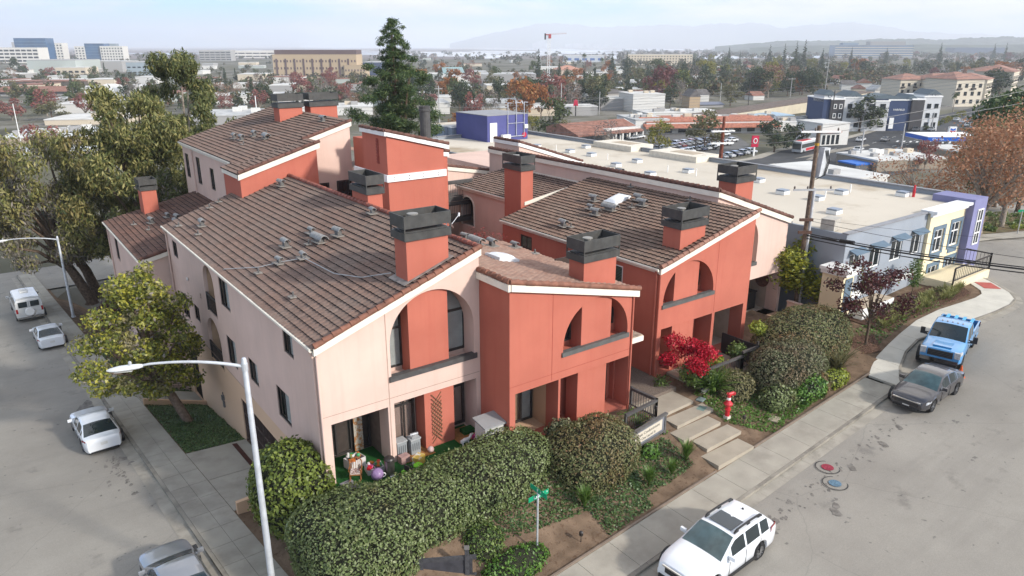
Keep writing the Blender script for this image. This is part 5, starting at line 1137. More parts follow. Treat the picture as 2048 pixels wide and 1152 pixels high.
 bl.append((-.9, .1, 9.5, .5, .5, .6))
 T0 = at(383, 836); TB = Vector((-1.95, 16.9, sy(-1.95, 16.9)))
 leafy_tree("street_tree", "yellow green street tree leaning over the left sidewalk", "tree", TB, 9.0, 3.6, 3.0, bl, 13500, .12, LEAF_MAG, bm=mat("street_tree_bark", (0.16, 0.115, 0.085), .95, .3, 6, .6, 20), tr=.24, limbs=14, seed=18, lean=(-1.5, .6), shell=.35, extra=(LEAF_GREY, .10, None))
 # --- trees beyond the left wing: big eucalyptus group
 def euc(name, label, p, H, R, z0, seed, lm, n, size=.22, extra=None, nb=44, bm=None, droop=.8, ox=0):
  rg = np.random.default_rng(seed); bl = []
  for i in range(nb):
   t = rg.uniform(0, 1); a = i * 2.4 + rg.uniform(-.5, .5); rr = R * (.35 + .75 * sin(pi * min(.98, .12 + t * .86)) ** .8) * sqrt(rg.uniform(.06, 1)); s = R * rg.uniform(.16, .27)
   bl.append((rr * cos(a) + ox * (.4 + .6 * t), rr * sin(a), z0 + (H - z0 - s) * t, s, s, s * 1.05))
  return leafy_tree(name, label, "tree", p, H, R, z0, bl, n, size, lm, bm=bm or BARK, tr=.42, limbs=16, seed=seed, droop=droop, shell=.25, extra=extra, asp=.30, jit=.9, lean=(ox * .5, 0))
 gp = lambda x, y: Vector((x, y, G(x, y)))
 euc("eucalyptus_tree", "huge olive green eucalyptus towering behind the low house wing", atd(268, 76), 19.6, 6.0, 4.0, 81, LEAF_EUC, 30000, .24, (LEAF_EUCD, .25, None), 66)
 euc("eucalyptus_tree", "tallest eucalyptus with pale trunks just left of the back house", atd(372, 86), 22.6, 4.9, 6, 82, LEAF_EUCD, 19000, .25, (LEAF_EUC, .3, None), 54, BARKP)
 euc("eucalyptus_tree", "drooping eucalyptus overhanging the street at the left edge", gp(-1.8, 53.5), 16.5, 6.3, 4.5, 83, LEAF_EUC, 21000, .22, (LEAF_GREY, .2, None), 48, ox=-3.2)
 euc("eucalyptus_tree", "grey leaved drooping tree above the parked van at the left edge", gp(-2.6, 51.5), 12.5, 4.2, 4.6, 84, LEAF_GREY, 10000, .18, (LEAF_EUC, .45, None), 36, ox=-4.0)
 euc("eucalyptus_tree", "dark green tree filling the gap behind the low house wing", gp(2.8, 44), 12.5, 3.6, 3.0, 85, LEAF_EUCD, 9000, .2, (LEAF_GREY, .25, None), 34)
 hedge("shrub", "dark purple shrub at the foot of the big eucalyptus", "shrub", [(-2.4, 38.5, -3.6, 1.0, 1.8, 1.1, 0)], LEAF_PLUM, .11, 90, seed=86, p=2, lump=.2, stray=.2)
 hedge("shrub", "green shrub against the pink wall under the street tree", "shrub", [(-1.2, 26.6, -3.6, .8, 1.3, 1.6, 0)], LEAF_GRN, .10, 110, seed=87, p=2, lump=.2, stray=.2)
 # --- big pine behind the red tower
 rg = np.random.default_rng(91); bl = []; pb = atd(797, 84.0); d = ray(797, 37); H = CAM.z + d.z * 84.0 / Vector((d.x, d.y)).length - pb.z
 for i in range(125):
  t = (i + .5) / 125; z = H - 12.6 + 12.5 * t; rr = 5.0 * (1 - t) ** .72 * (1 if t > .1 else .8) + .12; a = i * 2.4 + rg.uniform(-.4, .4); q = rr * rg.uniform(.15, 1.12); s = .34 + .8 * (1 - t)
  bl.append((q * cos(a), q * sin(a), z + .14 * q, s * 1.15, s * 1.15, s * .6))
 leafy_tree("pine_tree", "tall conical dark green pine standing behind the red tower", "tree", pb, H, 5, 3.0, bl, 30000, .25, LEAF_PINE, tr=.42, limbs=30, seed=92, shell=.15, asp=.15, jit=1.4)
 # --- right of the far house: screening tree, plum tree
 q = at(1630, 612); bl = [(-1.6, .6, 3.2, 1.5, 1.3, 1.5), (.2, .9, 3.7, 1.5, 1.3, 1.4), (1.6, 0, 2.6, 1.5, 1.3, 1.2), (-.6, -.4, 2.3, 1.6, 1.3, 1.3), (2.6, -.6, 1.9, 1.2, 1.0, .9), (-2.2, .5, 4.6, 1.1, .9, .9), (.6, .3, 5.0, 1.2, .9, .9), (3.4, -.9, 1.7, 1.2, 1, .9), (-.6, .4, 5.3, .9, .8, .8)]
 leafy_tree("screen_tree", "dense yellow green screening tree between pink house and grey office building", "tree", q + Vector((0, 0, 0)), 5.2, 2.8, 1.0, bl, 12000, .13, leafmat("screen_leaf", [(0.112, 0.139, 0.018), (0.246, 0.269, 0.034), (0.448, 0.426, 0.050)], .45, spec=.4), tr=.12, limbs=7, seed=95, shell=.3).scale = (1.3, 1.25, .86)
 rg = np.random.default_rng(96); bl = [(rg.uniform(-2.0, 2.0), rg.uniform(-1.6, 1.6), rg.uniform(2.2, 5.2), .75, .7, .45) for _ in range(22)]
 leafy_tree("plum_tree", "young purple leaved plum tree in the bark mulch by the sidewalk", "tree", gp(33.2, -4.9) + Vector((0, 0, .1)), 5.2, 2.2, 2.0, bl, 3300, .105, LEAF_PLUM, tr=.085, limbs=14, seed=97, lean=(.35, .2), shell=.2, extra=(LEAF_HEDGE_RED, .08, None))
 mu = MB(); mu.extrude([(31.0, -5.2, -.62), (33.2, -5.9, -.55), (35.0, -4.5, -.5), (33.5, -3.4, -.5), (31.2, -3.6, -.6)], (0, 0, .06)); o = mu.build("mulch_bed", MULCH); o["kind"] = "structure"
 pz = lambda x, y: G(x, y) + .16
 mu = MB(); P = [(36.2, -4.7), (39.6, -4.55), (42.6, -4.6), (45.0, -4.95), (47.2, -5.1), (48.4, -4.0), (47.0, -2.3), (36.5, -1.0)]
 mu.poly([(x, y, .12 if x > 47 else pz(x, y)) for x, y in P]); o = mu.build("mulch_bed", MULCH); o["kind"] = "structure"
 rg = random.Random(4)
 gm = leafmat("meadow_blade", [(0.16, 0.17, 0.05), (0.26, 0.27, 0.09), (0.38, 0.36, 0.16)], .6)
 for i in range(64):
  x = 36.6 + i * .18 + rg.uniform(-.1, .1); y = -4.3 + rg.uniform(-.1, 1.0) - .06 * max(0, x - 43)
  o = tuft("grass_clump", "pale green ornamental grass clump in the row along the office planter", "grass", (x, y, pz(x, y)), 34, .75, gm, .03, .8, 100 + i % 5, group="grass clumps along the office planter", stiff=.6)
 for i in range(9):
  x = 38 + i * 1.0; y = -2.6 - .1 * i
  hd = MB(); P, N = blob_points([(0, 0, .2, .3, .3, .28)], 120, np.random.default_rng(120 + i), .3); hd.leaves(leafquads(P, N, .09, np.random.default_rng(i)))
  o = hd.build("low_shrub", LEAF_HEDGE_RED); o.location = (x, y, pz(x, y)); tag(o, "low dark red shrub in the back row of the office planter", "shrub", "low dark shrubs in the office planter")
 leafy_tree("young_tree", "small thin green tree against the yellow office wall", "tree", (43.6, -2.6, pz(43.6, -2.6)), 2.9, .8, .8, "column", 800, .085, LEAF_GRN, tr=.04, limbs=5, seed=98)
planting()

# ==================================================================== street furniture and yard fittings
def furniture():
 GALV = mat("galvanised_steel", (0.50, 0.52, 0.54), 0.5, 0.10, 3.0, metal=0.35, spec=.5)
 def street_lamp(label, base, H, arm, head=1.0):
  R = thing("street_lamp", label, "street lamp", base); A = Vector((arm[0], arm[1], 0)); L_ = A.length; u = A.normalized()
  p = MB(); p.lathe([(.20, 0), (.20, .05), (.14, .06), (.125, .3), (.085, H), (.06, H + .06), (0, H + .08)], (0, 0, 0), 14); o = p.build("pole", GALV, R, world=False); smooth_by_angle(o, 40)
  b = MB(); b.lathe([(.19, 0), (.19, .05), (0, .05)], (0, 0, .01), 12); b.lathe([(.16, .0), (.16, .12), (.0, .13)], (0, 0, .05), 4); b.build("base_plate", GALV, R, world=False)
  a = MB(); pts = [Vector((0, 0, H - .25)) + u * (L_ * t) + Vector((0, 0, .42 * (1 - (1 - t) ** 2.2))) for t in [i / 10 for i in range(11)]]; pts.append(pts[-1] + u * .25 + Vector((0, 0, -.03))); a.tube(pts, [.058 - .002 * i for i in range(12)], 10); o = a.build("arm", GALV, R, world=False); smooth_by_angle(o, 40)
  c = MB(); c.lathe([(.105, -.12), (.105, .12)], (0, 0, H - .25), 12); c.build("arm_clamp", GALV, R, world=False)
  e = pts[-1]; h = MB(); s = Vector((-u.y, u.x, 0)); secs = [(-.05, .05, .05), (.05, .10, .07), (.35, .16, .09), (.65, .17, .085), (.88, .11, .055), (.98, .03, .02)]; vs = []
  for t, w, th in secs:
   c_ = e + u * t * head + Vector((0, 0, -.01 - .05 * t)); vs += [c_ + s * w * cos(2 * pi * k / 10) + Vector((0, 0, th * sin(2 * pi * k / 10))) for k in range(10)]
  h.add(vs, [(i * 10 + k, i * 10 + (k + 1) % 10, (i + 1) * 10 + (k + 1) % 10, (i + 1) * 10 + k) for i in range(5) for k in range(10)] + [tuple(range(10))[::-1], tuple(range(50, 60))]); hd = h.build("lamp_head", mat("lamp_head_paint", (0.62, 0.63, 0.63), .5, .05), R, world=False); smooth_by_angle(hd, 50)
  q = MB(); q.lathe([(.05, .06), (.05, .14), (.03, .17), (0, .175)], e + u * .3 + Vector((0, 0, 0.01)), 8); q.build("photocell", mat("photocell", (0.35, 0.36, 0.38), .4), hd, world=False)
  l = MB(); l.boxr(e + u * .5 + Vector((0, 0, -.115)), (.5, .22, .02), atan2(u.y, u.x)); l.build("lens", mat("lamp_lens", (0.5, 0.5, 0.48), .2), hd, world=False)
 b = onz(550.5, 1212, G(-3.7, -4) + .15)
 H = None
 d = ray(511, 716); hd = Vector((d.x, d.y)); t = Vector((b.x - CAM.x, b.y - CAM.y)).dot(hd) / hd.dot(hd); H = CAM.z + d.z * t - b.z
 e = onz(300, 732, b.z + H + .1); arm = Vector((e.x - b.x, e.y - b.y))
 street_lamp("tall galvanised street lamp in front of the corner house, the nearest one", b, H, (arm.x, arm.y), 1.0)
 b2 = at(147, 634); d = ray(110, 468); t = Vector((b2.x - CAM.x, b2.y - CAM.y)).length / Vector((d.x, d.y)).length
 street_lamp("distant galvanised street lamp beside the eucalyptus on the left street", b2, 7.4, (-3.3, .5), 1.0)
 p = at(1074, 1117); R = thing("street_sign", "green street name blades on a steel pole in the bare soil corner", "street sign", p)
 m = MB(); m.tube([(0, 0, -.2), (0, 0, 2.95)], .038, 10); m.build("pole", GALV, R, world=False)
 GRN = mat("sign_green", (0.004, 0.27, 0.13), .4, .03, spec=.4); WT = mat("sign_white", (0.85, 0.85, 0.85), .5, .02)
 for (dx, dy), z, txt, L_, nm in (((0, -1), 3.07, "F", 1.0, "name_blade"), ((1, .05), 2.84, "Laurel", 1.0, "name_blade")):
  u = Vector((dx, dy, 0)).normalized(); w = Vector((-u.y, u.x, 0)); c0 = u * .04
  bl = MB(); bl.boxr(c0 + Vector((0, 0, z)), (L_, .012, .21), atan2(u.y, u.x)); sg = bl.build(nm, GRN, R, world=False)
  cn = Vector((CAM.x - p.x, CAM.y - p.y, 0)); n_ = w if w.dot(cn) > 0 else -w; xd = Vector((0, 0, 1)).cross(n_)
  o = text_obj("lettering", txt, .2, WT, sg, plane_m(c0 + Vector((0, 0, z)) + n_ * .0075 - xd * (.05 if txt == "F" else 0), xd, (0, 0, 1)), .001)
  o2 = text_obj("lettering", "St", .09, WT, sg, plane_m(c0 + Vector((0, 0, z + .02)) + n_ * .0075 + xd * (.14 if txt == "F" else .42), xd, (0, 0, 1)), .001)
 br = MB(); br.lathe([(.05, 2.86), (.05, 2.98), (0, 2.99)], (0, 0, 0), 8); br.lathe([(.045, 2.66), (.045, 2.72)], (0, 0, 0), 8); br.build("bracket", GALV, R, world=False)
 a = onz(1300, 935, -.85); b = onz(1349, 893, -.85); a = Vector((12.35, -5.15, 0)); b = Vector((15.05, -4.75, 0))
 R = thing("sign_board", "grey framed condominium name board beside the entry steps", "sign", (a.x, a.y, -1.2)); u = (b - a).normalized(); n_ = Vector((u.y, -u.x, 0)); ang = atan2(u.y, u.x); mid = (a + b) / 2; L_ = (b - a).length
 f = MB(); f.boxr((b.x, b.y, -.35), (.12, .12, 1.7), ang); f.boxr((a.x, a.y, -.35), (.12, .12, 1.7), ang); f.boxr((mid.x, mid.y, .46), (L_ + .25, .17, .09), ang); f.boxr((mid.x, mid.y, -.42), (L_, .10, .10), ang); f.build("frame", mat("frame_grey", (0.11, 0.105, 0.10), .7, .15), R)
 f = MB(); f.boxr((mid.x, mid.y, .02), (L_ - .12, .05, .78), ang); pn = f.build("panel_border", mat("border_grey", (0.16, 0.165, 0.19), .6), R)
 f = MB(); c = mid + n_ * .028; f.boxr((c.x, c.y, .02), (L_ - .5, .01, .56), ang); f.build("panel", mat("panel_cream", (0.55, 0.49, 0.40), .6, .03), R)
 BK = mat("letter_black", (0.03, 0.028, 0.03), .6)
 text_obj("lettering", "Oaks Condominiums", .21, BK, R, plane_m(Vector((c.x, c.y, .13)) + n_ * .008, u, (0, 0, 1)), .002); text_obj("lettering", "One Laurel St", .2, BK, R, plane_m(Vector((c.x, c.y, -.12)) + n_ * .008, u, (0, 0, 1)), .002)
 R = thing("sign_board", "dark grey timber sign frame seen from behind at the bottom edge", "sign", (2.0, -6.0, -2)); a = Vector((.95, -5.65, 0)); b = Vector((2.75, -6.68, 0)); u = (b - a).normalized(); ang = atan2(u.y, u.x); mid = (a + b) / 2; L_ = (b - a).length; DG = mat("timber_grey", (0.055, 0.055, 0.06), .7, .25, 5)
 f = MB(); f.boxr((b.x - u.x * .25, b.y - u.y * .25, -1.15), (.16, .16, 1.9), ang); f.build("post", DG, R); f = MB(); f.boxr((a.x + u.x * .15, a.y + u.y * .15, -1.25), (.16, .16, 1.5), ang); f.build("post", DG, R)
 for z in (-.62, -1.42): f = MB(); f.boxr((mid.x, mid.y, z), (L_ + .2, .09, .16), ang); f.build("rail", DG, R)
 f = MB(); f.boxr((mid.x, mid.y, -1.02), (L_ - .1, .05, .68), ang); f.build("board", mat("board_grey", (0.045, 0.045, 0.052), .6, .2, 4), R)
 f = MB(); f.boxr((b.x - u.x * .25, b.y - u.y * .25, -.19), (.19, .19, .05), ang); f.build("post_cap", mat("worn_cap", (0.16, 0.15, 0.14), .8), R)
 R = thing("entry_railing", "dark grey timber railing turning the corner at the top of the entry steps", "railing", (15.2, -2.4, -.2))
 railing(R, (15.2, -2.35, -.15), (15.3, -3.95, -.2), 1.05, RAILGREY, step=.16, cap=.14); railing(R, (15.3, -3.95, -.2), (13.0, -4.15, -.2), 1.05, RAILGREY, step=.16, cap=.14)
 R = thing("terrace", "small concrete terrace with dark railing in front of the red far house", "terrace", (21, -2, -.5))
 w = MB(); w.box(19.6, -3.35, -1.2, 26.4, -.78, -.1); w.build("terrace_slab", STEPC, R); w = MB(); w.box(19.45, -3.5, -.42, 22.9, -3.36, -.12); w.build("slab_edge", CREAM, R)
 railing(R, (19.6, -3.28, -.1), (22.9, -3.28, -.1), 1.05, RAILGREY, step=.15, cap=.13); railing(R, (22.9, -3.28, -.1), (24.2, -3.28, .35), 1.05, RAILGREY, step=.15, cap=.13)
 w = MB(); w.box(24.25, -3.3, -.6, 24.33, -.8, 1.15); w.box(24.33, -3.3, -.6, 26.4, -3.2, 1.1); w.build("dark_screen", mat("screen_dark", (0.025, 0.025, 0.027), .6), R)
 R = thing("hanging_chair", "round woven hanging chair in the shaded patio of the far red house", "chair", (24.5, .6, 0))
 s = MB()
 for i in range(12):
  a_ = 2 * pi * i / 12; s.tube([(24.6 + .52 * cos(a_) * sin(t), .7 + .52 * sin(a_) * sin(t), .95 - .75 * cos(t)) for t in [pi * k / 8 for k in range(9)]], .014, 5)
 for t in (.6, 1.1, 1.57, 2.1, 2.6): s.tube([(24.6 + .52 * cos(a_) * sin(t), .7 + .52 * sin(a_) * sin(t), .95 - .75 * cos(t)) for a_ in [2 * pi * k / 16 for k in range(17)]], .014, 5)
 s.tube([(24.6, .7, 1.7), (24.6, .7, 2.55)], .012, 5); s.build("basket", mat("wicker_dark", (0.04, 0.03, 0.025), .8), R); s = MB(); s.lathe([(0, .28), (.42, .36), (.46, .5), (.3, .56), (0, .58)], (24.6, .7, 0), 14); s.build("cushion", mat("cushion_grey", (0.12, 0.12, 0.12), .9), R)
 p = Vector((18.95, -5.45, yard_z(18.95, -5.45))); R = thing("fire_riser", "red fire department connection standing in the ground cover right of the steps", "hydrant", p); R.scale = (.82, .82, .95); RD = mat("riser_red", (0.50, 0.02, 0.03), .4, .1, spec=.5)
 m = MB(); m.lathe([(.14, 0), (.14, .35), (.2, .36), (.2, .42), (.13, .43), (.13, .62), (.26, .64), (.28, .72), (.2, .80), (.15, .84), (.12, .9), (.12, 1.22), (.16, 1.24), (.16, 1.3), (0, 1.31)], (0, 0, .18), 14); m.build("barrel", RD, R, world=False)
 m = MB(); m.tube([(-.05, 0, 1.42), (.30, -.08, 1.46)], .105, 10); m.tube([(.30, -.08, 1.46), (.36, -.095, 1.40)], .12, 10); m.build("outlet", RD, R, world=False); m = MB(); m.lathe([(.123, 1.12), (.123, 1.26)], (0, 0, .0), 14); m.build("white_band", WHITEM, R, world=False)
 m = MB(); m.box(-.16, -.16, 0, .16, .16, .18); m.build("base", CONCW, R, world=False)
 for px, py, col, lb in ((1655, 935, (0.25, 0.03, 0.05), "round manhole cover painted red in the street near the kerb"), (1670, 967, (0.10, 0.17, 0.23), "round manhole cover painted blue in the street near the kerb")):
  p = at(px, py) + Vector((0, 0, .012)); R = thing("manhole_cover", lb, "manhole", p); m = MB(); m.lathe([(0, .012), (.27, .012), (.27, .0)], (0, 0, 0), 18); m.build("painted_lid", mat("lid_" + ("red" if col[0] > .2 else "blue"), col, .8, .3, 12), R, world=False)
  m = MB(); m.lathe([(.50, .005), (.55, .005)], (0, 0, 0), 28, cap=False); m.build("ring_joint", mat("ring_dark", (0.06, 0.058, 0.055), .9), R, world=False)
 for (x, y), lb in (((15.25, -3.98), "black path light on a stake beside the upper entry step"), ((19.4, -6.15), "black path light low in the ground cover near the red fire riser"), ((7.3, -7.5), "tiny black path light in the bare soil by the sidewalk")):
  m = MB(); z = yard_z(x, y); h = .75 if x < 16 and x > 10 else .3; m.tube([(x, y, z), (x, y, z + h)], .018, 6); m.lathe([(.05, h), (.085, h + .02), (.085, h + .16), (.05, h + .2), (0, h + .21)], (x, y, z), 10); tag(m.build("path_light", BRONZE), lb, "path light")
 for (x, y, s_, mm), lb in (((18.3, -4.35, .5, (0.16, 0.23, 0.20)), "greenish utility box cover set in the soil nearest the steps"), ((18.9, -3.8, .45, (0.2, 0.25, 0.24)), "grey green utility box cover half hidden in ground cover"), ((21.2, -6.7, .6, (0.33, 0.28, 0.2)), "square concrete valve cover near the sidewalk in the right yard")):
  m = MB(); z = yard_z(x, y); m.boxr((x, y, z + .05), (s_, s_ * .8, .06), .3); tag(m.build("utility_cover", mat("lid_%d" % int(mm[0] * 100), mm, .8, .1)), lb, "utility cover")
 for (x, y, z, L_), lb in (((10.9, 7.9, 7.1, 1.0), "white satellite dish on a bent mast, the nearer of the two"), ((11.5, 10.3, 6.4, .9), "white satellite dish partly behind the chimney cap")):
  R = thing("satellite_dish", lb, "satellite dish", (x, y, z)); WD = mat("dish_white", (0.62, 0.63, 0.64), .4, .05); M = Matrix.Rotation(radians(62), 4, Vector((.35, .94, 0)).normalized())
  k = 10; vs = []; fs = []
  for j in range(5):
   r = .47 * j / 4
   for i in range(k * 2): a_ = pi * i / k; vs.append(M @ Vector((r * cos(a_), r * sin(a_) * 1.15, .28 * (r / .47) ** 2 * .5)) + Vector((0, 0, .95)))
  for j in range(4):
   for i in range(20): fs.append((j * 20 + i, j * 20 + (i + 1) % 20, (j + 1) * 20 + (i + 1) % 20, (j + 1) * 20 + i))
  m = MB().add(vs, fs); m.build("reflector", WD, R, world=False); m = MB(); m.tube([(-.25, .1, -.3), (-.2, .05, .4), (0, 0, .9)], .03, 8); c = M @ Vector((0, 0, .75)) + Vector((0, 0, .95)); m.tube([(0, -.3, .75), c], .018, 6); m.tube([c + Vector((-.02, -.02, -.08)), c + Vector((.04, .03, .1))], .055, 8); m.build("mast", WD, R, world=False)
 rg = np.random.default_rng(33); bl = [(rg.uniform(-2.4, 2.4), rg.uniform(-2, 2), rg.uniform(3.2, 6.2), .6, .6, .35) for _ in range(24)]
 leafy_tree("bare_tree", "bare branching tree with sparse red berries in the courtyard", "tree", (16.2, 12.4, -.2), 6.3, 2.4, 2.0, bl, 900, .06, leafmat("red_berry", [(0.22, 0.03, 0.03), (0.35, 0.07, 0.06)], .6), bm=mat("twig_grey", (0.18, 0.13, 0.12), .9), tr=.09, limbs=24, seed=34, shell=.1)
 R = thing("garden_shed", "pale resin storage shed against the red house wall", "shed", (7.05, -1.55, -.14)); m = MB(); m.box(-.5, -.42, 0, .5, .42, 1.35); m.build("body", mat("shed_resin", (0.55, 0.54, 0.51), .6, .04), R, world=False); m = MB(); m.extrude([(-.58, -.5, 1.35), (.58, -.5, 1.35), (.58, .5, 1.5), (-.58, .5, 1.5)], (0, 0, .07)); m.build("lid", mat("shed_lid", (0.27, 0.27, 0.27), .7, .05), R, world=False)
 # ---------------- things on the corner patio
 t = MB(); t.extrude([(.2, -1.7, -.16), (3.6, -2.2, -.16), (7.3, -1.3, -.16), (7.35, 1.7, -.16), (.3, 1.9, -.16)], (0, 0, .05)); o = t.build("artificial_turf", mat("turf_green", (0.012, 0.085, 0.014), .95, .3, 30, .8, 60)); o["kind"] = "structure"
 for x0, x1, lb in ((3.3, 4.9, "orange wooden deck tiles under the grey totes on the patio"), (6.2, 7.3, "orange wooden deck tiles under the right patio window")): m = MB(); m.box(x0, -.4, -.11, x1, .85, -.085); tag(m.build("wood_deck_tile", mat("deck_orange", (0.34, 0.15, 0.045), .7, .2, 8)), lb, "deck tiles")
 R = thing("rocking_chair", "child size wicker rocking chair on the green turf", "chair", (1.15, -.2, -.1), radians(150)); wd = mat("chair_wood", (0.26, 0.11, 0.04), .6, .2, 6)
 for s_ in (-1, 1):
  m = MB(); m.tube([(s_ * .22, .42 * t_, .03 + .12 * t_ * t_) for t_ in [-1, -.6, -.2, .2, .6, 1]], .02, 6); m.build("rocker", wd, R, world=False)
  for y in (-.2, .2): m = MB(); m.tube([(s_ * .22, y, .05), (s_ * .22, y * .9, .3 if y < 0 else .5)], .018, 6); m.build("leg", wd, R, world=False)
  m = MB(); m.tube([(s_ * .26, .22, .5), (s_ * .27, -.15, .5), (s_ * .22, -.2, .3)], .02, 6); m.build("armrest", wd, R, world=False)
 m = MB(); m.boxr((0, 0, .32), (.46, .44, .05)); m.build("seat", wd, R, world=False); m = MB()
 k = 9
 for i in range(k): a_ = pi * (i / (k - 1)); m.tube([(.24 * cos(a_), -.2, .34), (.26 * cos(a_), -.26 - .1 * sin(a_), .62 + .2 * sin(a_))], .012, 5)
 m.tube([(.26 * cos(pi * i / 12), -.26 - .1 * sin(pi * i / 12), .62 + .2 * sin(pi * i / 12)) for i in range(13)], .025, 6); m.build("backrest", wd, R, world=False); m = MB(); m.boxr((0, .02, .37), (.4, .38, .07)); m.build("cushion", mat("cushion_cow", (0.6, 0.5, 0.45), .9, .1, 3, stain=(9, (0.16, 0.05, 0.03), .5, .55, 1)), R, world=False)
 R = thing("trash_can", "stainless steel step bin with black lid by the patio pillar", "bin", (2.45, -.75, -.1)); m = MB(); m.lathe([(.22, 0), (.22, .72)], (0, 0, 0), 18); m.build("body", mat("brushed_steel", (0.30, 0.28, 0.25), .3, .1, 6, metal=.9), R, world=False); m = MB(); m.lathe([(.225, .72), (.23, .76), (.19, .82), (0, .84)], (0, 0, 0), 18); m.build("lid", BRONZE, R, world=False); m = MB(); m.boxr((0, -.26, .03), (.2, .12, .03)); m.build("pedal", WHITEM, R, world=False)
 def plain(name, lb, cat, mb, m): return tag(mb.build(name, m), lb, cat)
 R = thing("hopper_ball", "purple hopper ball with handle ring on the turf", "toy ball", (1.85, -.8, -.1)); m = MB(); m.lathe([(.27 * sin(pi * i / 12), .27 - .27 * cos(pi * i / 12)) for i in range(13)], (0, 0, 0), 18); o = m.build("ball", mat("ball_purple", (0.26, 0.17, 0.32), .35, .25, 6), R, world=False, smooth=True); m = MB(); m.tube([(.24 + .09 * cos(a_), -.1, .2 + .09 * sin(a_)) for a_ in [2 * pi * i / 12 for i in range(13)]], .02, 6); m.build("handle", WHITEM, R, world=False)
 m = MB(); m.lathe([(.15 * sin(pi * i / 10), .15 - .15 * cos(pi * i / 10)) for i in range(11)], (4.75, -.25, -.1), 14); o = plain("toy_ball", "small pink and white ball against the red bay", "toy ball", m, mat("ball_pink", (0.6, 0.42, 0.4), .4, .3, 5)); o.data.polygons.foreach_set("use_smooth", [True] * len(o.data.polygons))
 rg = random.Random(12); cols = [("toy_red", (.5, .02, .03)), ("toy_pink", (.55, .10, .22)), ("toy_white", (.6, .58, .55)), ("toy_yellow", (.55, .38, .04)), ("toy_green", (.06, .30, .12)), ("toy_orange", (.55, .15, .03)), ("toy_black", (.03, .03, .03))]
 def toybox(lb, x, y, rz, w, d, h, n, seed):
  R = thing("toy_box", lb, "toy box", (x, y, -.1), rz); m = MB(); t_ = .03
  for a_ in ((-w, -d, w, -d + t_), (-w, d - t_, w, d), (-w, -d + t_, -w + t_, d - t_), (w - t_, -d + t_, w, d - t_)): m.box(a_[0], a_[1], 0, a_[2], a_[3], h)
  m.box(-w + t_, -d + t_, 0.0, w - t_, d - t_, .03); m.build("bin", mat("bin_white", (0.55, 0.52, 0.50), .6, .05), R, world=False); r2 = random.Random(seed)
  for i in range(n):
   nm, c = cols[(i + seed) % 7]; q = MB(); r = r2.uniform(.07, .12); px, py, pz = r2.uniform(-w * .75, w * .75), r2.uniform(-d * .7, d * .7), h + r2.uniform(-.06, .12)
   if i % 3 == 0: q.lathe([(r * sin(pi * k / 8), r - r * cos(pi * k / 8)) for k in range(9)], (px, py, pz - r), 10)
   elif i % 3 == 1: q.boxr((px, py, pz), (r * 2.2, r * 1.3, r), r2.uniform(0, 3), tilt=('X', r2.uniform(-.5, .5)))
   else: q.lathe([(0, 0), (r, .0), (r, .05), (r * .6, .07), (r * .5, .18), (0, .19)], (px, py, pz - .06), 10)
   q.build("toy", mat(nm, c, .4, .1, spec=.4), R, world=False)
  return R
 toybox("white toy bin heaped with coloured toys beside the sliding door", 1.55, .75, .2, .38, .28, .42, 13, 1); toybox("low white toy bin of red and pink toys behind the purple ball", 2.05, -.1, -.15, .36, .26, .26, 12, 4)
 for (x, y), lb in (((3.55, .35), "grey plastic storage tote left of its twin by the glass door"), ((4.15, .2), "grey plastic storage tote with silver lid items nearest the red bay")):
  R = thing("storage_tote", lb, "storage tote", (x, y, -.09)); m = MB(); m.boxr((0, 0, .36), (.46, .4, .70)); m.build("body", mat("tote_grey", (0.26, 0.28, 0.29), .5, .06), R, world=False); m = MB(); m.boxr((0, 0, .74), (.52, .46, .06)); m.build("lid", mat("tote_lid", (0.36, 0.37, 0.37), .5), R, world=False)
  for k in range(4): m = MB(); m.boxr((-.15 + k * .1, -.205, .38), (.035, .012, .36)); m.build("rib", mat("tote_rib", (0.12, 0.13, 0.14), .5), R, world=False)
 m = MB(); m.boxr((4.15, .2, .74), (.4, .22, .12), .3); m.tube([(4.0, .22, .82), (4.35, .15, .84)], .06, 8); plain("silver_bundle", "silver wrapped bundle lying on the grey storage tote", "bundle", m, mat("foil", (0.5, 0.5, 0.5), .3, .2, 8, metal=.6))
 R = thing("toy_tractor", "lime green toy tractor ride-on at the edge of the turf", "toy tractor", (3.1, -1.6, -.1), radians(200)); TG = mat("tractor_green", (0.16, 0.52, 0.02), .4, .05, spec=.4)
 m = MB(); m.extrude([(-.55, -.14, .3), (-.05, -.14, .34), (-.05, -.14, .55), (-.5, -.14, .5)], (0, .28, 0)); m.build("hood", TG, R, world=False); m = MB(); m.boxr((.3, 0, .42), (.3, .5, .16)); m.build("fender", TG, R, world=False); m = MB(); m.boxr((.22, 0, .55), (.26, .26, .06)); m.boxr((.36, 0, .68), (.05, .26, .26)); m.build("seat", BRONZE, R, world=False)
 for x, y, r in ((.3, -.3, .24), (.3, .3, .24), (-.4, -.22, .16), (-.4, .22, .16)): m = MB(); m.lathe([(0, -.06), (r * .9, -.06), (r, -.03), (r, .03), (r * .9, .06), (0, .06)], (x, y, r), 14, 'Y'); m.build("wheel", mat("toy_tyre", (0.02, 0.02, 0.02), .8), R, world=False)
 m = MB(); m.tube([(-.02, 0, .5), (.06, 0, .68)], .02, 6); m.tube([(.06 + .02 * sin(a_), .1 * cos(a_), .68 + .05 * sin(a_)) for a_ in [2 * pi * i / 10 for i in range(11)]], .014, 5); m.build("steering_wheel", BRONZE, R, world=False)
 m = MB(); m.boxr((3.85, -.75, .1), (.5, .36, .40), .5); plain("toy_crate", "yellow and white cardboard toy box behind the tractor", "box", m, mat("box_yellow", (0.55, 0.38, 0.08), .7, .1, 3, stain=(3, (.6, .58, .52), .5, .55, 1)))
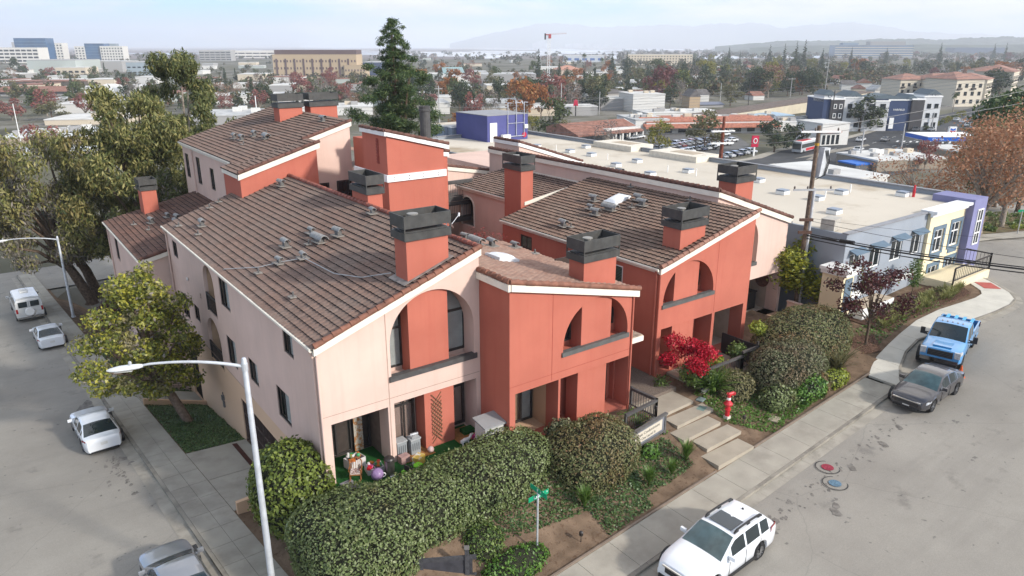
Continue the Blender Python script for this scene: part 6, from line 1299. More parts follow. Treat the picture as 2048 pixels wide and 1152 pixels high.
 m = MB(); m.boxr((3.4, -.25, .08), (.44, .3, .34), .1); plain("plastic_tub", "pinkish plastic tub on the deck tiles under the totes", "tub", m, mat("tub_pink", (0.38, 0.24, 0.22), .5))
 m = MB(); m.tube([(2.35 + .42 * cos(a_), -2.0 + .42 * sin(a_), -.06) for a_ in [2 * pi * i / 20 for i in range(21)]], .025, 6); plain("toy_hoop", "grey hoop lying on the turf beside the hedge", "hoop", m, mat("hoop_grey", (0.35, 0.35, 0.33), .5))
 m = MB(); m.box(6.75, .05, -.09, 7.35, .5, .10); plain("turf_mat", "small dark green turf box by the patio window", "planter box", m, MATS["turf_green"])
 R = thing("toy_horse", "white rocking toy animal lying near the patio window", "toy", (6.4, -.55, -.05)); m = MB(); m.tube([(-.25, 0, .1), (0, 0, .14), (.2, 0, .14)], [.08, .11, .09], 8); m.tube([(.2, 0, .14), (.32, 0, .34), (.42, 0, .33)], [.07, .06, .04], 8); m.build("body", WHITEM, R, world=False)
 for x in (-.18, .12): m = MB(); m.tube([(x, -.07, .1), (x - .03, -.12, -.05)], .03, 6); m.build("leg", WHITEM, R, world=False)
 m = MB(); m.boxr((7.05, -.45, .02), (.4, .22, .16), .4); plain("toy_car", "bright pink plastic toy beside the white toy animal", "toy", m, mat("toy_magenta", (0.62, 0.07, 0.30), .4))
 m = MB(); m.boxr((.75, -.55, -.1), (.55, .9, .02), .1); plain("door_mat", "grey door mat at the patio door", "mat", m, mat("mat_grey", (0.25, 0.24, 0.25), .95, .1, 20))
furniture()

# ==================================================================== vehicles
TYRE = mat("tyre_rubber", (0.018, 0.018, 0.018), .85, .2, 8)
RIM = mat("alloy_rim", (0.42, 0.42, 0.43), .3, .1, 5, metal=.8)
RIMD = mat("rim_dark", (0.10, 0.10, 0.105), .4, .1, 5, metal=.6)
CARGLASS = mat("car_glass", (0.020, 0.030, 0.034), .04, .2, 1, spec=.8)
CARGLASS2 = mat("car_glass_clear", (0.055, 0.095, 0.10), .05, .35, 1.6, spec=.8)
TRIMB = mat("black_trim", (0.02, 0.02, 0.021), .5, .1, 5, spec=.4)
LAMPW = mat("headlight_clear", (0.45, 0.46, 0.47), .1, .2, 12, spec=.8)
LAMPR = mat("taillight_red", (0.30, 0.012, 0.015), .15, .2, 12, spec=.7)
PLATE = mat("licence_plate", (0.62, 0.62, 0.60), .5, .05)
CHROME = mat("chrome", (0.62, 0.62, 0.63), .12, .05, metal=1.0)
def paint(n, c, metal=.0): return mat(n, c, .28, .03, 1.0, spec=.5, coat=1.0, metal=metal)
def lerp_keys(keys, x):
 if x <= keys[0][0]: return keys[0][1]
 for (a, va), (b, vb) in zip(keys[:-1], keys[1:]):
  if x <= b:
   t = (x - a) / (b - a); t = t * t * (3 - 2 * t) if False else t
   return va + (vb - va) * t
 return keys[-1][1]
def car(label, cat, name, p, heading, col, S, group=None, scale=1.07):
 """one car: lofted body (front at +x), glass areas cut out of the same loft, wheels, lamps, mirrors, plates"""
 R = thing(name, label, cat, p, heading, group); R.scale = (scale,) * 3
 L, Wd, H = S['L'], S['W'] / 2, S['H']; top = S['top']; belt = S['belt']; xA, xB, xC, xD = S['wind']  # cowl, roof front, roof rear, rear-glass base (x from nose)
 wr = S.get('wr', .76); wx = S['wheels']; r = S.get('r', .33); sill = S.get('sill', .22); pil = S.get('pillars', [])
 xs = sorted(set([round(v, 3) for v in list(np.linspace(0, L, 44)) + [xA, xB, xC, xD, .03, .08, .16, L - .03, L - .08, L - .16] + [w + d for w in wx for d in (-r - .07, -r - .02, -r * .8, -r * .45, 0, r * .45, r * .8, r + .02, r + .07)] + [q + d for q in pil for d in (-.045, .045)] if -1e-6 <= v <= L + 1e-6]))
 V = []; npt = 11; ring = []
 for x in xs:
  e = min(x, L - x); tp = 1.0
  front = x < L / 2
  rr = S.get('rf', .75) if front else S.get('rb', .55)
  if e < rr: tp = 1 - (S.get('tf', .24) if front else S.get('tb', .16)) * (1 - e / rr) ** 2.4
  w = Wd * tp; zt = lerp_keys(top, x); zb = min(lerp_keys(belt, x), zt - .02)
  bot = sill + (.10 * (1 - e / .25) if e < .25 else 0)
  for w_ in wx:
   dx = abs(x - w_)
   if dx < r + .06: bot = max(bot, min(zb - .16, r + sqrt(max(0, (r + .06) ** 2 - dx * dx)) * .96))
  cab = 0.0
  if xA < x < xD: cab = min(1, (x - xA) / max(.01, xB - xA), (xD - x) / max(.01, xD - xC))
  wt = w * (0.93 - (0.93 - wr) * cab); mid = bot + (zb - bot) * .55
  pr = [(w * .90, bot), (w * .985, bot + (mid - bot) * .35), (w, mid), (w * .985, zb - .05), (w * .955, zb)]
  zs = max(zb + .004, zt - .055);
  pr += [(wt + .02, zb + (zs - zb) * .94), (wt - .05, zt - .022 if zt - zb > .05 else zt - .006), (wt * .62, zt + .004), (wt * .3, zt + .018), (0, zt + .022)]
  ring.append([(x, y, z) for y, z in pr])
 cls = {'body': MB(), 'windshield': MB(), 'rear_window': MB(), 'side_window': MB(), 'side_window2': MB()}
 xo = L / 2
 def P(i, j, s): x, y, z = ring[i][j]; return (xo - x, s * y, z)
 nr = len(ring[0])
 for i in range(len(xs) - 1):
  xm = (xs[i] + xs[i + 1]) / 2; isp = any(abs(xm - q) < .046 for q in pil)
  for s in (1, -1):
   for j in range(nr - 1):
    c = 'body'
    if j == 4 and S['glass'][0] < xm < S['glass'][1] and not isp: c = 'side_window' if s > 0 else 'side_window2'
    if j >= 6 and xA + .03 < xm < xB - .02 and not S.get('no_ws'): c = 'windshield'
    if j >= 6 and xC + .03 < xm < xD - .02 and not S.get('no_rw'): c = 'rear_window'
    f = [P(i, j, s), P(i + 1, j, s), P(i + 1, j + 1, s), P(i, j + 1, s)]
    cls[c].quad(*(f if s > 0 else f[::-1]))
 for i in (0, len(xs) - 1):
  pts = [P(i, j, 1) for j in range(nr)] + [P(i, j, -1) for j in range(nr - 2, -1, -1)]; cls['body'].poly(pts if i else pts[::-1])
 cls['body'].add([(xo - .1, Wd * .75, sill + .08), (xo - L + .1, Wd * .75, sill + .08), (xo - L + .1, -Wd * .75, sill + .08), (xo - .1, -Wd * .75, sill + .08)], [(0, 1, 2, 3)])
 def mk(n, mb, m, par=R):
  if not mb.F: return None
  o = mb.build(n, m, par, world=False)
  me = o.data; import bmesh; bm = bmesh.new(); bm.from_mesh(me); bmesh.ops.remove_doubles(bm, verts=bm.verts, dist=.0008); bmesh.ops.recalc_face_normals(bm, faces=bm.faces); bm.to_mesh(me); bm.free(); smooth_by_angle(o, S.get('sharp', 32)); return o
 body = mk('body', cls['body'], col)
 mk('windshield', cls['windshield'], S.get('wsm', CARGLASS2)); mk('rear_window', cls['rear_window'], CARGLASS); mk('side_window', cls['side_window'], CARGLASS); mk('side_window', cls['side_window2'], CARGLASS)
 for w_ in wx:                              # wheels
  for s in (1, -1):
   y = s * (Wd - .115); m = MB(); t = .10
   m.lathe([(r * .62, -t), (r * .93, -t), (r, -t * .6), (r, t * .6), (r * .93, t), (r * .62, t)], (xo - w_, y, r), 22, 'Y', cap=False); ty = m.build('wheel', TYRE, R, world=False)
   m = MB(); d = s * t * .86; m.lathe([(r * .16, 0), (r * .14, .02)], (xo - w_, y + d - .01, r), 10, 'Y')
   for k in range(S.get('spokes', 9)):
    a = 2 * pi * k / S.get('spokes', 9); c = Vector((xo - w_ + r * .37 * cos(a), y + d, r + r * .37 * sin(a))); m.boxr(c, (r * .52, .025, r * .11), 0, tilt=('Y', -a))
   m.lathe([(r * .585, -t * .9), (r * .66, -t * .9), (r * .66, t * .92), (r * .585, t * .92)], (xo - w_, y, r), 22, 'Y', cap=False); m.build('rim', S.get('rim', RIM), ty, world=False)
   m = MB(); m.lathe([(0, 0), (r * .6, 0)], (xo - w_, y + d * .35, r), 18, 'Y', cap=False); m.build('brake', RIMD, ty, world=False)
   m = MB(); m.lathe([(r + .055, -.30), (r + .055, .02)], (xo - w_, s * (Wd - .13) , r), 16, 'Y', cap=False);
   m.build('wheel_well', TRIMB, R, world=False)
 for s in (1, -1):                          # mirrors, lamps, handles
  xm = xA + .42; zb = lerp_keys(belt, xm); m = MB(); y = s * (Wd + .09); q = [(.10, .0), (.13, .06), (.10, .15), (-.04, .16), (-.08, .08), (-.06, .0)]
  k = S.get('mirror', 1.0); m.extrude([(xo - xm + a * .6 * k, y - s * .10 * k, zb + .02 + b * k) for a, b in q], (0, s * .22 * k, 0)); m.boxr((xo - xm, s * (Wd - .03), zb + .03), (.06, .16, .05)); mk('mirror', m, S.get('mirm', col))
  m = MB(); hx, hz, hl, hh = S['head']; ya, yb = s * Wd * .52, s * Wd * .93
  m.add([(xo - hx + .03, ya, hz), (xo - hx + .035, ya, hz + hh * .75), (xo - hx - hl * .45, yb * .985, hz + hh), (xo - hx - hl * .30, yb * .99, hz - .01), (xo - hx - hl, s * Wd * .985, hz + hh), (xo - hx - hl * .8, s * Wd * 1.0, hz + hh * .4)], [(0, 1, 2, 3), (3, 2, 4, 5)]); m2 = MB(); m2.V = m.V; m2.F = m.F; m2.I = m.I; mk('headlight', m2, LAMPW)
  m = MB(); tx, tz, tl, th = S['tail'];
  m.add([(xo - L + tx - .01, s * Wd * S.get('tin', .5), tz), (xo - L + tx - .01, s * Wd * S.get('tin', .5), tz + th * .6), (xo - L + tx + .06, s * Wd * .90, tz + th), (xo - L + tx + .06, s * Wd * .90, tz), (xo - L + tl, s * Wd * 1.005, tz + th), (xo - L + tl, s * Wd * 1.008, tz + th * .3)], [(0, 1, 2, 3), (3, 2, 4, 5)]); mk('taillight', m, LAMPR)
  for hx_ in S.get('handles', []):
   m = MB(); m.boxr((xo - hx_, s * (Wd * .985 + .008), lerp_keys(belt, hx_) - .13), (.20, .035, .035)); mk('door_handle', m, col)
  for dx in S.get('doors', []):
   m = MB(); zt_ = lerp_keys(belt, dx) - .02; m.box(xo - dx - .006, s * Wd * .975 - .02, sill + .12, xo - dx + .006, s * Wd * .975 + .0305, zt_ - .08); mk('door_seam', m, TRIMB)
 for fn in S.get('extra', []): fn(R, mk, xo, L, Wd, H)
 return R
def box_part(R, n, c, size, m, rz=0, tilt=None):
 b = MB(); b.boxr(c, size, rz, tilt=tilt); return b.build(n, m, R, world=False)
def plate(front, z, x=None):
 def f(R, mk, xo, L, Wd, H): box_part(R, 'licence_plate', (xo + .012 if front else xo - L - .012, 0, z), (.012, .32, .16), PLATE)
 return f
def grille(z0, z1, w, m=TRIMB, bars=3, chrome=True):
 def f(R, mk, xo, L, Wd, H):
  o = box_part(R, 'grille', (xo + .0, 0, (z0 + z1) / 2), (.05, w * 2, z1 - z0), m)
  for i in range(bars): b = MB(); b.boxr((xo + .03, 0, z0 + (z1 - z0) * (i + .5) / bars), (.02, w * 1.9, .025)); b.build('grille_bar', RIMD, o, world=False)
  if chrome: b = MB(); b.boxr((xo + .02, 0, z1 + .025), (.05, w * 2.5, .05)); b.build('chrome_bar', CHROME, R, world=False)
 return f
def roof_rails(x0, x1, y, z):
 def f(R, mk, xo, L, Wd, H):
  for s in (1, -1):
   m = MB(); m.tube([(xo - x0, s * y, z - .05), (xo - x0 - .12, s * y, z + .045), (xo - (x0 + x1) / 2, s * y, z + .065), (xo - x1 + .12, s * y, z + .04), (xo - x1, s * y, z - .05)], .038, 8); mk('roof_rail', m, TRIMB)
   for t in (.08, .5, .9): x = x0 + (x1 - x0) * t; box_part(R, 'rail_foot', (xo - x, s * y, z), (.16, .07, .07), TRIMB)
 return f
def sunroof(x0, x1, y, z):
 def f(R, mk, xo, L, Wd, H): box_part(R, 'sunroof', (xo - (x0 + x1) / 2, 0, z), (x1 - x0, 2 * y, .012), CARGLASS)
 return f
def wipers(x, z):
 def f(R, mk, xo, L, Wd, H):
  for s, y0 in ((1, .12), (-1, -.45)): m = MB(); m.tube([(xo - x, y0 - .1, z), (xo - x - .07, y0 + .5, z + .02)], .014, 5); mk('wiper', m, TRIMB)
 return f
def vehicles():
 rot = lambda dx, dy: atan2(dy, dx)
 HR = rot(-1, -.052)          # cars along the right street, noses towards the corner
 def cladding(R, mk, xo, L, Wd, H):
  box_part(R, 'bumper_trim', (xo - .04, 0, .33), (.14, 1.35, .16), TRIMB); box_part(R, 'bumper_trim', (xo - L + .05, 0, .36), (.14, 1.4, .18), TRIMB)
  for s in (1, -1): box_part(R, 'sill_trim', (xo - L / 2, s * (Wd - .03), .28), (L * .44, .07, .14), TRIMB)
  m = MB(); m.lathe([(.05, 0), (.03, .06), (0, .07)], (xo - 3.75, 0, 1.605), 8); m.build('antenna', TRIMB, R, world=False)
 wagon = dict(L=4.82, W=1.86, H=1.62, top=[(0, .72), (.06, .84), (.3, .93), (1.15, 1.05), (1.35, 1.08), (2.15, 1.55), (2.5, 1.60), (3.4, 1.62), (4.1, 1.57), (4.62, 1.12), (4.8, 1.0), (4.82, .8)], belt=[(0, .62), (.4, .82), (1.3, 1.0), (4.3, 1.10), (4.82, .95)], wind=(1.32, 2.2, 4.12, 4.66), glass=(1.75, 4.15), pillars=[1.86, 2.75, 3.62], wheels=(.92, 3.67), r=.355, head=(.10, .70, .55, .17), tail=(.14, .86, .62, .30), tin=.62, wr=.77, spokes=10, handles=[2.55, 3.45], doors=[1.75, 2.72, 3.6], extra=[plate(True, .5), grille(.58, .80, .42), roof_rails(2.35, 4.0, .60, 1.63), sunroof(2.36, 3.1, .46, 1.628), wipers(1.42, 1.10), cladding], tf=.20, rf=.9)
 q = onz(1420, 1075, G(11, -11.5) + .8); wp = Vector((10.75, -11.42, G(10.7, -11.4)))
 car("white wagon with black roof rails and sunroof parked at the lower right kerb", "car", "parked_car", wp, HR, paint("car_white", (0.72, 0.74, 0.76)), wagon, "cars parked along the right street")
 sedan_top = [(0, .58), (.05, .70), (.25, .80), (1.1, .93), (1.32, .96), (2.15, 1.38), (2.5, 1.45), (3.0, 1.45), (3.5, 1.38), (4.28, 1.06), (4.6, 1.03), (4.76, .98), (4.8, .75)]
 sedan = dict(L=4.80, W=1.84, H=1.45, top=sedan_top, belt=[(0, .52), (.4, .72), (1.3, .90), (4.0, 1.0), (4.8, .86)], wind=(1.30, 2.2, 3.42, 4.30), glass=(1.75, 3.9), pillars=[1.85, 2.72, 3.62], wheels=(.93, 3.73), r=.325, head=(.08, .60, .6, .13), tail=(.10, .78, .5, .18), tin=.42, wr=.74, handles=[2.5, 3.4], doors=[1.72, 2.68, 3.5], extra=[plate(False, .72)], rb=.6)
 def s2(**k): d = dict(sedan); d.update(k); return d
 insight = s2(extra=[plate(True, .42), grille(.40, .62, .52, bars=4), wipers(1.4, .99), lambda R, mk, xo, L, Wd, H: box_part(R, 'bumper_intake', (xo - .005, 0, .28), (.06, 1.2, .10), TRIMB)], head=(.06, .58, .55, .11), spokes=5, tf=.22, rf=.8)
 hp = Vector((29.75, -10.2, G(29.7, -10.2))); car("dark grey sedan with chrome grille bar parked just ahead of the blue pickup", "car", "parked_car", hp, HR, paint("car_graphite", (0.045, 0.043, 0.05), .3), insight, "cars parked along the right street")
 def bed(R, mk, xo, L, Wd, H):
  x0, x1 = xo - 3.75, xo - 5.95; B = paint("truck_blue", (0.055, 0.27, 0.56))
  m = MB(); m.box(x1, -Wd * .97, .62, x0, -Wd * .97 + .08, 1.32); m.box(x1, Wd * .97 - .08, .62, x0, Wd * .97, 1.32); m.box(x1, -Wd * .9, .62, x1 + .08, Wd * .9, 1.3); m.box(x1, -Wd * .9, .6, x0, Wd * .9, .7); mk('truck_bed', m, B)
  for i in range(4): y = -Wd * .62 + i * Wd * .41; box_part(R, 'bed_slat', ((x0 + x1) / 2, y, 1.36), (2.15, .16, .05), mat("bed_slat_blue", (0.10, 0.42, 0.72), .5))
  for i in range(5): m = MB(); m.lathe([(.04, 0), (.03, .03), (0, .035)], (xo - 2.62, -.5 + i * .25, 1.985), 6); m.build('cab_light', mat("amber_lamp", (.35, .12, .01), .3), R, world=False)
  box_part(R, 'front_bumper', (xo + .03, 0, .62), (.18, 1.8, .20), CHROME); box_part(R, 'lower_bumper', (xo - .02, 0, .42), (.2, 1.7, .22), TRIMB); box_part(R, 'hood_scoop', (xo - .75, 0, 1.28), (.9, .9, .05), B)
  for s in (1, -1):
   box_part(R, 'tow_mirror', (xo - 1.95, s * (Wd + .26), 1.42), (.10, .22, .36), TRIMB); box_part(R, 'mirror_arm', (xo - 1.95, s * (Wd + .08), 1.36), (.05, .24, .05), TRIMB)
   box_part(R, 'headlight_block', (xo - .03, s * Wd * .80, 1.02), (.12, .28, .34), LAMPW)
 truck = dict(L=6.0, W=2.03, H=1.98, top=[(0, 1.0), (.06, 1.18), (.5, 1.24), (1.45, 1.32), (1.55, 1.34), (2.35, 1.92), (2.7, 1.97), (3.3, 1.97), (3.6, 1.9), (3.74, 1.36), (3.76, .75), (6.0, .75)], belt=[(0, .9), (1.4, 1.20), (3.7, 1.26), (3.76, .70), (6, .70)], wind=(1.5, 2.38, 3.58, 3.74), glass=(1.95, 3.5), pillars=[2.05, 2.95], wheels=(1.0, 4.75), r=.42, sill=.45, head=(.06, .95, .3, .26), tail=(.05, .9, .2, .4), tin=.8, wr=.84, spokes=6, rim=RIMD, rf=.5, tf=.10, rb=.3, tb=.04, handles=[2.8], doors=[1.95, 2.95], mirror=.6, mirm=TRIMB, wsm=CARGLASS, extra=[grille(.80, 1.14, .60, bars=4, chrome=False), bed, wipers(1.58, 1.37)])
 tp = Vector((36.3, -8.4, G(36, -8.4))); car("bright blue pickup truck with black grille parked behind the grey sedan", "pickup truck", "parked_truck", tp, atan2(-.24, -.97), paint("truck_blue", (0.055, 0.27, 0.56)), truck)
 p = at(1919, 755); R = thing("traffic_cone", "orange and white traffic cone on the road beside the pickup", "traffic cone", p); m = MB(); m.boxr((0, 0, .03), (.42, .42, .06)); m.lathe([(.17, .06), (.03, .74), (0, .75)], (0, 0, 0), 14); m.build("cone", mat("cone_orange", (0.62, 0.10, 0.02), .6), R, world=False); m = MB(); m.lathe([(.122, .27), (.082, .47)], (0, 0, 0), 14, cap=False); m.build("white_band", WHITEM, R, world=False)
 HL = rot(-.046, 1.0)
 acc = s2(extra=[plate(False, .70), lambda R, mk, xo, L, Wd, H: box_part(R, 'bumper_trim', (xo - L + .05, 0, .30), (.12, 1.3, .10), TRIMB)], tin=.45, spokes=7)
 car("white sedan seen from behind parked nearest at the left kerb", "car", "parked_car", Vector((-6.55, 17.85, G(-6.5, 17.6) + .02)), HL, paint("car_white", (0.72, 0.74, 0.76)), acc, "cars parked along the left street", 1.03)
 c2 = at(104, 700); car("white sedan parked between the near sedan and the old van on the left street", "car", "parked_car", Vector((c2.x + .05, c2.y + 2.3, G(0, c2.y + 2.3) - .02)), HL, paint("car_white", (0.72, 0.74, 0.76)), s2(L=4.5, top=[(a * .94, b) for a, b in sedan_top], wheels=(.88, 3.5), wind=(1.22, 2.05, 3.2, 4.05), glass=(1.65, 3.7), pillars=[2.5, 3.4], handles=[], doors=[], belt=[(0, .52), (.4, .72), (1.2, .9), (3.8, 1.0), (4.5, .86)]), "cars parked along the left street", 1.0)
 # silver sedan at the bottom, nose towards us cut by the frame
 sv = s2(extra=[plate(False, .7), wipers(1.4, .99)], wsm=CARGLASS)
 car("silver grey sedan at the bottom edge of the left street", "car", "parked_car", Vector((-6.0, .25, G(-6, .2))), HL, paint("car_silver", (0.22, 0.23, 0.25), .25), sv, "cars parked along the left street", 1.04)
 def vanx(R, mk, xo, L, Wd, H):
  m = MB(); m.lathe([(0, -.09), (.30, -.09), (.36, -.04), (.36, .05), (0, .09)], (xo - L - .07, .0, .98), 18, 'X'); m.build('spare_wheel_cover', WHITEM, R, world=False)
  for s in (1, -1): box_part(R, 'rear_door_window', (xo - L - .012, s * .42, 1.62), (.03, .62, .46), CARGLASS); box_part(R, 'taillight_block', (xo - L - .01, s * .88, 1.12), (.04, .14, .36), LAMPR)
  box_part(R, 'rear_bumper', (xo - L - .08, 0, .52), (.16, 1.9, .16), CHROME); box_part(R, 'door_gap', (xo - L - .008, 0, 1.25), (.012, .02, 1.3), TRIMB); box_part(R, 'roof_vent', (xo - L * .55, 0, 2.14), (.7, .6, .12), WHITEM); box_part(R, 'licence_plate', (xo - L - .03, -.5, .72), (.012, .32, .16), PLATE)
 van = dict(L=5.3, W=2.0, H=2.1, top=[(0, .9), (.08, 1.05), (.7, 1.18), (1.5, 1.98), (1.9, 2.08), (5.0, 2.10), (5.26, 2.02), (5.3, 1.9)], belt=[(0, .8), (.7, 1.05), (1.3, 1.28), (5.3, 1.36)], wind=(.72, 1.5, 5.25, 5.29), glass=(1.05, 4.95), pillars=[1.75, 2.6, 3.7], wheels=(.85, 4.2), r=.36, sill=.38, head=(.05, .75, .25, .2), tail=(.02, 1.2, .03, .02), wr=.86, no_rw=True, rf=.5, tf=.12, rb=.2, tb=.03, handles=[], doors=[2.3], extra=[vanx])
 v = at(62, 641); car("old white van with spare wheel cover on its rear doors", "van", "parked_van", Vector((v.x - .05, v.y + 2.55, G(0, v.y + 2.5) - .05)), HL, paint("van_white", (0.60, 0.60, 0.58)), van)
vehicles()

# ==================================================================== office building next door, poles and wires
GREYW = mat("office_grey", (0.29, 0.315, 0.35), .85, .05, .5, .15, 60, spec=.15)
BLUEW = mat("panel_blue_grey", (0.12, 0.17, 0.22), .8, .06)
YELW = mat("office_yellow", (0.76, 0.65, 0.44), .85, .04, .6, spec=.12)
PURW = mat("office_purple", (0.22, 0.22, 0.37), .85, .05, .6, spec=.12)
PURB = mat("plant_room_violet", (0.085, 0.09, 0.235), .8, .05, .6, spec=.15)
ROOFW = mat("flat_roof_membrane", (0.58, 0.52, 0.43), .9, .07, .10, 0, 1, stain=(.11, (0.30, 0.225, 0.14), .50, .68, .8), spec=.1, detail=8)
def office():
 zr = 5.25; R = thing("office_building", "long office building with grey, yellow and purple walls and a wide pale flat roof", "building", (36, -1.2, -1)); T = TY(-1.2)
 def seg(n, m, x0, x1, z1, holes, y=-1.2, th=.3):
  w = MB(); wall_mb(w, [(x0, -2.5), (x1, -2.5), (x1, z1), (x0, z1)], holes, TY(y), th); return w.build(n, m, R)
 gw = [(36.75, 38.2, 2.45, 3.85), (39.4, 40.9, 2.4, 3.85), (42.3, 43.9, 2.4, 3.95), (45.2, 46.7, 2.4, 3.95)]
 seg("grey_wall", GREYW, 36, 47.2, zr + .12, [rect(*g) for g in gw])
 for a, b, c, d in gw:
  window(R, T, a, b, c, d, d=.1, fw=.09, mull=(.5,), fm=WHITEM, pm=DARKGLASS); m = MB(); m.extrude([T(a - .15, d + .10, -.55), T(b + .15, d + .10, -.55), T(b + .15, d + .32, 0), T(a - .15, d + .32, 0)], (0, 0, .05)); m.build("window_awning", BLUEW, R)
 b = MB(); b.box(36, -1.26, .6, 47.15, -1.2, 1.0); b.build("white_band", WHITEM, R)
 yw = [(48.2, 49.7, 2.1, 3.9), (51.0, 52.5, 2.2, 4.1), (48.2, 49.7, -.9, 1.0), (51.0, 52.5, -.7, 1.15)]
 seg("yellow_wall", YELW, 47.2, 53.0, zr + .1, [rect(*g) for g in yw], y=-1.45)
 for a, b, c, d in yw:
  window(R, TY(-1.45), a, b, c, d, d=.1, fw=.10, mull=(.5,), trans=(.62,), fm=WHITEM, pm=DARKGLASS); m = MB()
  for q in ((a - .3, a, c - .2, d + .3), (b, b + .3, c - .2, d + .3), (a, b, d, d + .3), (a, b, c - .55, c)): bar(m, TY(-1.45), q[0], q[1], q[2], q[3], -.05, 0)
  m.build("window_surround", BLUEW, R)
 c = MB(); c.extrude([(47.0, -1.9, zr + .1), (53.1, -1.9, zr + .1), (53.1, -1.9, zr + .30), (47.0, -1.9, zr + .30)], (0, 1.2, 0)); c.extrude([(47.0, -1.65, zr - .15), (53.1, -1.65, zr - .15), (53.1, -1.65, zr + .098), (47.0, -1.65, zr + .098)], (0, .2, 0)); c.build("cornice", WHITEM, R)
 p = MB(); p.box(53.0, -2.0, -2.5, 55.3, 1.2, zr + .5); p.build("purple_tower", PURW, R); window(R, TY(-2.0), 53.8, 54.8, 2.0, 4.9, d=-.04, fw=.1, mull=(.5,), trans=(.33, .66), fm=WHITEM, pm=DARKGLASS)
 w = MB(); w.box(55.2, 1.5, -6, 55.45, 60, zr + .35); w.box(36, 59.7, -9, 55.2, 60, zr + .35); w.box(36, -.9, -2.5, 36.25, 59.7, zr + .1); w.build("side_wall", GREYW, R)
 rf = MB(); rf.box(36.25, -.9, zr - .5, 55.2, 59.7, zr - .02); rf.build("flat_roof", ROOFW, R); cp = MB(); cp.box(55.1, 1.5, zr + .35, 55.55, 60.1, zr + .43); cp.box(36, 59.6, zr + .35, 55.1, 60.1, zr + .43); cp.box(36.0, -1.3, zr + .12, 47.1, -.85, zr + .2); cp.build("coping", mat("coping_grey", (0.23, 0.23, 0.24), .5), R)
 # raised rim at the far corner and two rectangular light wells
 for c0, c1, c2 in (((1262, 304), (1300, 298), (1218, 289)), ((1392, 326), (1438, 320), (1350, 305))):
  q = onz(*c0, zr); w_ = onz(*c1, zr).x - q.x; d_ = onz(*c2, zr).y - q.y
  m = MB(); m.box(q.x, q.y, zr - .1, q.x + w_, q.y + d_, zr + .62); m.build("roof_curb", mat("curb_cream", (0.66, 0.60, 0.50), .9, .08), R); m = MB(); m.box(q.x + w_ * .3, q.y + d_ * .2, zr + .626, q.x + w_ * .8, q.y + d_ * .7, zr + .64); m.build("well_floor", mat("well_tan", (0.42, 0.34, 0.25), .9), R)
 sk = None
 for px, py in ((1073, 295), (1172, 296), (1140, 305), (1183, 312), (1274, 325), (1232, 333), (1300, 351), (1376, 345), (1517, 364), (1634, 400), (1682, 388), (1805, 392), (1668, 427), (1565, 388)):
  q = onz(px, py, zr); m = MB(); m.box(-.42, -.42, 0, .42, .42, .28); u = m.build("roof_unit", WHITEM, R, world=False) if sk is None else None
  if sk is None: sk = u; lid = MB(); lid.box(-.4, -.4, .28, .4, .4, .40); lid.build("unit_lid", mat("unit_lid", (0.2, 0.23, 0.27), .3), sk, world=False)
  else: u = copy_tree(sk, R)
  u.location = q - Vector(R.location)
 for px, py in ((1112, 301), (1215, 320), (1392, 352), (1650, 395), (1700, 385), (1335, 345)):
  q = onz(px, py, zr); m = MB(); m.tube([q, q + Vector((0, 0, .7))], .06, 6); m.build("roof_pipe", WHITEM, R)
 q = onz(1660, 460, zr); m = MB(); m.boxr((q.x, q.y, zr + .45), (1.3, .9, .8), .2); m.build("condenser", mat("condenser_tan", (0.42, 0.39, 0.34), .6), R)
 # cream entry volume at the near left corner
 e = MB(); e.box(34.7, -2.1, -2, 35.98, -.6, 3.2); e.build("entry_wall", YELW, R); e = MB(); e.box(34.4, -2.5, 3.2, 35.99, -.5, 3.42); e.box(34.52, -2.35, 2.95, 35.985, -.55, 3.2); e.build("entry_cornice", WHITEM, R); e = MB(); e.box(34.95, -2.14, .4, 35.8, -2.105, 2.7); e.build("entry_door", BLUEW, R)
 e = MB(); e.box(36.9, -2.6, -1, 41.0, -1.3, .35); e.build("planter_wall", WHITEM, R); e = MB(); e.box(36.95, -2.55, .35, 40.9, -1.35, .39); e.build("planter_top", MATS["well_tan"], R)
 # ramp with black railing by the yellow wall
 e = MB(); e.box(47.0, -3.9, -1, 53.2, -1.5, .55); e.build("entry_ramp", YELW, R); railing(R, (47.0, -3.85, .55), (53.1, -3.85, .75), 1.1, BRONZE, step=.3); railing(R, (53.1, -3.85, .75), (53.1, -1.6, .75), 1.1, BRONZE, step=.25)
 zq = zr; a = onz(975, 283, zr + .1)
 R2 = thing("plant_room", "violet blue plant room on the far roof with white door and conduits", "building", (a.x, a.y, zr)); wL = (onz(932, 268, zr).y - a.y) * .9; h = 3.3
 m = MB(); m.box(0, 0, -1, 6.6, 7.5, h); m.build("wall", PURB, R2, world=False); m = MB(); m.box(-.05, -.05, h, 6.65, 7.55, h + .08); m.build("coping", MATS["coping_grey"], R2, world=False)
 m = MB(); m.box(.4, -.06, -.1, 1.5, 0, 2.4); m.build("door", WHITEM, R2, world=False)
 for x in (3.2, 4.6, 5.9): m = MB(); m.tube([(x, -.12, .5), (x, -.12, h + 1.6)], .06, 6); m.tube([(x, -.12, h + 1.55), (x + .6, -.12, h + 1.5)], .05, 6); m.build("conduit", mat("pipe_grey", (0.4, 0.41, 0.45), .5), R2, world=False)
 m = MB(); m.tube([(3.2, -.12, .5), (5.9, -.12, .5)], .06, 6); m.tube([(3.2, -.12, 2.2), (5.9, -.12, 2.2)], .04, 6); m.build("conduit", MATS["pipe_grey"], R2, world=False)
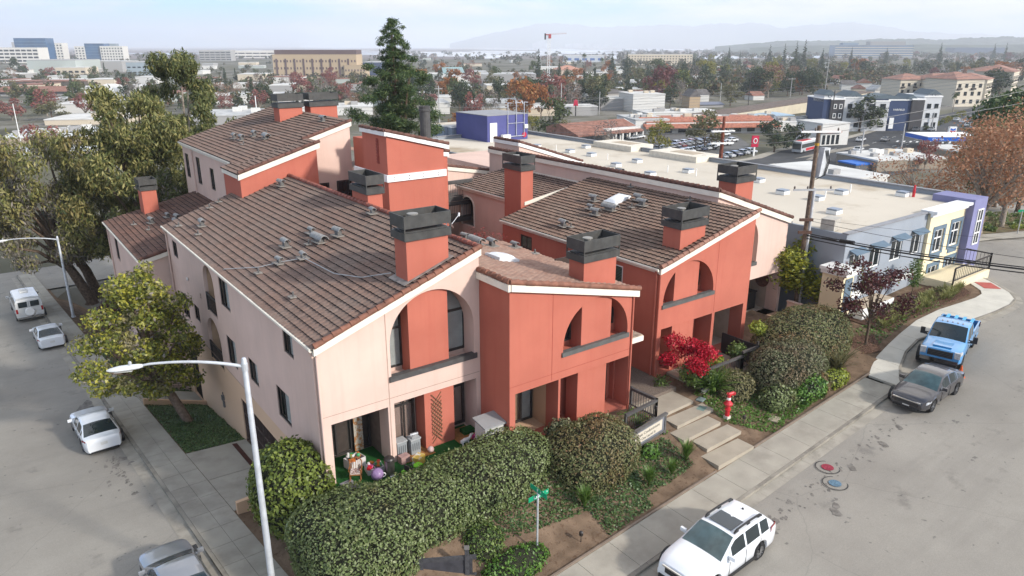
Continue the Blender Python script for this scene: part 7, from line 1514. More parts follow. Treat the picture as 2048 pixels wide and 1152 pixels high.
 m = MB(); m.boxr((2.6, -.5, .45), (1.2, .6, .8)); m.build("condenser", WHITEM, R2, world=False); m = MB(); m.boxr((6.2, -.15, 1.7), (.5, .25, .5)); m.build("meter_box", WHITEM, R2, world=False); m = MB(); m.lathe([(0, 0), (.35, 0), (.35, .15), (0, .16)], (6.0, -.1, .6), 12, 'Y'); m.build("alarm_bell", mat("bell_red", (0.45, 0.02, 0.05), .5), R2, world=False)
 for (px, py), (w, d, hh), lb in (((905, 303), (12, 7, 3.2), "grey blue penthouse block with two white wall boxes left of the violet plant room"), ((888, 283), (8, 5, 2.0), "low grey roof block behind the red tower's right edge"), ((905, 338), (18, 13, 3.5), "low grey walled wing with pale roof behind the pink parapets")):
  z0 = {303: 3.2, 283: 4.5, 338: -.5}[py]; q = onz(px, py, z0); R3 = thing("office_wing", lb, "building", q); m = MB(); m.box(0, 0, -3, w, d, hh); m.build("wall", mat("wing_grey", (0.26, 0.30, 0.36), .85, .05), R3, world=False); m = MB(); m.box(.2, .2, hh, w - .2, d - .2, hh + .05); m.build("roof", ROOFW, R3, world=False); m = MB(); m.box(-.05, -.05, hh, w + .05, .2, hh + .15); m.box(-.05, .2, hh, .2, d, hh + .15); m.build("coping", WHITEM, R3, world=False)
  if py == 303:
   for x in (3.0, 9.5): m = MB(); m.box(x, -.1, .9, x + 1.2, 0, 2.1); m.build("wall_box", WHITEM, R3, world=False)
office()

WOODP = mat("pole_wood", (0.15, 0.105, 0.075), .9, .3, 6)
WIRE = mat("wire_black", (0.016, 0.016, 0.017), .6)
WIREG = mat("wire_grey", (0.20, 0.195, 0.19), .6)
def wire(label, a, b, sag, r, m=None, group="overhead wires"):
 a, b = Vector(a), Vector(b); mb = MB(); mb.tube([a.lerp(b, t) - Vector((0, 0, sag * 4 * t * (1 - t))) for t in [i / 16 for i in range(17)]], r, 5, cap=False); return tag(mb.build("overhead_wire", m or WIRE), label, "wire", group)
def poles():
 X, Y = 35.2, 1.3; zt = lambda py: (lambda d: CAM.z + (Vector((X - CAM.x, Y - CAM.y)).length / Vector((d.x, d.y)).length) * d.z)(ray(1610, py)); H = zt(250)
 R = thing("utility_pole", "near wooden utility pole with white cable riser and crossarms by the pink house", "utility pole", (X, Y, -1)); m = MB(); m.tube([(X, Y, -2), (X, Y, zt(470)), (X, Y, H)], [.18, .16, .125], 10); m.build("pole", WOODP, R)
 m = MB(); m.tube([(X + .1, Y - .17, -1), (X + .1, Y - .17, zt(375))], .11, 8); m.build("cable_riser", mat("riser_steel", (0.5, 0.5, 0.5), .5), R)
 m = MB(); pr = [(.32, zt(352)), (.42, zt(350)), (.50, zt(300)), (.42, zt(296)), (.30, zt(296)), (.24, zt(340))]; m.extrude([(X + .15 + a, Y - .35, z) for a, z in ((.0, zt(352)), (.75, zt(350)), (.95, zt(296)), (.25, zt(294)))], (0, .35, 0)); m.build("cable_shield", mat("shield_grey", (0.48, 0.49, 0.50), .5), R)
 for i in range(3): m = MB(); m.tube([(X + .5 + .15 * i, Y - .37, zt(300)), (X + .85 + .12 * i, Y - .4, zt(325)), (X + .55 + .1 * i, Y - .4, zt(350)), (X, Y - .22, zt(357))], .025, 5); m.build("cable_loop", WIRE, R)
 ca = Vector((.82, -.57, 0)); cs = Vector((.57, .82, 0))
 for z, L_, mm in ((zt(262), 1.3, WHITEM), (zt(378), 1.35, mat("crossarm_grey", (0.42, 0.42, 0.42), .7))):
  m = MB(); m.boxr((X, Y - .18, z), (L_ * 2, .1, .12), atan2(ca.y, ca.x)); m.build("crossarm", mm, R)
  for k in (-.95, -.3, .85): p = Vector((X, Y - .18, z)) + ca * (L_ * k); m = MB(); m.lathe([(.03, 0), (.05, .12), (.075, .16), (.05, .22), (0, .28)], p, 8); m.build("insulator", mat("insulator", (0.10, 0.075, 0.06), .4), R)
 for z in (zt(437), zt(462)): m = MB(); m.boxr((X - .35, Y - .15, z), (.9, .16, .18), atan2(ca.y, ca.x)); m.build("wire_bracket", mat("bracket_rust", (0.10, 0.055, 0.04), .8), R)
 m = MB(); m.lathe([(.145, zt(290)), (.15, zt(285))], (X, Y, 0), 10, cap=False); m.build("marker_band", mat("band_yellow", (.5, .28, .03), .6), R)
 # heavy wires running to the right past the camera side
 e0 = onz(2048, 527, 6.0); P = lambda z: Vector((X, Y - .1, z)); far = Vector((33.5, -26.0, 0))
 tg = [((2048, 505), zt(440), .014), ((2048, 523), zt(466), .032), ((2048, 527), zt(470), .05), ((2048, 534), zt(476), .034), ((2048, 470), zt(435), .009)]
 for i, ((px, py), z, r) in enumerate(tg):
  a = P(z); q = onz(px, py, 6.2 + .1 * i); d = (q - a); b = a + d * 1.5; wire(("thin top wire", "upper black cable", "thickest black cable", "lowest black cable", "faint topmost thin wire")[i] + " running right from the near utility pole", a, b, .35, r)
 m = MB(); a = P(zt(470)); q = onz(2048, 527, 6.4); d = (q - a).normalized()
 for t, L_, r in ((1.2, 1.1, .06), (2.6, 1.0, .11)): m2 = MB(); m2.tube([a + d * t - Vector((0, 0, .06)), a + d * (t + L_) - Vector((0, 0, .07))], r, 8); tag(m2.build("cable_splice", WIRE), "black splice %s on the cable right of the near pole" % ("sleeve, the thinner" if r < .1 else "case, the thicker"), "cable splice")
 X2, Y2 = 62.2, 29.5; Z2 = lambda py: (lambda d: CAM.z + (Vector((X2 - CAM.x, Y2 - CAM.y)).length / Vector((d.x, d.y)).length) * d.z)(ray(1446, py))
 R = thing("utility_pole", "reddish brown utility pole with two white double crossarms behind the flat roof", "utility pole", (X2, Y2, G(X2, Y2))); m = MB(); m.tube([(X2, Y2, G(X2, Y2) - 1), (X2, Y2, Z2(300)), (X2, Y2, Z2(233))], [.25, .22, .16], 8); m.build("pole", mat("pole_red", (0.17, 0.055, 0.035), .9, .3, 4), R)
 for z in (Z2(262), Z2(286)):
  for o in (-.2, .2): m = MB(); m.boxr((X2 + cs.x * o, Y2 + cs.y * o, z), (2.9, .12, .16), atan2(-.40, .91)); m.build("crossarm", WHITEM, R)
  for k in (-1.3, -.7, .7, 1.3): m = MB(); m.lathe([(.05, 0), (.1, .12), (.08, .2), (0, .26)], (X2 + .91 * k, Y2 - .40 * k, z + .08), 6); m.build("insulator", MATS["insulator"], R)
 n1 = P(zt(255)); n2 = Vector((X2, Y2, Z2(258)))
 def endp(px, py, dist): d = ray(px, py); h = Vector((d.x, d.y)).length; return CAM + d * (dist / h)
 wl = [(n1, endp(2300, 118, 120), "two strand wire climbing to the right edge from the near pole top"), (n1 + Vector((0, 0, -.35)), endp(2300, 150, 120), "lower strand climbing to the right edge from the near pole top"), (n1, n2, "wire between the two wooden poles, the upper one"), (n1 + Vector((0, 0, -.5)), n2 + Vector((0, 0, -1.2)), "wire between the two wooden poles, the lower one"), (n2 + Vector((-1, 0, 0)), endp(700, 218, 150), "long wire stretching left from the reddish pole over the roofs"), (n2 + Vector((.9, 0, 0)), endp(620, 262, 150), "second long wire stretching left from the reddish pole"), (n2 + Vector((0, 0, -1.6)), endp(640, 300, 110), "lower wire stretching left across the pale flat roof"), (n2 + Vector((0, 0, -1.7)), endp(820, 312, 100), "lowest wire crossing the pale flat roof to the left")]
 for a, b, lb in wl: wire(lb, a, b, .5, .02, WIREG)
poles()

# ==================================================================== the town beyond
def tree_mesh(name, H, R, z0, kind, n, size, lm, seed, bm=BARK, asp=.6, shell=.3, nb=16, trunk=.18, bare=0):
 rg = np.random.default_rng(seed); mb = MB(); bl = crown_blobs(rg, nb, R, H - z0, z0, kind); P, N = blob_points(bl, n, rg, shell); mb.leaves(leafquads(P, N, size, rg, asp, .8), 0)
 trunk_mb(mb, rg, H, trunk, bl, z0, 1, 5 + bare); return mb.mesh(name, [lm, bm]), H
LM = {}
LM['green'] = leafmat("far_green", [(0.037, 0.056, 0.020), (0.075, 0.100, 0.035), (0.125, 0.150, 0.056)], .6)
LM['dark'] = leafmat("far_dark", [(0.025, 0.043, 0.022), (0.048, 0.069, 0.033), (0.081, 0.100, 0.045)], .6)
LM['olive'] = leafmat("far_olive", [(0.088, 0.088, 0.037), (0.150, 0.144, 0.062), (0.213, 0.194, 0.100)], .6)
LM['orange'] = leafmat("far_orange", [(0.22, 0.07, 0.02), (0.36, 0.13, 0.035), (0.30, 0.17, 0.06)], .6)
LM['red'] = leafmat("far_red", [(0.17, 0.05, 0.045), (0.26, 0.085, 0.07), (0.27, 0.14, 0.115)], .6)
LM['rust'] = leafmat("far_rust", [(0.16, 0.08, 0.05), (0.26, 0.15, 0.10), (0.33, 0.22, 0.16)], .6)
LM['lime'] = leafmat("far_lime", [(0.13, 0.14, 0.02), (0.22, 0.21, 0.03), (0.30, 0.26, 0.06)], .6)
LM['grey'] = leafmat("far_greyish", [(0.14, 0.12, 0.10), (0.21, 0.18, 0.16), (0.27, 0.24, 0.21)], .6)
LM['maroon'] = leafmat("far_maroon", [(0.10, 0.03, 0.035), (0.17, 0.055, 0.055), (0.2, 0.1, 0.09)], .6)
SP = {}
for k in ('green', 'dark', 'olive', 'orange', 'red', 'rust', 'lime', 'grey', 'maroon'):
 SP[k] = [tree_mesh("round_tree", 9, 4.0, 1.6, "round", 1000 if k not in ('rust', 'grey', 'red') else 750, .34 if k not in ('rust', 'grey') else .22, LM[k], 200 + i * 11 + len(SP), bare=8 if k in ('rust', 'grey', 'red') else 0, bm=BARKP if k in ('rust', 'grey', 'red') else BARK) for i in range(2)]
SP['conifer'] = [tree_mesh("conifer_tree", 20, 4.2, 1.5, "cone", 1600, .42, LM['dark'], 301, nb=40), tree_mesh("conifer_tree", 20, 3.2, 1.5, "cone", 1400, .42, LM['dark'], 302, nb=34)]
SP['cypress'] = [tree_mesh("cypress_tree", 12, 1.6, .6, "column", 800, .32, LM['dark'], 303)]
def palm_mesh():
 mb = MB(); mb.tube([(0, 0, -.2), (.1, 0, 5), (0, 0, 9)], [.28, .2, .22], 7, 1); rg = random.Random(2)
 for i in range(34):
  a = i * 2.4; e = rg.uniform(-.9, 1.2); d = Vector((cos(a), sin(a), 0)); s = Vector((-sin(a), cos(a), 0)) * .28; p = [Vector((0, 0, 9)) + d * (2.3 * t * cos(e * .6)) + Vector((0, 0, 2.0 * t * sin(e) - 1.5 * t * t)) for t in (0, .35, .7, 1)]
  for k in range(3): w0, w1 = (.5, 1, .7, .1)[k], (.5, 1, .7, .1)[k + 1]; mb.quad(p[k] - s * w0, p[k] + s * w0, p[k + 1] + s * w1, p[k + 1] - s * w1)
 return mb.mesh("palm_tree", [LM['green'], BARKP]), 10.5
SP['palm'] = [palm_mesh()]
LBL = {'green': "mid green rounded tree among the far rooftops", 'dark': "dark green rounded tree among the far rooftops", 'olive': "dull olive tree among the far rooftops", 'orange': "orange autumn tree among the far rooftops", 'red': "red autumn tree among the far rooftops", 'rust': "tan half bare autumn tree among the far rooftops", 'lime': "yellow green tree among the far rooftops", 'grey': "bare greyish tree among the far rooftops", 'maroon': "dull maroon leafed tree among the far rooftops", 'conifer': "dark pointed conifer rising above the far rooftops", 'cypress': "slim dark cypress among the far rooftops", 'palm': "palm tree among the far rooftops"}
TR = random.Random(77)
def ftree(px, py, hpx, sp, wide=1.0, label=None, group=None):
 p = at(px, py); me, H = SP[sp][TR.randrange(len(SP[sp]))]; s = hpx * pxm(p) / H * 1.04
 o = put(me.name, me); o.location = (p.x, p.y, p.z - .1); o.scale = (s * wide, s * wide, s); o.rotation_euler = (0, 0, TR.uniform(0, 6.28)); return tag(o, label or LBL[sp], "tree", None if label else group or LBL[sp].replace(" tree ", " trees ").replace(" conifer ", " conifers ").replace(" cypress ", " cypresses "))
ROOFGREY = mat("far_roof_grey", (0.42, 0.42, 0.41), .9, .2, .3); ROOFPALE = mat("far_roof_white", (0.58, 0.57, 0.54), .9, .08, .2, stain=(.12, (.42, .40, .37), .5, .7, .6)); ROOFRED = mat("far_roof_tile", (0.225, 0.105, 0.075), .9, .3, 1.2, stain=(.5, (.30, .16, .12), .45, .65, .7)); ROOFRED2 = mat("far_roof_tile_bright", (0.36, 0.14, 0.09), .9, .3, 1.5); ROOFDK = mat("far_shingle", (0.12, 0.11, 0.105), .9, .3, 1)
WALLS = [mat("far_wall_white", (0.60, 0.585, 0.55), .9, .06), mat("far_wall_cream", (0.55, 0.47, 0.36), .9, .06), mat("far_wall_grey", (0.33, 0.32, 0.31), .9, .06), mat("far_wall_tan", (0.42, 0.31, 0.20), .9, .06), mat("far_wall_sage", (0.38, 0.41, 0.38), .9, .06)]
def T3(x0, y0): return x0, y0
def block(name, label, px, py, wpx, hpx, dep, rz=0.0, wall=None, roof=None, cat="building", kind="flat", group=None, win=None, winm=None, roofh=.18, units=0, floors=None, fr=None):
 """a far building: base front-left corner at the pixel, width and height from its size in the photo; win=(cols, rows, fill w, fill h)"""
 p = at(px, py); u = Vector((cos(rz), sin(rz), 0)); k = pxm(p); w = abs(wpx * k / max(.25, u.dot(RT))); h = hpx * k
 R = thing(name, label, cat, p, rz, group); wall = wall or WALLS[0]; roof = roof or ROOFPALE
 m = MB(); m.box(0, 0, -3, w, dep, h); m.build("wall", wall, R, world=False)
 if kind == "flat":
  m = MB(); m.box(-.15, -.15, h, w + .15, dep + .15, h + .35); m.build("roof", roof, R, world=False)
 elif kind == "gable":
  rh = h * roofh * 2.2; e = .05 * w; m = MB(); m.extrude([(-e, -e, h), (-e, dep + e, h), (-e, dep / 2, h + rh)], (w + 2 * e, 0, 0)); m.build("roof", roof, R, world=False)
 elif kind == "gableX":
  rh = h * roofh * 2.2; e = .05 * w; m = MB(); m.extrude([(-e, -e, h), (w + e, -e, h), (w / 2, -e, h + rh)], (0, dep + 2 * e, 0)); m.build("roof", roof, R, world=False)
 elif kind == "shed":
  rh = h * roofh * 2.2; m = MB(); m.extrude([(-.6, -.8, h - .1), (-.6, dep, h + rh), (-.6, dep, h + rh - .4), (-.6, -.8, h - .5)], (w + 1.2, 0, 0)); m.build("roof", roof, R, world=False)
 elif kind == "hip":
  rh = h * roofh * 1.6; e = .7; i = min(w, dep) * .42; m = MB(); m.add([(-e, -e, h), (w + e, -e, h), (w + e, dep + e, h), (-e, dep + e, h), (i, dep / 2, h + rh), (w - i, dep / 2, h + rh)], [(0, 1, 5, 4), (1, 2, 5), (2, 3, 4, 5), (3, 0, 4), (3, 2, 1, 0)]); m.build("roof", roof, R, world=False)
 if win:
  c, r, fw, fh = win; wm = winm or DARKGLASS; base = None
  for i in range(c):
   for j in range(r):
    cw, chh = w / c, h / (r + .4); x = cw * (i + .5 - fw / 2); z = chh * (j + .35)
    if base is None: m = MB(); m.box(0, -.10, 0, cw * fw, .0, chh * fh); base = m.build("window", wm, R, world=False); o = base
    else: o = base.copy(); COL.objects.link(o); o.parent = R
    o.location = (x, -.012, z)
 rg = random.Random(int(px * 7 + py))
 for i in range(units): m = MB(); s = min(w, dep) * .06 + .6; m.boxr((rg.uniform(.15, .85) * w, rg.uniform(.2, .8) * dep, h + .35 + s * .35), (s * 1.4, s, s * .7)); m.build("roof_unit", WALLS[rg.randrange(3)], R, world=False)
 return R, w, h
CARM = []
def far_car_mesh(i, c):
 mb = MB(); b = [(-2.2, .45), (-2.2, .85), (-1.3, .95), (-.75, 1.4), (.7, 1.42), (1.5, .98), (2.2, .88), (2.25, .45)]; mb.extrude([(x, -.85, z) for x, z in b], (0, 1.7, 0), 0)
 for s in (-.87, .87): mb.poly([(-1.2, s, .95), (-.72, s, 1.35), (.66, s, 1.36), (1.35, s, .98)], 1)
 mb.quad((-1.32, -.75, .965), (-1.32, .75, .965), (-.78, .68, 1.39), (-.78, -.68, 1.39), 1); mb.quad((1.52, -.75, .99), (1.52, .75, .99), (.74, .68, 1.41), (.74, -.68, 1.41), 1)
 for x in (-1.4, 1.4):
  for y in (-.8, .8): mb.lathe([(0, -.1), (.32, -.1), (.32, .1), (0, .1)], (x, y, .32), 10, 'Y', 2)
 return mb.mesh("parked_car", [paint("far_paint_%d" % i, c), CARGLASS, TYRE])
FC = [("white", (.70, .71, .72)), ("dark blue", (.04, .05, .09)), ("black", (.03, .03, .03)), ("silver", (.38, .39, .40)), ("red", (.30, .03, .03)), ("grey", (.12, .12, .13))]
for i, (nm, c) in enumerate(FC): CARM.append(far_car_mesh(i, c))
def fcar(px, py, ci, rz, where, group):
 p = at(px, py); o = put("parked_car" if "parked" in where else "car", CARM[ci]); o.location = (p.x, p.y, p.z + .03); o.rotation_euler = (0, 0, rz); return tag(o, "%s car %s" % (FC[ci][0], where), "car", "%s %s" % (FC[ci][0] + " cars", group))
def sheet_px(name, pts, m, dz, kind="structure"):
 P = [at(x, y) for x, y in pts]; c = MB(); tri = tessellate_polygon([[Vector((p.x, p.y, 0)) for p in P]]); import bmesh
 bm = bmesh.new(); vs = [bm.verts.new((p.x, p.y, 0)) for p in P]; [bm.faces.new([vs[i] for i in t]) for t in tri]
 bmesh.ops.subdivide_edges(bm, edges=bm.edges, cuts=6, use_grid_fill=True)
 for v in bm.verts: v.co.z = G(v.co.x, v.co.y) + dz
 me = bpy.data.meshes.new(name); bm.to_mesh(me); bm.free(); me.materials.append(m); o = put(name, me); o["kind"] = kind; return o
ASPHD = mat("avenue_dark_asphalt", (0.062, 0.063, 0.066), .9, .15, .05, 0, 1, stain=(.2, (.09, .09, .09), .5, .7, .6), spec=.15)
def town():
 sheet_px("avenue", [(1430, 326), (1560, 300), (1650, 287), (1790, 249), (1900, 226), (1960, 212), (2000, 203), (2048, 196), (2048, 222), (1985, 250), (1960, 290), (1840, 340), (1700, 352), (1560, 352), (1490, 342)], ASPHD, .04)
 sheet_px("car_park", [(1050, 305), (1140, 296), (1210, 285), (1290, 278), (1330, 266), (1440, 262), (1475, 272), (1500, 290), (1430, 324), (1340, 330), (1200, 330)], ASPH2, .03)
 sheet_px("median", [(1500, 337), (1560, 325), (1650, 303), (1735, 289), (1740, 292), (1655, 308), (1568, 331), (1512, 343)], CONCD, .12)
 sheet_px("pavement", [(1430, 323), (1560, 297), (1650, 284), (1730, 264), (1790, 246), (1792, 250), (1735, 268), (1652, 289), (1562, 302), (1432, 328)], CONC, .10)
 LW = mat("lane_white", (0.6, 0.6, 0.58), .8)
 for i, (a, b) in enumerate((((1600, 318), (1690, 293)), ((1700, 330), (1830, 284)), ((1760, 300), (1900, 262)), ((1660, 345), (1730, 322)), ((1700, 300), (1850, 256)), ((1850, 256), (1960, 226)))):
  A, B = at(*a), at(*b); d = B - A; n = max(2, int(d.length / 9)); m = MB()
  for k in range(n): p = A + d * (k / n); q = A + d * ((k + .4) / n); s = Vector((-d.y, d.x, 0)).normalized() * .09; m.quad(p - s + Vector((0, 0, .09)), q - s + Vector((0, 0, .09)), q + s + Vector((0, 0, .09)), p + s + Vector((0, 0, .09)))
  o = m.build("lane_marking", LW); o["kind"] = "structure"
 for k in range(9):
  A = at(1795 + k * 13, 283 + k * .4); m = MB(); m.boxr((A.x, A.y, A.z + .09), (4.0, .6, .004), .35); o = m.build("crosswalk_bar", LW); o["kind"] = "structure"
 ang = lambda a, b: atan2((at(*b) - at(*a)).y, (at(*b) - at(*a)).x); av = ang((1600, 318), (1830, 257))
 for px, py, c in ((1716, 303, 0), (1721, 283, 0), (1770, 283, 5), (1832, 262, 5), (1862, 262, 3), (1912, 242, 0), (1936, 253, 0), (1942, 262, 2), (1852, 278, 3), (1925, 246, 0), (1946, 243, 5), (1942, 272, 2)): fcar(px, py, c, av + (pi if c % 2 else 0), "driving on the wide avenue at the right", "driving on the avenue")
 rg = random.Random(5); pk = ang((1300, 300), (1440, 285))
 for row, (x0, y0, x1, y1, n) in enumerate(((1318, 301, 1400, 288, 9), (1332, 312, 1420, 298, 9), (1412, 324, 1498, 306, 7), (1352, 290, 1410, 284, 5), (1425, 293, 1450, 290, 3))):
  for k in range(n): t = k / max(1, n - 1); fcar(x0 + (x1 - x0) * t, y0 + (y1 - y0) * t, rg.choice((0, 0, 1, 2, 3, 3, 5, 4)), pk + pi / 2 + rg.uniform(-.05, .05), "parked in the shopping strip car park", "parked in the shopping strip car park")
 for px, py, c in ((1266, 279, 3), (1277, 277, 0), (1400, 271, 3), (1463, 284, 0), (1448, 272, 0)): fcar(px, py, c, pk, "parked close to the shopfronts of the shopping strip", "parked by the shopfronts")
 p = at(1609, 303); R = thing("city_bus", "white and red city bus on the avenue behind the near utility pole", "bus", p, av); m = MB(); m.box(-6, -1.3, .45, 6, 1.3, 3.2); m.build("body", mat("bus_silver", (.42, .43, .44), .4), R, world=False); m = MB(); m.box(-5.9, -1.25, 3.2, 5.9, 1.25, 3.4); m.build("roof", WHITEM, R, world=False); m = MB(); m.box(-5.6, -1.33, 1.5, 5.4, -1.302, 2.6); m.box(-5.6, 1.302, 1.5, 5.4, 1.33, 2.6); m.build("side_window", CARGLASS, R, world=False)
 for s in (-1, 1): m = MB(); m.box(s * 6.005 - .02, -1.15, 1.2, s * 6.005 + .02, 1.15, 2.8); m.build("windscreen", CARGLASS, R, world=False)
 m = MB(); m.box(-2.5, -1.33, .6, 4.0, -1.302, 1.3); m.box(-5.0, -1.2, 3.402, 2.0, 1.2, 3.43); m.build("red_stripe", mat("bus_red", (.48, .02, .03), .4), R, world=False)
 for x in (-4, 3.6):
  for y in (-1.2, 1.2): m = MB(); m.lathe([(0, -.15), (.5, -.15), (.5, .15), (0, .15)], (x, y, .5), 12, 'Y'); m.build("wheel", TYRE, R, world=False)
 R, w, h = block("shop_building", "shopping strip with long sloping brown tile roof and white shopfronts", 1212, 283, 78, 24, 14, 0.0, WALLS[0], ROOFRED, kind="flat")
 for c in list(R.children):
  if c.name.startswith("roof"): bpy.data.objects.remove(c)
 wl = w * 1.75; m = MB(); m.extrude([(-w * .85, -1.5, h * .72), (-w * .85, 8, h * 1.5), (-w * .85, 14, h * 1.15), (-w * .85, 14, h * .6), (-w * .85, -1.5, h * .62)], (w * 1.85, 0, 0)); m.build("roof", ROOFRED, R, world=False)
 m = MB(); m.extrude([(w + .02, -1.0, h * .68), (w + .02, 8, h * 1.5), (w + .02, 16, h * .9), (w + .02, 16, 0), (w + .02, -1.0, 0)], (.4, 0, 0)); m.build("gable_wall", WALLS[0], R, world=False)
 for i in range(5): m = MB(); m.box(w * (.04 + i * .2), -.12, .2, w * (.17 + i * .2), -.01, h * .52); m.build("shop_window", DARKGLASS, R, world=False)
 for i in range(5): m = MB(); m.box(w * (.0 + i * .2) - .3, -1.3, 0, w * (.0 + i * .2) + .3, -.8, h * .7); m.build("column", WALLS[0], R, world=False)
 R, w, h = block("shop_building", "second shopping strip with reddish tile roof behind the car park trees", 1292, 268, 268, 22, 22, -.50, WALLS[0], ROOFRED2, kind="flat", units=7)
 m = MB(); m.extrude([(-1, -3, h * .62), (-1, 6, h * 1.35), (-1, 6, h * .9), (-1, -3, h * .52)], (w + 2, 0, 0)); m.build("tile_awning", ROOFRED2, R, world=False)
 for i in range(9): m = MB(); m.box(w * (.03 + i * .108), -.12, .3, w * (.09 + i * .108), -.01, h * .5); m.build("shop_window", DARKGLASS, R, world=False)
 block("warehouse_building", "low pale building with long light blue ribbed roof beside the railway wall", 1478, 243, 118, 9, 16, -.45, WALLS[2], mat("roof_blue_metal", (.30, .42, .52), .5, .1, 2), units=2)
 for px, py, w_, h_, d_, wl_, rf_, lb in ((1270, 268, 70, 26, 20, 0, ROOFGREY, "pale flat roofed shop block with roof vents behind the tile roof"), (1295, 240, 160, 12, 18, 0, ROOFPALE, "long white flat roof with vents beyond the shopping strip"), (1460, 256, 130, 14, 16, 2, ROOFGREY, "grey flat roof with many vents near the blue roofed building"), (1560, 262, 100, 16, 14, 0, ROOFPALE, "white flat roofed shop beside the avenue trees")): block("shop_building", lb, px, py, w_, h_, d_, -.45, WALLS[wl_], rf_, units=8)
 # white mission style corner shop by the avenue
 R, w, h = block("shop_building", "white mission style shop with red tile coping beside the avenue", 1640, 292, 62, 42, 12, -.35, WALLS[0], ROOFPALE); m = MB(); m.box(-.3, -.6, h * .6, w * .7, 0, h * .68); m.build("tile_coping", ROOFRED2, R, world=False)
 for i in range(4): m = MB(); m.box(w * (.05 + .17 * i), -.1, .4, w * (.15 + .17 * i), -.01, h * .5); m.build("shop_window", DARKGLASS, R, world=False)
 NB = mat("hotel_navy", (.035, .055, .12), .8, .05); CH = mat("hotel_charcoal", (.055, .052, .055), .8, .05); LT = mat("hotel_white", (.58, .58, .58), .85, .05)
 p = at(1640, 262); R = thing("hotel_building", "hotel with navy, charcoal and white bays and small clock like gables", "hotel", p, -.62); k = pxm(p); W_ = 300 * k; H_ = 62 * k; uw = W_ / 12
 bays = [(0, .55, NB, 1.0), (.55, 1.6, CH, .98), (1.6, 3.2, LT, 1.02), (3.2, 5.2, LT, .92), (5.2, 7.0, NB, .95), (7.0, 8.0, CH, .97), (8.0, 9.4, LT, 1.05)]
 for i, (a, b, mm, hh) in enumerate(bays):
  d = -.6 if i % 2 else 0; m = MB(); m.box(a * uw, d, -2, b * uw, 14, H_ * hh); m.build("wall_bay", mm, R, world=False); m = MB(); m.box(a * uw - .2, d - .2, H_ * hh, b * uw + .2, 14.1, H_ * hh + .4 + .02 * i); m.build("parapet", WHITEM, R, world=False)
  if i in (2, 3, 6, 1):
   for c in range(2 if b - a > .9 else 1):
    for r in range(3): m = MB(); x = a * uw + (b - a) * uw * (.22 + .42 * c); m.box(x, d - .12, H_ * (.12 + .29 * r), x + (b - a) * uw * .22, d - .01, H_ * (.27 + .29 * r)); fr_ = m.build("window", WHITEM if mm is CH else DARKGLASS, R, world=False); m = MB(); m.box(x + .2, d - .15, H_ * (.14 + .29 * r), x + (b - a) * uw * .22 - .2, d - .125, H_ * (.25 + .29 * r)); m.build("pane", DARKGLASS, fr_, world=False)
 for i, (a, b, g) in enumerate(((0, .9, 1.3), (1.8, 3.0, 1.15), (3.3, 6.6, 1.06), (6.6, 7.4, 1.05), (8.2, 9.2, 1.32))):
  h0 = H_ * (g - .18 if g > 1.2 else g - .06); m = MB(); m.box(a * uw, .1, H_ * .9, b * uw, 9, h0); m.build("tower_wall", LT if g > 1.1 else NB, R, world=False); m = MB(); m.extrude([(a * uw - .4, -.3, h0), (b * uw + .4, -.3, h0), ((a + b) / 2 * uw, -.3, h0 + H_ * .15)], (0, 9.6, 0)); m.build("gable_roof", mat("hotel_roof", (.10, .13, .15), .8), R, world=False)
  if g > 1.1: m = MB(); m.lathe([(H_ * .05, 0), (H_ * .06, 0), (H_ * .06, .12), (H_ * .05, .12)], ((a + b) / 2 * uw, -.02, h0 - H_ * .02), 14, 'Y', cap=False); m.build("round_medallion", NB, R, world=False)
 M4 = plane_m((6.1 * uw, -.05, H_ * .66), (1, 0, 0), (0, 0, 1)); t_ = text_obj("lettering", "FAIRFIELD", H_ * .085, WHITEM, None, M4, .02); t_.parent = R; t_.location = (0, 0, 0)
 M4 = plane_m((1.5 * uw, 0, 0), (1, 0, 0), (0, 0, 1)); m = MB(); m.box(5.35 * uw, -1.0, H_ * .08, 5.7 * uw, -.8, H_ * .42); bn = m.build("entry_sign", WHITEM, R, world=False)
 for y_ in (10, 14): pass
 for r in range(3):
  for c in range(5): m = MB(); m.box(9.4 * uw, 2 + c * 2.4, H_ * (.12 + .29 * r), 9.4 * uw + .1, 3.2 + c * 2.4, H_ * (.27 + .29 * r)); m.build("window", DARKGLASS, R, world=False)
 q = at(1778, 258); R = thing("pylon_sign", "tall white pylon sign with blue vertical banner by the hotel drive", "sign", q); k = pxm(q); m = MB(); m.box(-.5, -.3, 0, .5, .3, 36 * k); m.build("pylon", WHITEM, R, world=False); m = MB(); m.boxr((8 * k * .8, -8 * k * .6, 15 * k), (12 * k, .2, 16 * k), -.62); m.build("banner", mat("banner_blue", (.03, .12, .45), .5), R, world=False)
 AW = mat("apartment_cream", (.60, .53, .42), .9, .05); AR = mat("apartment_tile", (.30, .16, .12), .9, .2, .8)
 def apt(lb, px, py, w_, h_, d_, rz, cols, rows=3, rf=.16):
  R, w, h = block("apartment_building", lb, px, py, w_, h_, d_, rz, AW, AR, kind="hip", win=(cols, rows, .42, .5), roofh=rf)
  for i in range(0, cols, 2): m = MB(); m.box(w * (i + .2) / cols, -.8, h * .62, w * (i + .8) / cols, -.02, h * .68); m.build("balcony", BRONZE, R, world=False)
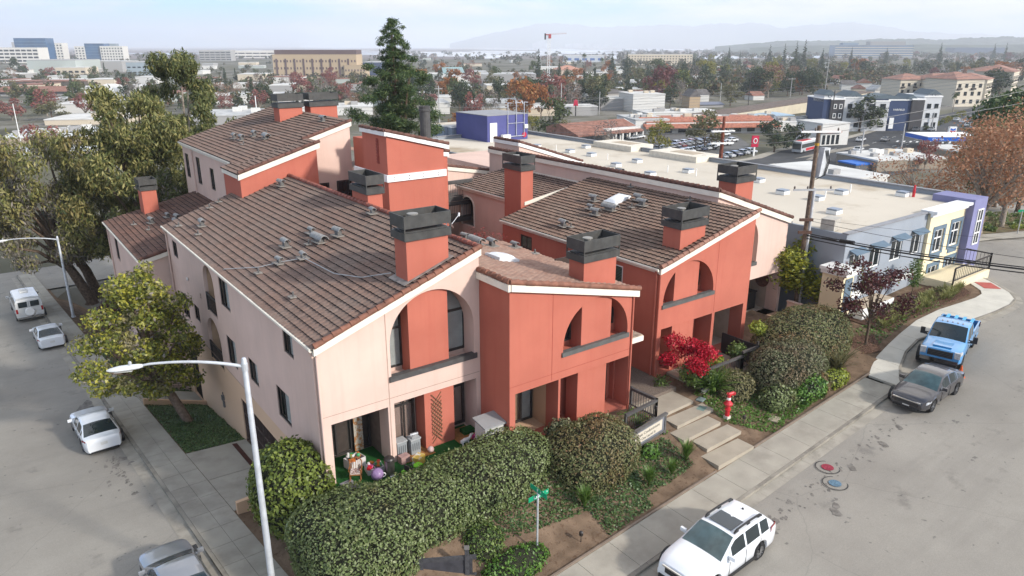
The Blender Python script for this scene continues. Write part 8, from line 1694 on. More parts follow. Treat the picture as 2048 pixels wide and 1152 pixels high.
 apt("cream apartment block with hipped tile roof, leftmost of the row", 1795, 203, 62, 42, 18, -.55, 5); apt("cream apartment block with hipped tile roof, second in the row", 1856, 205, 52, 44, 18, -.55, 4); apt("large cream apartment block with arched bays at the street corner", 1905, 213, 62, 52, 22, -.45, 4); apt("cream apartment block with tile roof running down the avenue side", 1966, 207, 52, 46, 20, .25, 5); apt("cream apartment block at the right edge of the row", 2018, 196, 60, 50, 20, .25, 5); apt("cream upper apartment tower behind the tile roofs", 1972, 172, 60, 30, 20, -.4, 4, 2); apt("low tiled apartment roof behind the front row", 1860, 176, 90, 20, 20, -.5, 5, 1, .25); apt("far tiled apartment block near the right edge", 2000, 160, 60, 22, 20, -.4, 4, 2)
 q = at(1852, 300); R = thing("filling_station", "filling station canopy with blue fascia band and white top", "canopy", q, -.62); k = pxm(q); L_ = 118 * k; h = 17 * k; CB = mat("canopy_blue", (.01, .10, .48), .4); m = MB(); m.box(0, 0, h, L_, 12, h + .25); m.box(-.05, -.05, h + 1.2, L_ + .05, 12.05, h + 1.32); m.build("canopy_deck", WHITEM, R, world=False); m = MB(); m.box(-.1, -.1, h + .1, L_ + .1, 12.1, h + 1.15); m.build("fascia_band", CB, R, world=False)
 for x in (.12, .5, .88): m = MB(); m.box(L_ * x - .3, 5, 0, L_ * x + .3, 5.6, h); m.build("post", WHITEM, R, world=False)
 t_ = text_obj("lettering", "Chevron", .95, WHITEM, None, plane_m((L_ * .17, -.13, h + .62), (1, 0, 0), (0, 0, 1)), .02); t_.parent = R; t_.location = (0, 0, 0)
 q = at(1900, 285); R = thing("pylon_sign", "filling station sign with blue and red chevrons on a white panel", "sign", q, -.62); k = pxm(q); m = MB(); m.box(-.25, -.2, 0, .25, .2, 20 * k); m.build("post", WHITEM, R, world=False); m = MB(); m.box(-7.5 * k, -.35, 12 * k, 7.5 * k, .35, 31 * k); m.build("panel", WHITEM, R, world=False)
 for z, c, nm in ((25 * k, CB, "blue_chevron"), (20.5 * k, mat("chevron_red", (.5, .01, .04), .4), "red_chevron")): m = MB(); a = 5 * k; m.extrude([(-a, -.37, z), (0, -.37, z - 2 * k), (a, -.37, z), (a, -.37, z + 3.4 * k), (0, -.37, z + 1.4 * k), (-a, -.37, z + 3.4 * k)], (0, -.05, 0)); m.build(nm, c, R, world=False)
 m = MB(); m.box(-6.5 * k, -.4, 13 * k, 6.5 * k, -.36, 16 * k); m.build("price_strip", CB, R, world=False)
 # low buildings between the flat roof and the avenue
 block("shop_building", "low tan roofed shop with black framed parapet in front of the avenue", 1752, 345, 70, 22, 14, -.35, mat("tan_canopy", (.26, .22, .17), .8), ROOFPALE, units=3)
 R, w, h = block("carport", "blue topped open carport beside the tan roofed shop", 1710, 345, 42, 14, 6, -.35, mat("carport_dark", (.12, .12, .12), .8), mat("carport_blue", (.02, .14, .50), .6), cat="carport"); block("shop_building", "long pale flat roofed building right of the tan roofed shop", 1800, 340, 110, 18, 16, -.35, MATS["tan_canopy"], ROOFPALE, units=5); block("shop_building", "tan walled low building under the filling station canopy", 1920, 330, 70, 24, 12, -.3, MATS["tan_canopy"], ROOFPALE)
 block("shop_building", "low white roofed shed directly beyond the flat roof edge", 1690, 372, 110, 10, 18, -.2, WALLS[0], ROOFPALE, units=2)
 R = thing("billboard_sign", "white rectangular shop sign above the blue carport", "sign", at(1755, 330), -.5); k = pxm(R.location); m = MB(); m.box(-9 * k, -.1, 20 * k, 9 * k, .1, 31 * k); m.build("panel", WHITEM, R, world=False); m = MB(); m.box(-.15, -.1, 0, .15, .1, 20 * k); m.build("post", BRONZE, R, world=False)
 R = thing("billboard_sign", "dark shop sign on the kerb left of the near utility pole", "sign", at(1588, 343), -.5); k = pxm(R.location); m = MB(); m.box(-8 * k, -.1, 2 * k, 8 * k, .1, 12 * k); m.build("panel", BRONZE, R, world=False)
 R = thing("billboard_sign", "red square sign with white ring emblem at the car park entrance", "sign", at(1507, 312), -.55); k = pxm(R.location); m = MB(); m.box(-.2, -.15, 0, .2, .15, 18 * k); m.build("post", WHITEM, R, world=False); m = MB(); m.box(-7 * k, -.2, 18 * k, 7 * k, .2, 40 * k); m.build("panel", mat("sign_red", (.48, .01, .05), .5), R, world=False); m = MB(); m.tube([(3.6 * k * cos(a), -.24, 30 * k + 4.6 * k * sin(a)) for a in [2 * pi * i / 16 for i in range(17)]], .9 * k, 6); m.build("ring_emblem", WHITEM, R, world=False)
 R = thing("billboard_sign", "small red round topped sign on a pole above the white roofs", "sign", at(1151, 232), -.5); k = pxm(R.location); m = MB(); m.tube([(0, 0, 0), (0, 0, 22 * k)], .25, 6); m.build("post", BRONZE, R, world=False); m = MB(); m.lathe([(0, 0), (4 * k, 0), (4 * k, .4), (0, .4)], (0, 0, 28 * k), 12, 'Y'); m.boxr((0, .2, 22 * k), (9 * k, .4, 5 * k)); m.build("panel", MATS["sign_red"], R, world=False)
 A, B, C2 = at(1490, 240), at(1636, 222), at(1360, 244); R = thing("railway_wall", "long beige retaining wall carrying the railway behind the shops", "wall", A); k = pxm(B); m = MB(); d = (B - A).normalized(); E_ = B + d * 60; S_ = A - d * 90
 m.extrude([S_, E_, E_ + Vector((0, 0, 26 * k)), S_ + Vector((0, 0, 4 * k))], Vector((-d.y, d.x, 0)) * 12); m.build("wall", mat("wall_beige", (.48, .42, .31), .9, .08, .3), R); m = MB(); m.extrude([S_ + Vector((0, 0, 4 * k)), E_ + Vector((0, 0, 26 * k)), E_ + Vector((0, 0, 27.5 * k)), S_ + Vector((0, 0, 5.5 * k))], Vector((-d.y, d.x, 0)) * 12.2); m.build("track_bed", mat("ballast", (.14, .105, .085), .95, .3, 1), R)
 GW = mat("block_grey", (.25, .235, .22), .9, .06)
 block("apartment_building", "grey apartment block with two rows of windows left of the white cube", 1210, 214, 58, 27, 16, -.2, GW, ROOFDK, kind="hip", win=(4, 2, .28, .35), roofh=.12); block("warehouse_building", "blank white cube building behind the parked white vans", 1265, 224, 66, 33, 20, -.45, WALLS[0], ROOFPALE, units=3)
 block("house", "tan brown house with steep gables facing the railway", 1378, 216, 22, 22, 10, -.5, WALLS[3], ROOFDK, cat="house", kind="gableX", roofh=.28); block("house", "grey roofed two storey house beside the tan gabled house", 1398, 208, 20, 18, 10, -.5, WALLS[0], ROOFDK, cat="house", kind="gable", roofh=.25); block("house", "small house with bright orange roof right of the white cube", 1348, 205, 16, 12, 8, -.4, WALLS[1], mat("roof_orange", (.45, .13, .05), .8), cat="house", kind="gable", roofh=.3); block("house", "house with green gable end and brown roof above the railway", 1506, 200, 24, 8, 9, -.4, WALLS[0], ROOFRED, cat="house", kind="gable", roofh=.45)
 block("house", "long low house with dark solar roof beside the railway", 1400, 215, 50, 5, 9, -.4, WALLS[2], mat("solar_dark", (.08, .10, .16), .4), cat="house", kind="gable", roofh=.4)
 for i in range(6):
  p = at(1158 + i * 7 + (100 if i > 3 else 0), 213 - (0 if i < 4 else 1)); o = put("parked_van", CARM[0]); o.location = p; o.scale = (1.3, 1.2, 1.7); o.rotation_euler = (0, 0, -.5); tag(o, "white shuttle van in the row beside the blank white cube", "van", "white vans in the row by the white cube")
 TAN = mat("office_tan", (.43, .33, .22), .9, .05); BRN = mat("office_brown", (.12, .085, .085), .8, .08)
 R, w, h = block("office_building", "wide tan office building with brown penthouse and three rows of windows", 549, 158, 165, 46, 34, -.60, TAN, TAN, win=(26, 3, .42, .32), winm=BRN)
 m = MB(); m.box(w * .02, 2, h + .3, w * 1.0, 32, h + 4.2); m.build("penthouse", BRN, R, world=False)
 for i in range(9): m = MB(); m.box(w * (.035 + i * .107), -.5, 1.5, w * (.055 + i * .107), -.11, h * .84); m.build("dark_bay", BRN, R, world=False)
 R, w, h = block("office_building", "low tan wing at the right end of the wide tan office", 690, 158, 42, 26, 24, -.60, TAN, TAN, win=(7, 2, .4, .35), winm=BRN)
 GB = mat("curtain_glass_blue", (.03, .09, .19), .15, .25, .05, spec=.7); WG = mat("grid_white", (.60, .57, .52), .9, .04)
 block("office_tower", "blue glass office tower slab at the far left", 36, 124, 60, 45, 30, -.55, GB, mat("glass_top", (.20, .24, .27), .6), win=(1, 7, 1.0, .12), winm=mat("glass_band", (.10, .17, .25), .4)); block("office_tower", "white gridded office wing joined to the blue glass tower", 92, 122, 34, 34, 30, -.45, WG, WG, win=(6, 6, .5, .5)); block("office_building", "long white office block with ribbon windows left of the blue tower", 0, 126, 74, 29, 40, -.5, WG, WG, win=(7, 4, .8, .5)); block("office_tower", "pale core block behind the blue glass tower", 28, 112, 10, 26, 20, -.5, WALLS[2], WALLS[2])
 block("office_tower", "second blue glass office block in the far left pair", 174, 122, 36, 33, 30, -.5, GB, MATS["glass_top"], win=(1, 6, 1.0, .12), winm=MATS["glass_band"]); block("office_tower", "white gridded wing right of the second glass block", 204, 122, 42, 28, 30, -.5, WG, WG, win=(8, 5, .5, .5)); block("office_tower", "white gridded wing left of the second glass block", 153, 120, 24, 26, 30, -.5, WG, WG, win=(4, 5, .5, .5)); block("office_tower", "dark flat penthouse band above the second glass block wings", 176, 116, 56, 27, 20, -.5, MATS["glass_top"], MATS["glass_top"])
 SG = WALLS[4]
 block("warehouse_building", "long pale sage warehouse with blue roller door at the left", 58, 148, 92, 26, 60, -.55, SG, WALLS[2], win=None); block("warehouse_building", "pale grey long warehouse continuing right of the sage one", 150, 144, 92, 20, 50, -.55, WALLS[2], ROOFGREY); block("warehouse_building", "cream low warehouse with loading bays in front of the sage warehouse", 112, 149, 58, 13, 30, -.55, WALLS[1], ROOFPALE, win=(5, 1, .6, .4)); block("warehouse_building", "teal grey office shed right of the grey warehouse", 255, 150, 58, 24, 40, -.5, mat("wall_teal", (.28, .33, .36), .9), ROOFGREY, win=(6, 2, .6, .25))
 block("office_building", "white banded mid rise office beyond the far tree belt", 400, 122, 60, 20, 40, -.5, WALLS[2], WG, win=(6, 4, .85, .4)); block("office_building", "long white low office right of the banded mid rise", 462, 116, 84, 14, 40, -.5, WG, WG, win=(6, 2, .9, .35))
 HB = mat("hospital_glass", (.12, .17, .24), .3, .2, .02); R, w, h = block("hospital_building", "wide blue grey banded office complex on the far right horizon", 1668, 116, 144, 24, 60, -.80, HB, WALLS[2], win=(1, 5, 1.0, .35), winm=mat("band_cream", (.52, .47, .38), .8)); m = MB(); m.box(w * .45, 5, h, w * .9, 40, h + 9); m.build("penthouse", WALLS[2], R, world=False); m = MB(); m.box(w * .1, 5, h, w * .3, 40, h + 6); m.build("penthouse", mat("pent_blue", (.2, .26, .33), .7), R, world=False)
 block("warehouse_building", "dark blue long roofed hall on the far right", 1905, 110, 90, 14, 80, -.85, mat("hall_blue", (.08, .11, .17), .7), WALLS[2]); block("office_building", "long cream midrise hotel row beyond the central trees", 1255, 130, 130, 20, 30, -.6, WALLS[1], ROOFPALE, win=(22, 4, .4, .45)); block("office_building", "white and blue stadium like hall right of the crane", 1130, 124, 78, 12, 60, -.65, mat("hall_white", (.5, .52, .55), .8), WALLS[0], win=(5, 1, .6, .5), winm=mat("hall_mural", (.05, .12, .32), .7)); block("warehouse_building", "dark blue low building right of the tan office", 727, 150, 36, 24, 40, -.6, mat("navy_low", (.06, .08, .14), .7), ROOFGREY)
 block("industrial_building", "grey industrial block with dark red stacks in the middle distance", 962, 172, 110, 22, 40, -.6, WALLS[2], ROOFGREY)
 for i, px in enumerate((976, 989, 995, 1007, 1013)): p = at(px, 170); k = pxm(p); m = MB(); m.lathe([(1.4, 0), (1.4, 20 * k), (1.0, 20.5 * k), (0, 21 * k)], (0, 0, 0), 10); o = m.build("stack", mat("stack_red", (.22, .04, .05), .7)); o.location = p; tag(o, "dark red cylindrical stack at the grey industrial block", "stack", "dark red stacks at the industrial block")
 block("shop_building", "cream flat roofed block in the autumn trees at centre", 974, 190, 50, 18, 20, -.5, WALLS[1], ROOFPALE, units=3); block("warehouse_building", "building with pale teal sloped roof beyond the pine", 888, 158, 40, 12, 30, -.5, WALLS[2], mat("roof_teal", (.22, .33, .33), .6), kind="shed", roofh=.35)
 block("house", "pink orange villa roofs beyond the crane base", 1115, 150, 50, 10, 30, -.5, mat("villa_wall", (.55, .42, .33), .9), mat("villa_roof", (.45, .22, .15), .8), cat="house", kind="hip", roofh=.5)
 block("warehouse_building", "large white metal roofed shed with ribs at the left edge", 0, 292, 150, 14, 26, -.35, mat("shed_tan", (.33, .27, .20), .9), mat("metal_roof_white", (.62, .63, .62), .5, .1, .5), units=9); block("warehouse_building", "low white roofed shed below the big ribbed one", 0, 318, 150, 6, 14, -.35, WALLS[2], MATS["metal_roof_white"], units=3); block("warehouse_building", "white hipped roof hall in the left middle distance", 140, 205, 110, 10, 40, -.5, WALLS[0], ROOFPALE, kind="hip", roofh=1.4); block("warehouse_building", "white low hall with thin red band in front of the hipped roof hall", 110, 226, 130, 16, 30, -.5, WALLS[0], ROOFPALE); block("warehouse_building", "long pale roof left of the drooping tree top", 90, 250, 150, 9, 26, -.45, WALLS[1], ROOFPALE, units=3); block("warehouse_building", "white block with tan side in the left distance", 175, 176, 52, 16, 24, -.5, WALLS[1], ROOFPALE); block("shop_building", "long terracotta roofed building at the far left", 0, 192, 130, 8, 20, -.5, WALLS[2], ROOFRED, kind="gable", roofh=.5); block("warehouse_building", "dark long shed with brown roof at the far left", 20, 178, 140, 14, 24, -.5, mat("shed_dark", (.10, .085, .075), .9), ROOFRED); block("warehouse_building", "large grey roof with fence just behind the back house", 385, 250, 170, 16, 30, -.4, WALLS[2], ROOFGREY, units=3); block("warehouse_building", "pale roofed hall behind the twin chimneys", 560, 232, 180, 14, 26, -.45, WALLS[0], ROOFPALE, units=4)
 rg = random.Random(21)
 for i in range(95):                          # low sheds and shops across the flat
  if i < 50: px, py = rg.uniform(-20, 780), rg.uniform(128, 215)
  else: px, py = rg.uniform(780, 1260), rg.uniform(120, 232)
  s = (py - 92) / 60; w_ = rg.uniform(22, 60) * s ** .7; block("warehouse_building", "low pale flat roofed shed in the far commercial district", px, py, w_, rg.uniform(5, 10) * s, rg.uniform(14, 34), -.5 + rg.uniform(-.08, .08), WALLS[rg.choice((0, 0, 0, 1, 2, 4))], rg.choice((ROOFPALE, ROOFPALE, ROOFPALE, ROOFGREY, ROOFRED)), group="pale sheds of the far commercial district", units=0)
 for i in range(60):                          # small houses under the trees on the right
  px, py = rg.uniform(1230, 2040), rg.uniform(126, 196);
  if 1780 < px and py > 150: continue
  s = (py - 92) / 60; block("house", "small gabled house between the trees of the far right neighbourhood", px, py, rg.uniform(14, 20) * s, rg.uniform(6, 8) * s, 9, rg.choice((-.5, -.9, -.2)), WALLS[rg.choice((0, 0, 1, 2))], rg.choice((ROOFDK, ROOFGREY, ROOFRED)), cat="house", kind=rg.choice(("gable", "gableX")), roofh=.32, group="small houses of the far right neighbourhood")
 for i in range(34):
  px, py = rg.uniform(380, 760), rg.uniform(176, 214); fcar(px, py, rg.choice((0, 0, 0, 3, 5)), rg.uniform(0, 6), "parked among the far white sheds", "parked among the far white sheds")
 p = at(1097, 152); R = thing("tower_crane", "white lattice tower crane with red cab standing above the trees", "crane", p, -.75); k = pxm(p); Hc = 78 * k; m = MB(); a = 1.1
 for x, y in ((-a, -a), (a, -a), (a, a), (-a, a)): m.tube([(x, y, 0), (x, y, Hc)], .22, 4)
 n = 16
 for i in range(n):
  z0, z1 = Hc * i / n, Hc * (i + 1) / n
  for (x0, y0), (x1, y1) in (((-a, -a), (a, -a)), ((a, -a), (a, a)), ((a, a), (-a, a)), ((-a, a), (-a, -a))): m.tube([(x0, y0, z0), (x1, y1, z1)], .12, 3, cap=False)
 m.build("mast", WHITEM, R, world=False); m = MB(); CR = mat("crane_red", (.45, .05, .05), .6)
 for y in (-.7, .7): m.tube([(0, y, Hc), (34 * k, y, Hc + 2 * k)], .22, 4);
 m.tube([(0, 0, Hc + 2 * k), (34 * k, 0, Hc + 3.2 * k)], .18, 4); m.build("jib", mat("crane_pale", (.55, .40, .38), .6), R, world=False); m = MB(); m.box(-9 * k, -1, Hc - .5, 0, 1, Hc + .5); m.build("counter_jib", CR, R, world=False); m = MB(); m.box(-9 * k, -1.4, Hc - 9 * k, -6 * k, 1.4, Hc + 2.5 * k); m.build("counterweight", BRONZE, R, world=False); m = MB(); m.box(-1 * k, -1.6, Hc - 7 * k, 4 * k, 1.6, Hc + 1 * k); m.build("cab", CR, R, world=False)
 for i, (px, w_, h_) in enumerate(((1064, 10, 10), (1074, 14, 13), (1090, 9, 9), (1130, 14, 8), (1146, 20, 9), (1172, 10, 7), (1186, 16, 8), (1206, 10, 7), (1225, 12, 5))): block("tower_block", "hazy tower block of the far skyline right of the crane", px, 96.0, w_, h_, 300, -.7, WALLS[2], WALLS[2], group="hazy tower blocks of the far skyline")
 def fpole(px, py, hpx, lb, m_=None, arm=0, dk=1):
  p = at(px, py); k = pxm(p); R = thing("utility_pole" if arm else "light_pole", lb, "pole", p); m = MB(); m.tube([(0, 0, -.5), (0, 0, hpx * k)], [.22 * dk, .15 * dk], 6); m.build("pole", m_ or BRONZE, R, world=False)
  if arm:
   for z in (.94, .87)[:arm]: m = MB(); m.boxr((0, 0, hpx * k * z), (16 * k, .18, .22), -.5); m.build("crossarm", m_ or BRONZE, R, world=False)
 PG = mat("pole_pale", (.42, .41, .40), .7)
 for a_ in ((1311, 218, 58, "dark slim pole rising beside the blank white cube", BRONZE, 0), (1496, 212, 65, "tall dark railway pole with arms above the tracks", BRONZE, 2), (1298, 218, 26, "small crossarm pole in front of the white cube", WOODP, 1), (1649, 190, 62, "pale tall pole above the houses left of the hotel", PG, 0), (1580, 195, 38, "short pale railway pole right of the tall dark one", PG, 1), (1440, 203, 36, "pale railway pole beside the dark solar roof", PG, 0), (1768, 195, 45, "dark pole behind the hotel roofs", BRONZE, 1), (1121, 258, 88, "tall pale pole beside the central conifer", PG, 0), (880, 275, 100, "tall pale pole right of the big pine", PG, 1), (1198, 230, 45, "grey pole among the white roofs at centre", PG, 0), (1658, 270, 86, "dark leaning street pole by the avenue", BRONZE, 0), (1718, 330, 70, "pale street light pole at the avenue corner", PG, 0), (1800, 310, 62, "pale lamp pole in front of the intersection", PG, 0), (515, 238, 45, "white pole right of the eucalyptus", WHITEM, 0), (45, 300, 90, "white pole over the ribbed shed at the left", WHITEM, 0, .6), (1318, 302, 26, "black lamp post in the car park under the yellow tree", BRONZE, 1), (1390, 305, 26, "black lamp post in the car park centre", BRONZE, 1), (1245, 275, 26, "black lamp post in front of the shopfronts", BRONZE, 1), (1862, 262, 36, "pale pole beside the hotel hedges", PG, 0), (1830, 250, 40, "pale pole near the hotel drive", PG, 0), (1965, 262, 48, "traffic signal pole with long arm across the avenue", PG, 0)): fpole(*a_)
 def far_wire(a, b, sag, lb):
  def e(px, py, dist): d = ray(px, py); return CAM + d * (dist / Vector((d.x, d.y)).length)
  wire(lb, e(*a), e(*b), sag, .05, WIREG, "thin wires over the far town")
 for i in range(6): far_wire((1100, 196 + i * 5, 330), (2048, 125 + i * 7, 330), 3, "thin wire strung above the railway and houses")
 for i in range(4): far_wire((700, 212 + i * 8, 260), (1330, 178 + i * 12, 300), 3, "thin wire strung above the central autumn trees")
 # ----- hand placed trees
 for a_ in ((1077, 168, 66, 'conifer', .9), (1118, 168, 48, 'conifer', .8), (1223, 158, 52, 'conifer', 1.1), (1252, 160, 54, 'conifer', .9), (1385, 158, 42, 'conifer', 1.0), (1456, 132, 38, 'conifer', .8), (1478, 136, 32, 'conifer', .7), (1537, 134, 42, 'conifer', .9), (1566, 138, 48, 'conifer', .9), (1589, 140, 54, 'conifer', .9), (1605, 142, 58, 'conifer', 1.0), (1641, 145, 46, 'conifer', .9), (1877, 128, 40, 'conifer', .9), (1985, 120, 32, 'conifer', .9), (2008, 122, 34, 'conifer', 1.1), (1700, 130, 34, 'conifer', .8), (1770, 130, 34, 'conifer', .8), (1168, 138, 32, 'palm', .9), (1203, 148, 34, 'palm', .8), (1707, 150, 34, 'palm', .9), (1905, 225, 42, 'palm', .9), (122, 172, 28, 'palm', .7)): ftree(*a_)
 for a_ in ((1050, 240, 82, 'orange', .95, "large orange and green autumn tree behind the violet plant room"), (1082, 236, 60, 'orange', .8, "second orange autumn tree right of the large one"), (1108, 222, 70, 'red', .9, "pinkish red autumn tree left of the tall pale pole"), (905, 203, 44, 'orange', 1.1, "russet orange tree just right of the big pine"), (978, 240, 55, 'grey', 1.2, "bare pinkish tree above the violet plant room"), (948, 248, 60, 'red', .8, "sparse red tree left of the violet plant room"), (920, 262, 34, 'orange', 1.6, "low bright orange tree left of the violet plant room"), (1065, 262, 28, 'lime', 1.3, "yellow green low tree right of the violet plant room"), (1105, 275, 72, 'green', 1.0, "irregular green conifer standing in front of the strip roof"), (1125, 282, 40, 'olive', 1.2, "olive tree beside the irregular green conifer"), (1215, 292, 50, 'grey', 1.3, "bare branching tree against the strip roof"), (1318, 300, 56, 'lime', 1.1, "bright yellow green tree in the car park"), (1408, 300, 72, 'olive', 1.2, "big olive tree in the middle of the car park"), (1548, 305, 62, 'dark', 1.4, "wide dark tree by the car park entrance"), (1585, 300, 50, 'dark', 1.3, "dark tree in front of the white mission shop"), (1718, 262, 66, 'dark', 1.25, "large dark street tree in front of the hotel"), (1745, 262, 50, 'green', 1.1, "green street tree right of the large dark one"), (1535, 195, 58, 'rust', 1.3, "big tan half bare tree above the railway"), (1545, 152, 26, 'maroon', 1.6, "broad maroon tree below the redwood group"), (1848, 340, 60, 'red', .8, "small red tree in front of the filling station canopy"), (598, 182, 36, 'red', 1.0, "red tree in front of the tan office, left of a pair"), (650, 180, 32, 'red', 1.2, "red tree in front of the tan office, right of a pair"), (172, 232, 42, 'red', 1.3, "bright red tree against the white hall"), (95, 232, 50, 'red', 1.2, "tall red tree in the left middle distance"), (92, 305, 54, 'red', 1.5, "large bare red tree beside the ribbed shed"), (25, 240, 40, 'red', 1.6, "reddish bare trees at the left edge"), (105, 240, 34, 'olive', 2.2, "wide olive tree below the tall red tree"), (40, 152, 34, 'dark', 1.0, "dark purple tinged tree at the far left"), (1460, 212, 40, 'olive', 1.4, "round olive tree next to the railway pole"), (1340, 215, 40, 'dark', 1.0, "dark tree between the white cube and the orange roof"), (1360, 208, 46, 'grey', .8, "white barked bare tree near the orange roof")): ftree(*a_)
 # big autumn trees and pine at the right edge
 def bigtree(lb, px, dist, H, R_, lm, n, size, bm, seed, kind="round", z0=3, lean=(0, 0), extra=None, tr=.3):
  p = atd(px, dist); leafy_tree("autumn_tree" if "autumn" in lb else "pine_tree", lb, "tree", p, H, R_, z0, crown_blobs(np.random.default_rng(seed), 40, R_, H - z0, z0, kind), n, size, lm, bm=bm, tr=tr, limbs=26, seed=seed, shell=.15, extra=extra, lean=lean)
 RU = leafmat("autumn_russet", [(.25, .11, .06), (.36, .17, .09), (.42, .23, .13), (.30, .19, .12)], .6)
 bigtree("large russet autumn tree with pale trunk at the right edge", 1992, 84, 11.5, 6.0, RU, 5200, .17, BARKP, 401); bigtree("second russet autumn tree further back at the right edge", 2035, 98, 14.0, 6.0, RU, 5000, .17, BARKP, 402); bigtree("thin bare autumn tree with few orange leaves left of the russet trees", 1850, 100, 7.2, 6.5, RU, 1700, .14, BARKP, 403, z0=1.2)
 bigtree("big dark green pine at the right edge above the russet trees", 2062, 128, 17, 8.5, LEAF_PINE, 15000, .34, BARK, 405, z0=4); bigtree("smaller dark green pine left of the big one at the right edge", 2012, 132, 11, 5.0, LEAF_PINE, 6000, .34, BARK, 406, z0=2.5)
 sheet_px("verge", [(1955, 470), (2048, 462), (2200, 455), (2200, 420), (2048, 425), (1965, 432)], mat("verge_green", (.12, .10, .045), .95, .5, 1.2, .6, 12, stain=(1.5, (.17, .075, .03), .5, .62, .8)), .06); sheet_px("pavement", [(1940, 487), (2048, 477), (2200, 465), (2200, 458), (2048, 467), (1950, 472)], CONC, .13)
 rg2 = random.Random(8)
 for i in range(26):
  px, py = rg2.uniform(1960, 2046), rg2.uniform(432, 464); p = at(px, py); m = MB(); P, N = blob_points([(0, 0, .3, .55, .55, .4)], 110, np.random.default_rng(500 + i), .3); m.leaves(leafquads(P, N, .13, np.random.default_rng(i))); o = m.build("low_shrub", rg2.choice((LEAF_GRN, LEAF_HEDGE_RED, LEAF_LIME))); o.location = (p.x, p.y, p.z + .05); tag(o, "low garden shrub on the verge under the russet trees", "shrub", "low shrubs on the verge under the russet trees")
 R = thing("street_sign", "far green street name sign at the right edge verge", "street sign", at(2034, 470)); m = MB(); m.tube([(0, 0, 0), (0, 0, 2.6)], .05, 6); m.build("pole", PG, R, world=False); m = MB(); m.boxr((0, 0, 2.6), (.9, .02, .25), -.6); m.build("name_blade", MATS["sign_green"], R, world=False)
 R = thing("traffic_cone", "red marker post standing at the roof edge of the office building", "marker", onz(1828, 385, 5.6)); m = MB(); m.lathe([(.12, 0), (.12, .8), (.08, 1.2), (0, 1.25)], (0, 0, -.6), 8); m.build("marker", MATS["riser_red"], R, world=False)
 # ----- random trees
 def fill(n, x0, x1, y0, y1, hm, sps):
  for i in range(n):
   t = rg.random() ** .8; py = y0 + (y1 - y0) * t; px = rg.uniform(x0, x1);
   if 1420 < px < 1650 and py > 195: continue
   if 1650 < px < 1960 and py > 160: continue
   s = hm * rg.uniform(.7, 1.35); p = at(px, py); ftree(px, py, max(5, s / pxm(p)), rg.choice(sps), rg.uniform(.9, 1.3))
 fill(135, 1230, 2060, 112, 205, 13, ('green', 'dark', 'dark', 'dark', 'olive', 'green', 'rust', 'maroon', 'conifer', 'lime', 'orange', 'grey'))
 fill(90, 760, 1230, 112, 232, 10.5, ('green', 'dark', 'olive', 'rust', 'grey', 'orange', 'red', 'dark', 'cypress'))
 fill(70, -20, 760, 118, 225, 9, ('green', 'dark', 'dark', 'olive', 'grey', 'red', 'rust', 'cypress'))
 for i in range(9): ftree(1852 + i * 9, 262 - i * 3.6, 12, 'lime' if i % 3 else 'green', 1.4, "clipped shrub in the hedge along the avenue beside the hotel, one of a row", None)["group"] = "clipped shrubs along the avenue by the hotel"
town()

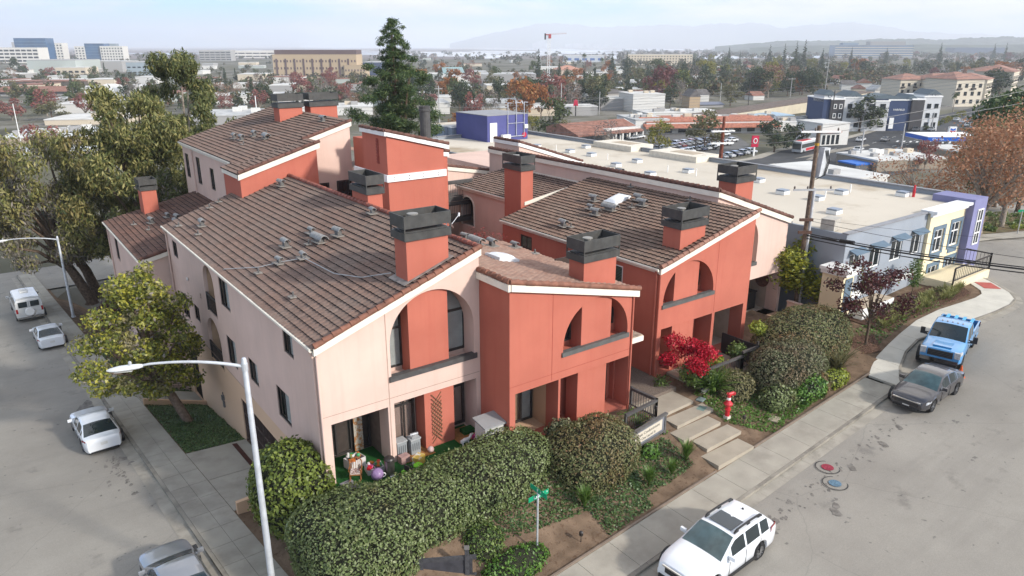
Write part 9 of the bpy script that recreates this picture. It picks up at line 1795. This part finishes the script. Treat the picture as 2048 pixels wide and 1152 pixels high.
def horizon():
 # bay flats: pale salt ponds between dark dikes; wooded ridge; hills over the bay
 WAT = mat("pond_water", (.50, .50, .49), .25, .12, .0006, spec=.5); rg = random.Random(3)
 def strip(name, x0, x1, y0, y1, m, dz):
  P = [onz(x0, y0, -11.5), onz(x1, y0, -11.5), onz(x1 + rg.uniform(-30, 30), y1, -11.5), onz(x0 + rg.uniform(-30, 30), y1, -11.5)]
  mb = MB(); mb.poly([(p.x, p.y, -11.55 + dz) for p in P]); o = mb.build(name, m); o["kind"] = "structure"
 MUD = mat("mud_flat", (.17, .135, .125), .95, .2, .0008); strip("mud_flats", -1200, 3200, 118, 93.2, MUD, .05)
 for i in range(46):
  y = 94.2 + 21 * rg.random() ** 1.5; x = rg.uniform(820, 1500) if y > 97 else rg.uniform(500, 1600); w = rg.uniform(60, 240); h = (y - 93) * rg.uniform(.10, .26); strip("water", x, x + w, y + h, y, WAT, .3 + i * .012)
 for i in range(16): y = 95.5 + 14 * rg.random(); x = rg.uniform(200, 800); strip("water", x, x + rg.uniform(60, 220), y + (y - 93) * .10, y, WAT, .3 + i * .012)
 strip("water", 600, 1500, 96.0, 93.6, WAT, 1.0)
 def ridge(name, pts, dist, m, th=1500, base=-12, n=200, rough=.06, seed=1):
  rr = np.random.default_rng(seed); mb = MB(); xs = np.linspace(pts[0][0], pts[-1][0], n); V = []; ph = rr.uniform(0, 6, 6)
  for x in xs:
   y = np.interp(x, [p[0] for p in pts], [p[1] for p in pts]); y += (92 - y) * rough * sum(sin(x * f + ph[i]) / (i + 1) for i, f in enumerate((.03, .07, .15, .31, .6, 1.1)))
   d = ray(x, 92); h = Vector((d.x, d.y, 0)).normalized(); p = Vector((CAM.x, CAM.y, 0)) + h * (dist / max(.5, h.dot(_f))); z = CAM.z + (92 - y) / FPX * dist
   V += [(*(p - h * th)[:2], base), (*p[:2], z), (*(p + h * th)[:2], base)]
  mb.V = V; mb.F = [[3 * i + k, 3 * i + 3 + k, 3 * i + 4 + k, 3 * i + 1 + k] for i in range(n - 1) for k in (0, 1)]; mb.I = [0] * len(mb.F); o = mb.build(name, m); o["kind"] = "structure"; o.data.polygons.foreach_set("use_smooth", [True] * len(o.data.polygons))
 HM = mat("hill_scrub", (.10, .10, .075), .95, .3, .0006); ridge("hills", [(900, 88), (1020, 60), (1100, 53), (1200, 56), (1330, 57), (1400, 53), (1440, 50), (1500, 53), (1560, 60), (1600, 54), (1660, 49), (1720, 54), (1800, 62), (1900, 70), (2100, 76)], 13000, HM, 1500)
 WD = mat("wooded_ridge", (.055, .065, .045), .95, .5, .02, detail=8, stain=(.01, (.16, .15, .13), .55, .7, .6)); ridge("wooded_hills", [(1430, 93), (1500, 87), (1560, 84), (1640, 82), (1800, 80), (1900, 78), (2000, 77), (2200, 76)], 4200, WD, 700, seed=2, rough=.12); ridge("wooded_hills", [(1500, 96), (1600, 91), (1700, 92), (1850, 89), (2000, 90), (2200, 87)], 2900, WD, 500, seed=3, rough=.12)
 # far woods: one mass of crowns that cannot be told apart
 rg_ = np.random.default_rng(9); mb = MB()
 for i in range(620):
  px = rg_.uniform(1240, 2080) if i < 430 else rg_.uniform(-40, 1240); py = rg_.uniform(100, 117) if px > 1240 else rg_.uniform(104, 121); p = onz(px, py, -11.6); s = rg_.uniform(5, 9) * (1 if px > 1240 else .8); P, N = blob_points([(p.x, p.y, p.z + s * .6, s * rg_.uniform(.9, 1.9), s * rg_.uniform(.9, 1.9), s * .8)], 46, rg_, .6); mb.leaves(leafquads(P, N, s * .36, rg_, .7, .5))
 o = mb.build("far_woods", leafmat("far_wood_leaf", [(.03, .045, .025), (.06, .07, .035), (.09, .08, .05), (.13, .08, .06), (.05, .055, .03)], .7)); tag(o, "belt of far tree crowns along the horizon", "woods", kind="stuff")
 # the smallest of the town's trees, too many to count, filling in between the ones above
 lm = leafmat("far_mixed_leaf", [(.035, .05, .022), (.06, .075, .03), (.09, .10, .04), (.12, .105, .05), (.20, .12, .07), (.06, .07, .03), (.16, .07, .05)], .7, patch=((.05, .065, .03), .45, .55, .8), pscale=.02)
 mb = MB(); rg_ = np.random.default_rng(19)
 for i in range(1900):
  if i < 1150: px, py = rg_.uniform(1235, 2080), 108 + 96 * rg_.random() ** 1.25
  else: px, py = rg_.uniform(-40, 1235), 108 + 110 * rg_.random() ** 1.3
  if (1400 < px < 1650 and py > 190) or (1650 < px < 1960 and py > 172) or (px > 1780 and py > 150): continue
  p = at(px, py); s = rg_.uniform(2.4, 5.2) * (1.15 if px > 1235 else .85); P, N = blob_points([(p.x + rg_.uniform(-s, s) * .6, p.y + rg_.uniform(-s, s) * .6, p.z + s * rg_.uniform(.5, 1.2), s * .8, s * .8, s * .75) for _ in range(3)], 60, rg_, .5); mb.leaves(leafquads(P, N, s * .25, rg_, .7, .6))
 o = mb.build("distant_trees", lm); tag(o, "countless small tree crowns filling the far neighbourhoods", "trees", kind="stuff")
 mb = MB(); mb.box(-20000, -20000, -14.5, 20000, 20000, 445); m = bpy.data.materials.new("haze_air"); m.use_nodes = True; nt = m.node_tree; nt.nodes.clear(); out = nt.nodes.new("ShaderNodeOutputMaterial"); v = nt.nodes.new("ShaderNodeVolumePrincipled"); v.inputs["Color"].default_value = (.88, .92, .98, 1); v.inputs["Density"].default_value = 0.00016; v.inputs["Anisotropy"].default_value = 0.15; nt.links.new(v.outputs[0], out.inputs["Volume"]); o = mb.build("haze", m); o["kind"] = "stuff"; o["label"] = "thin pale air haze over the whole town"
horizon()
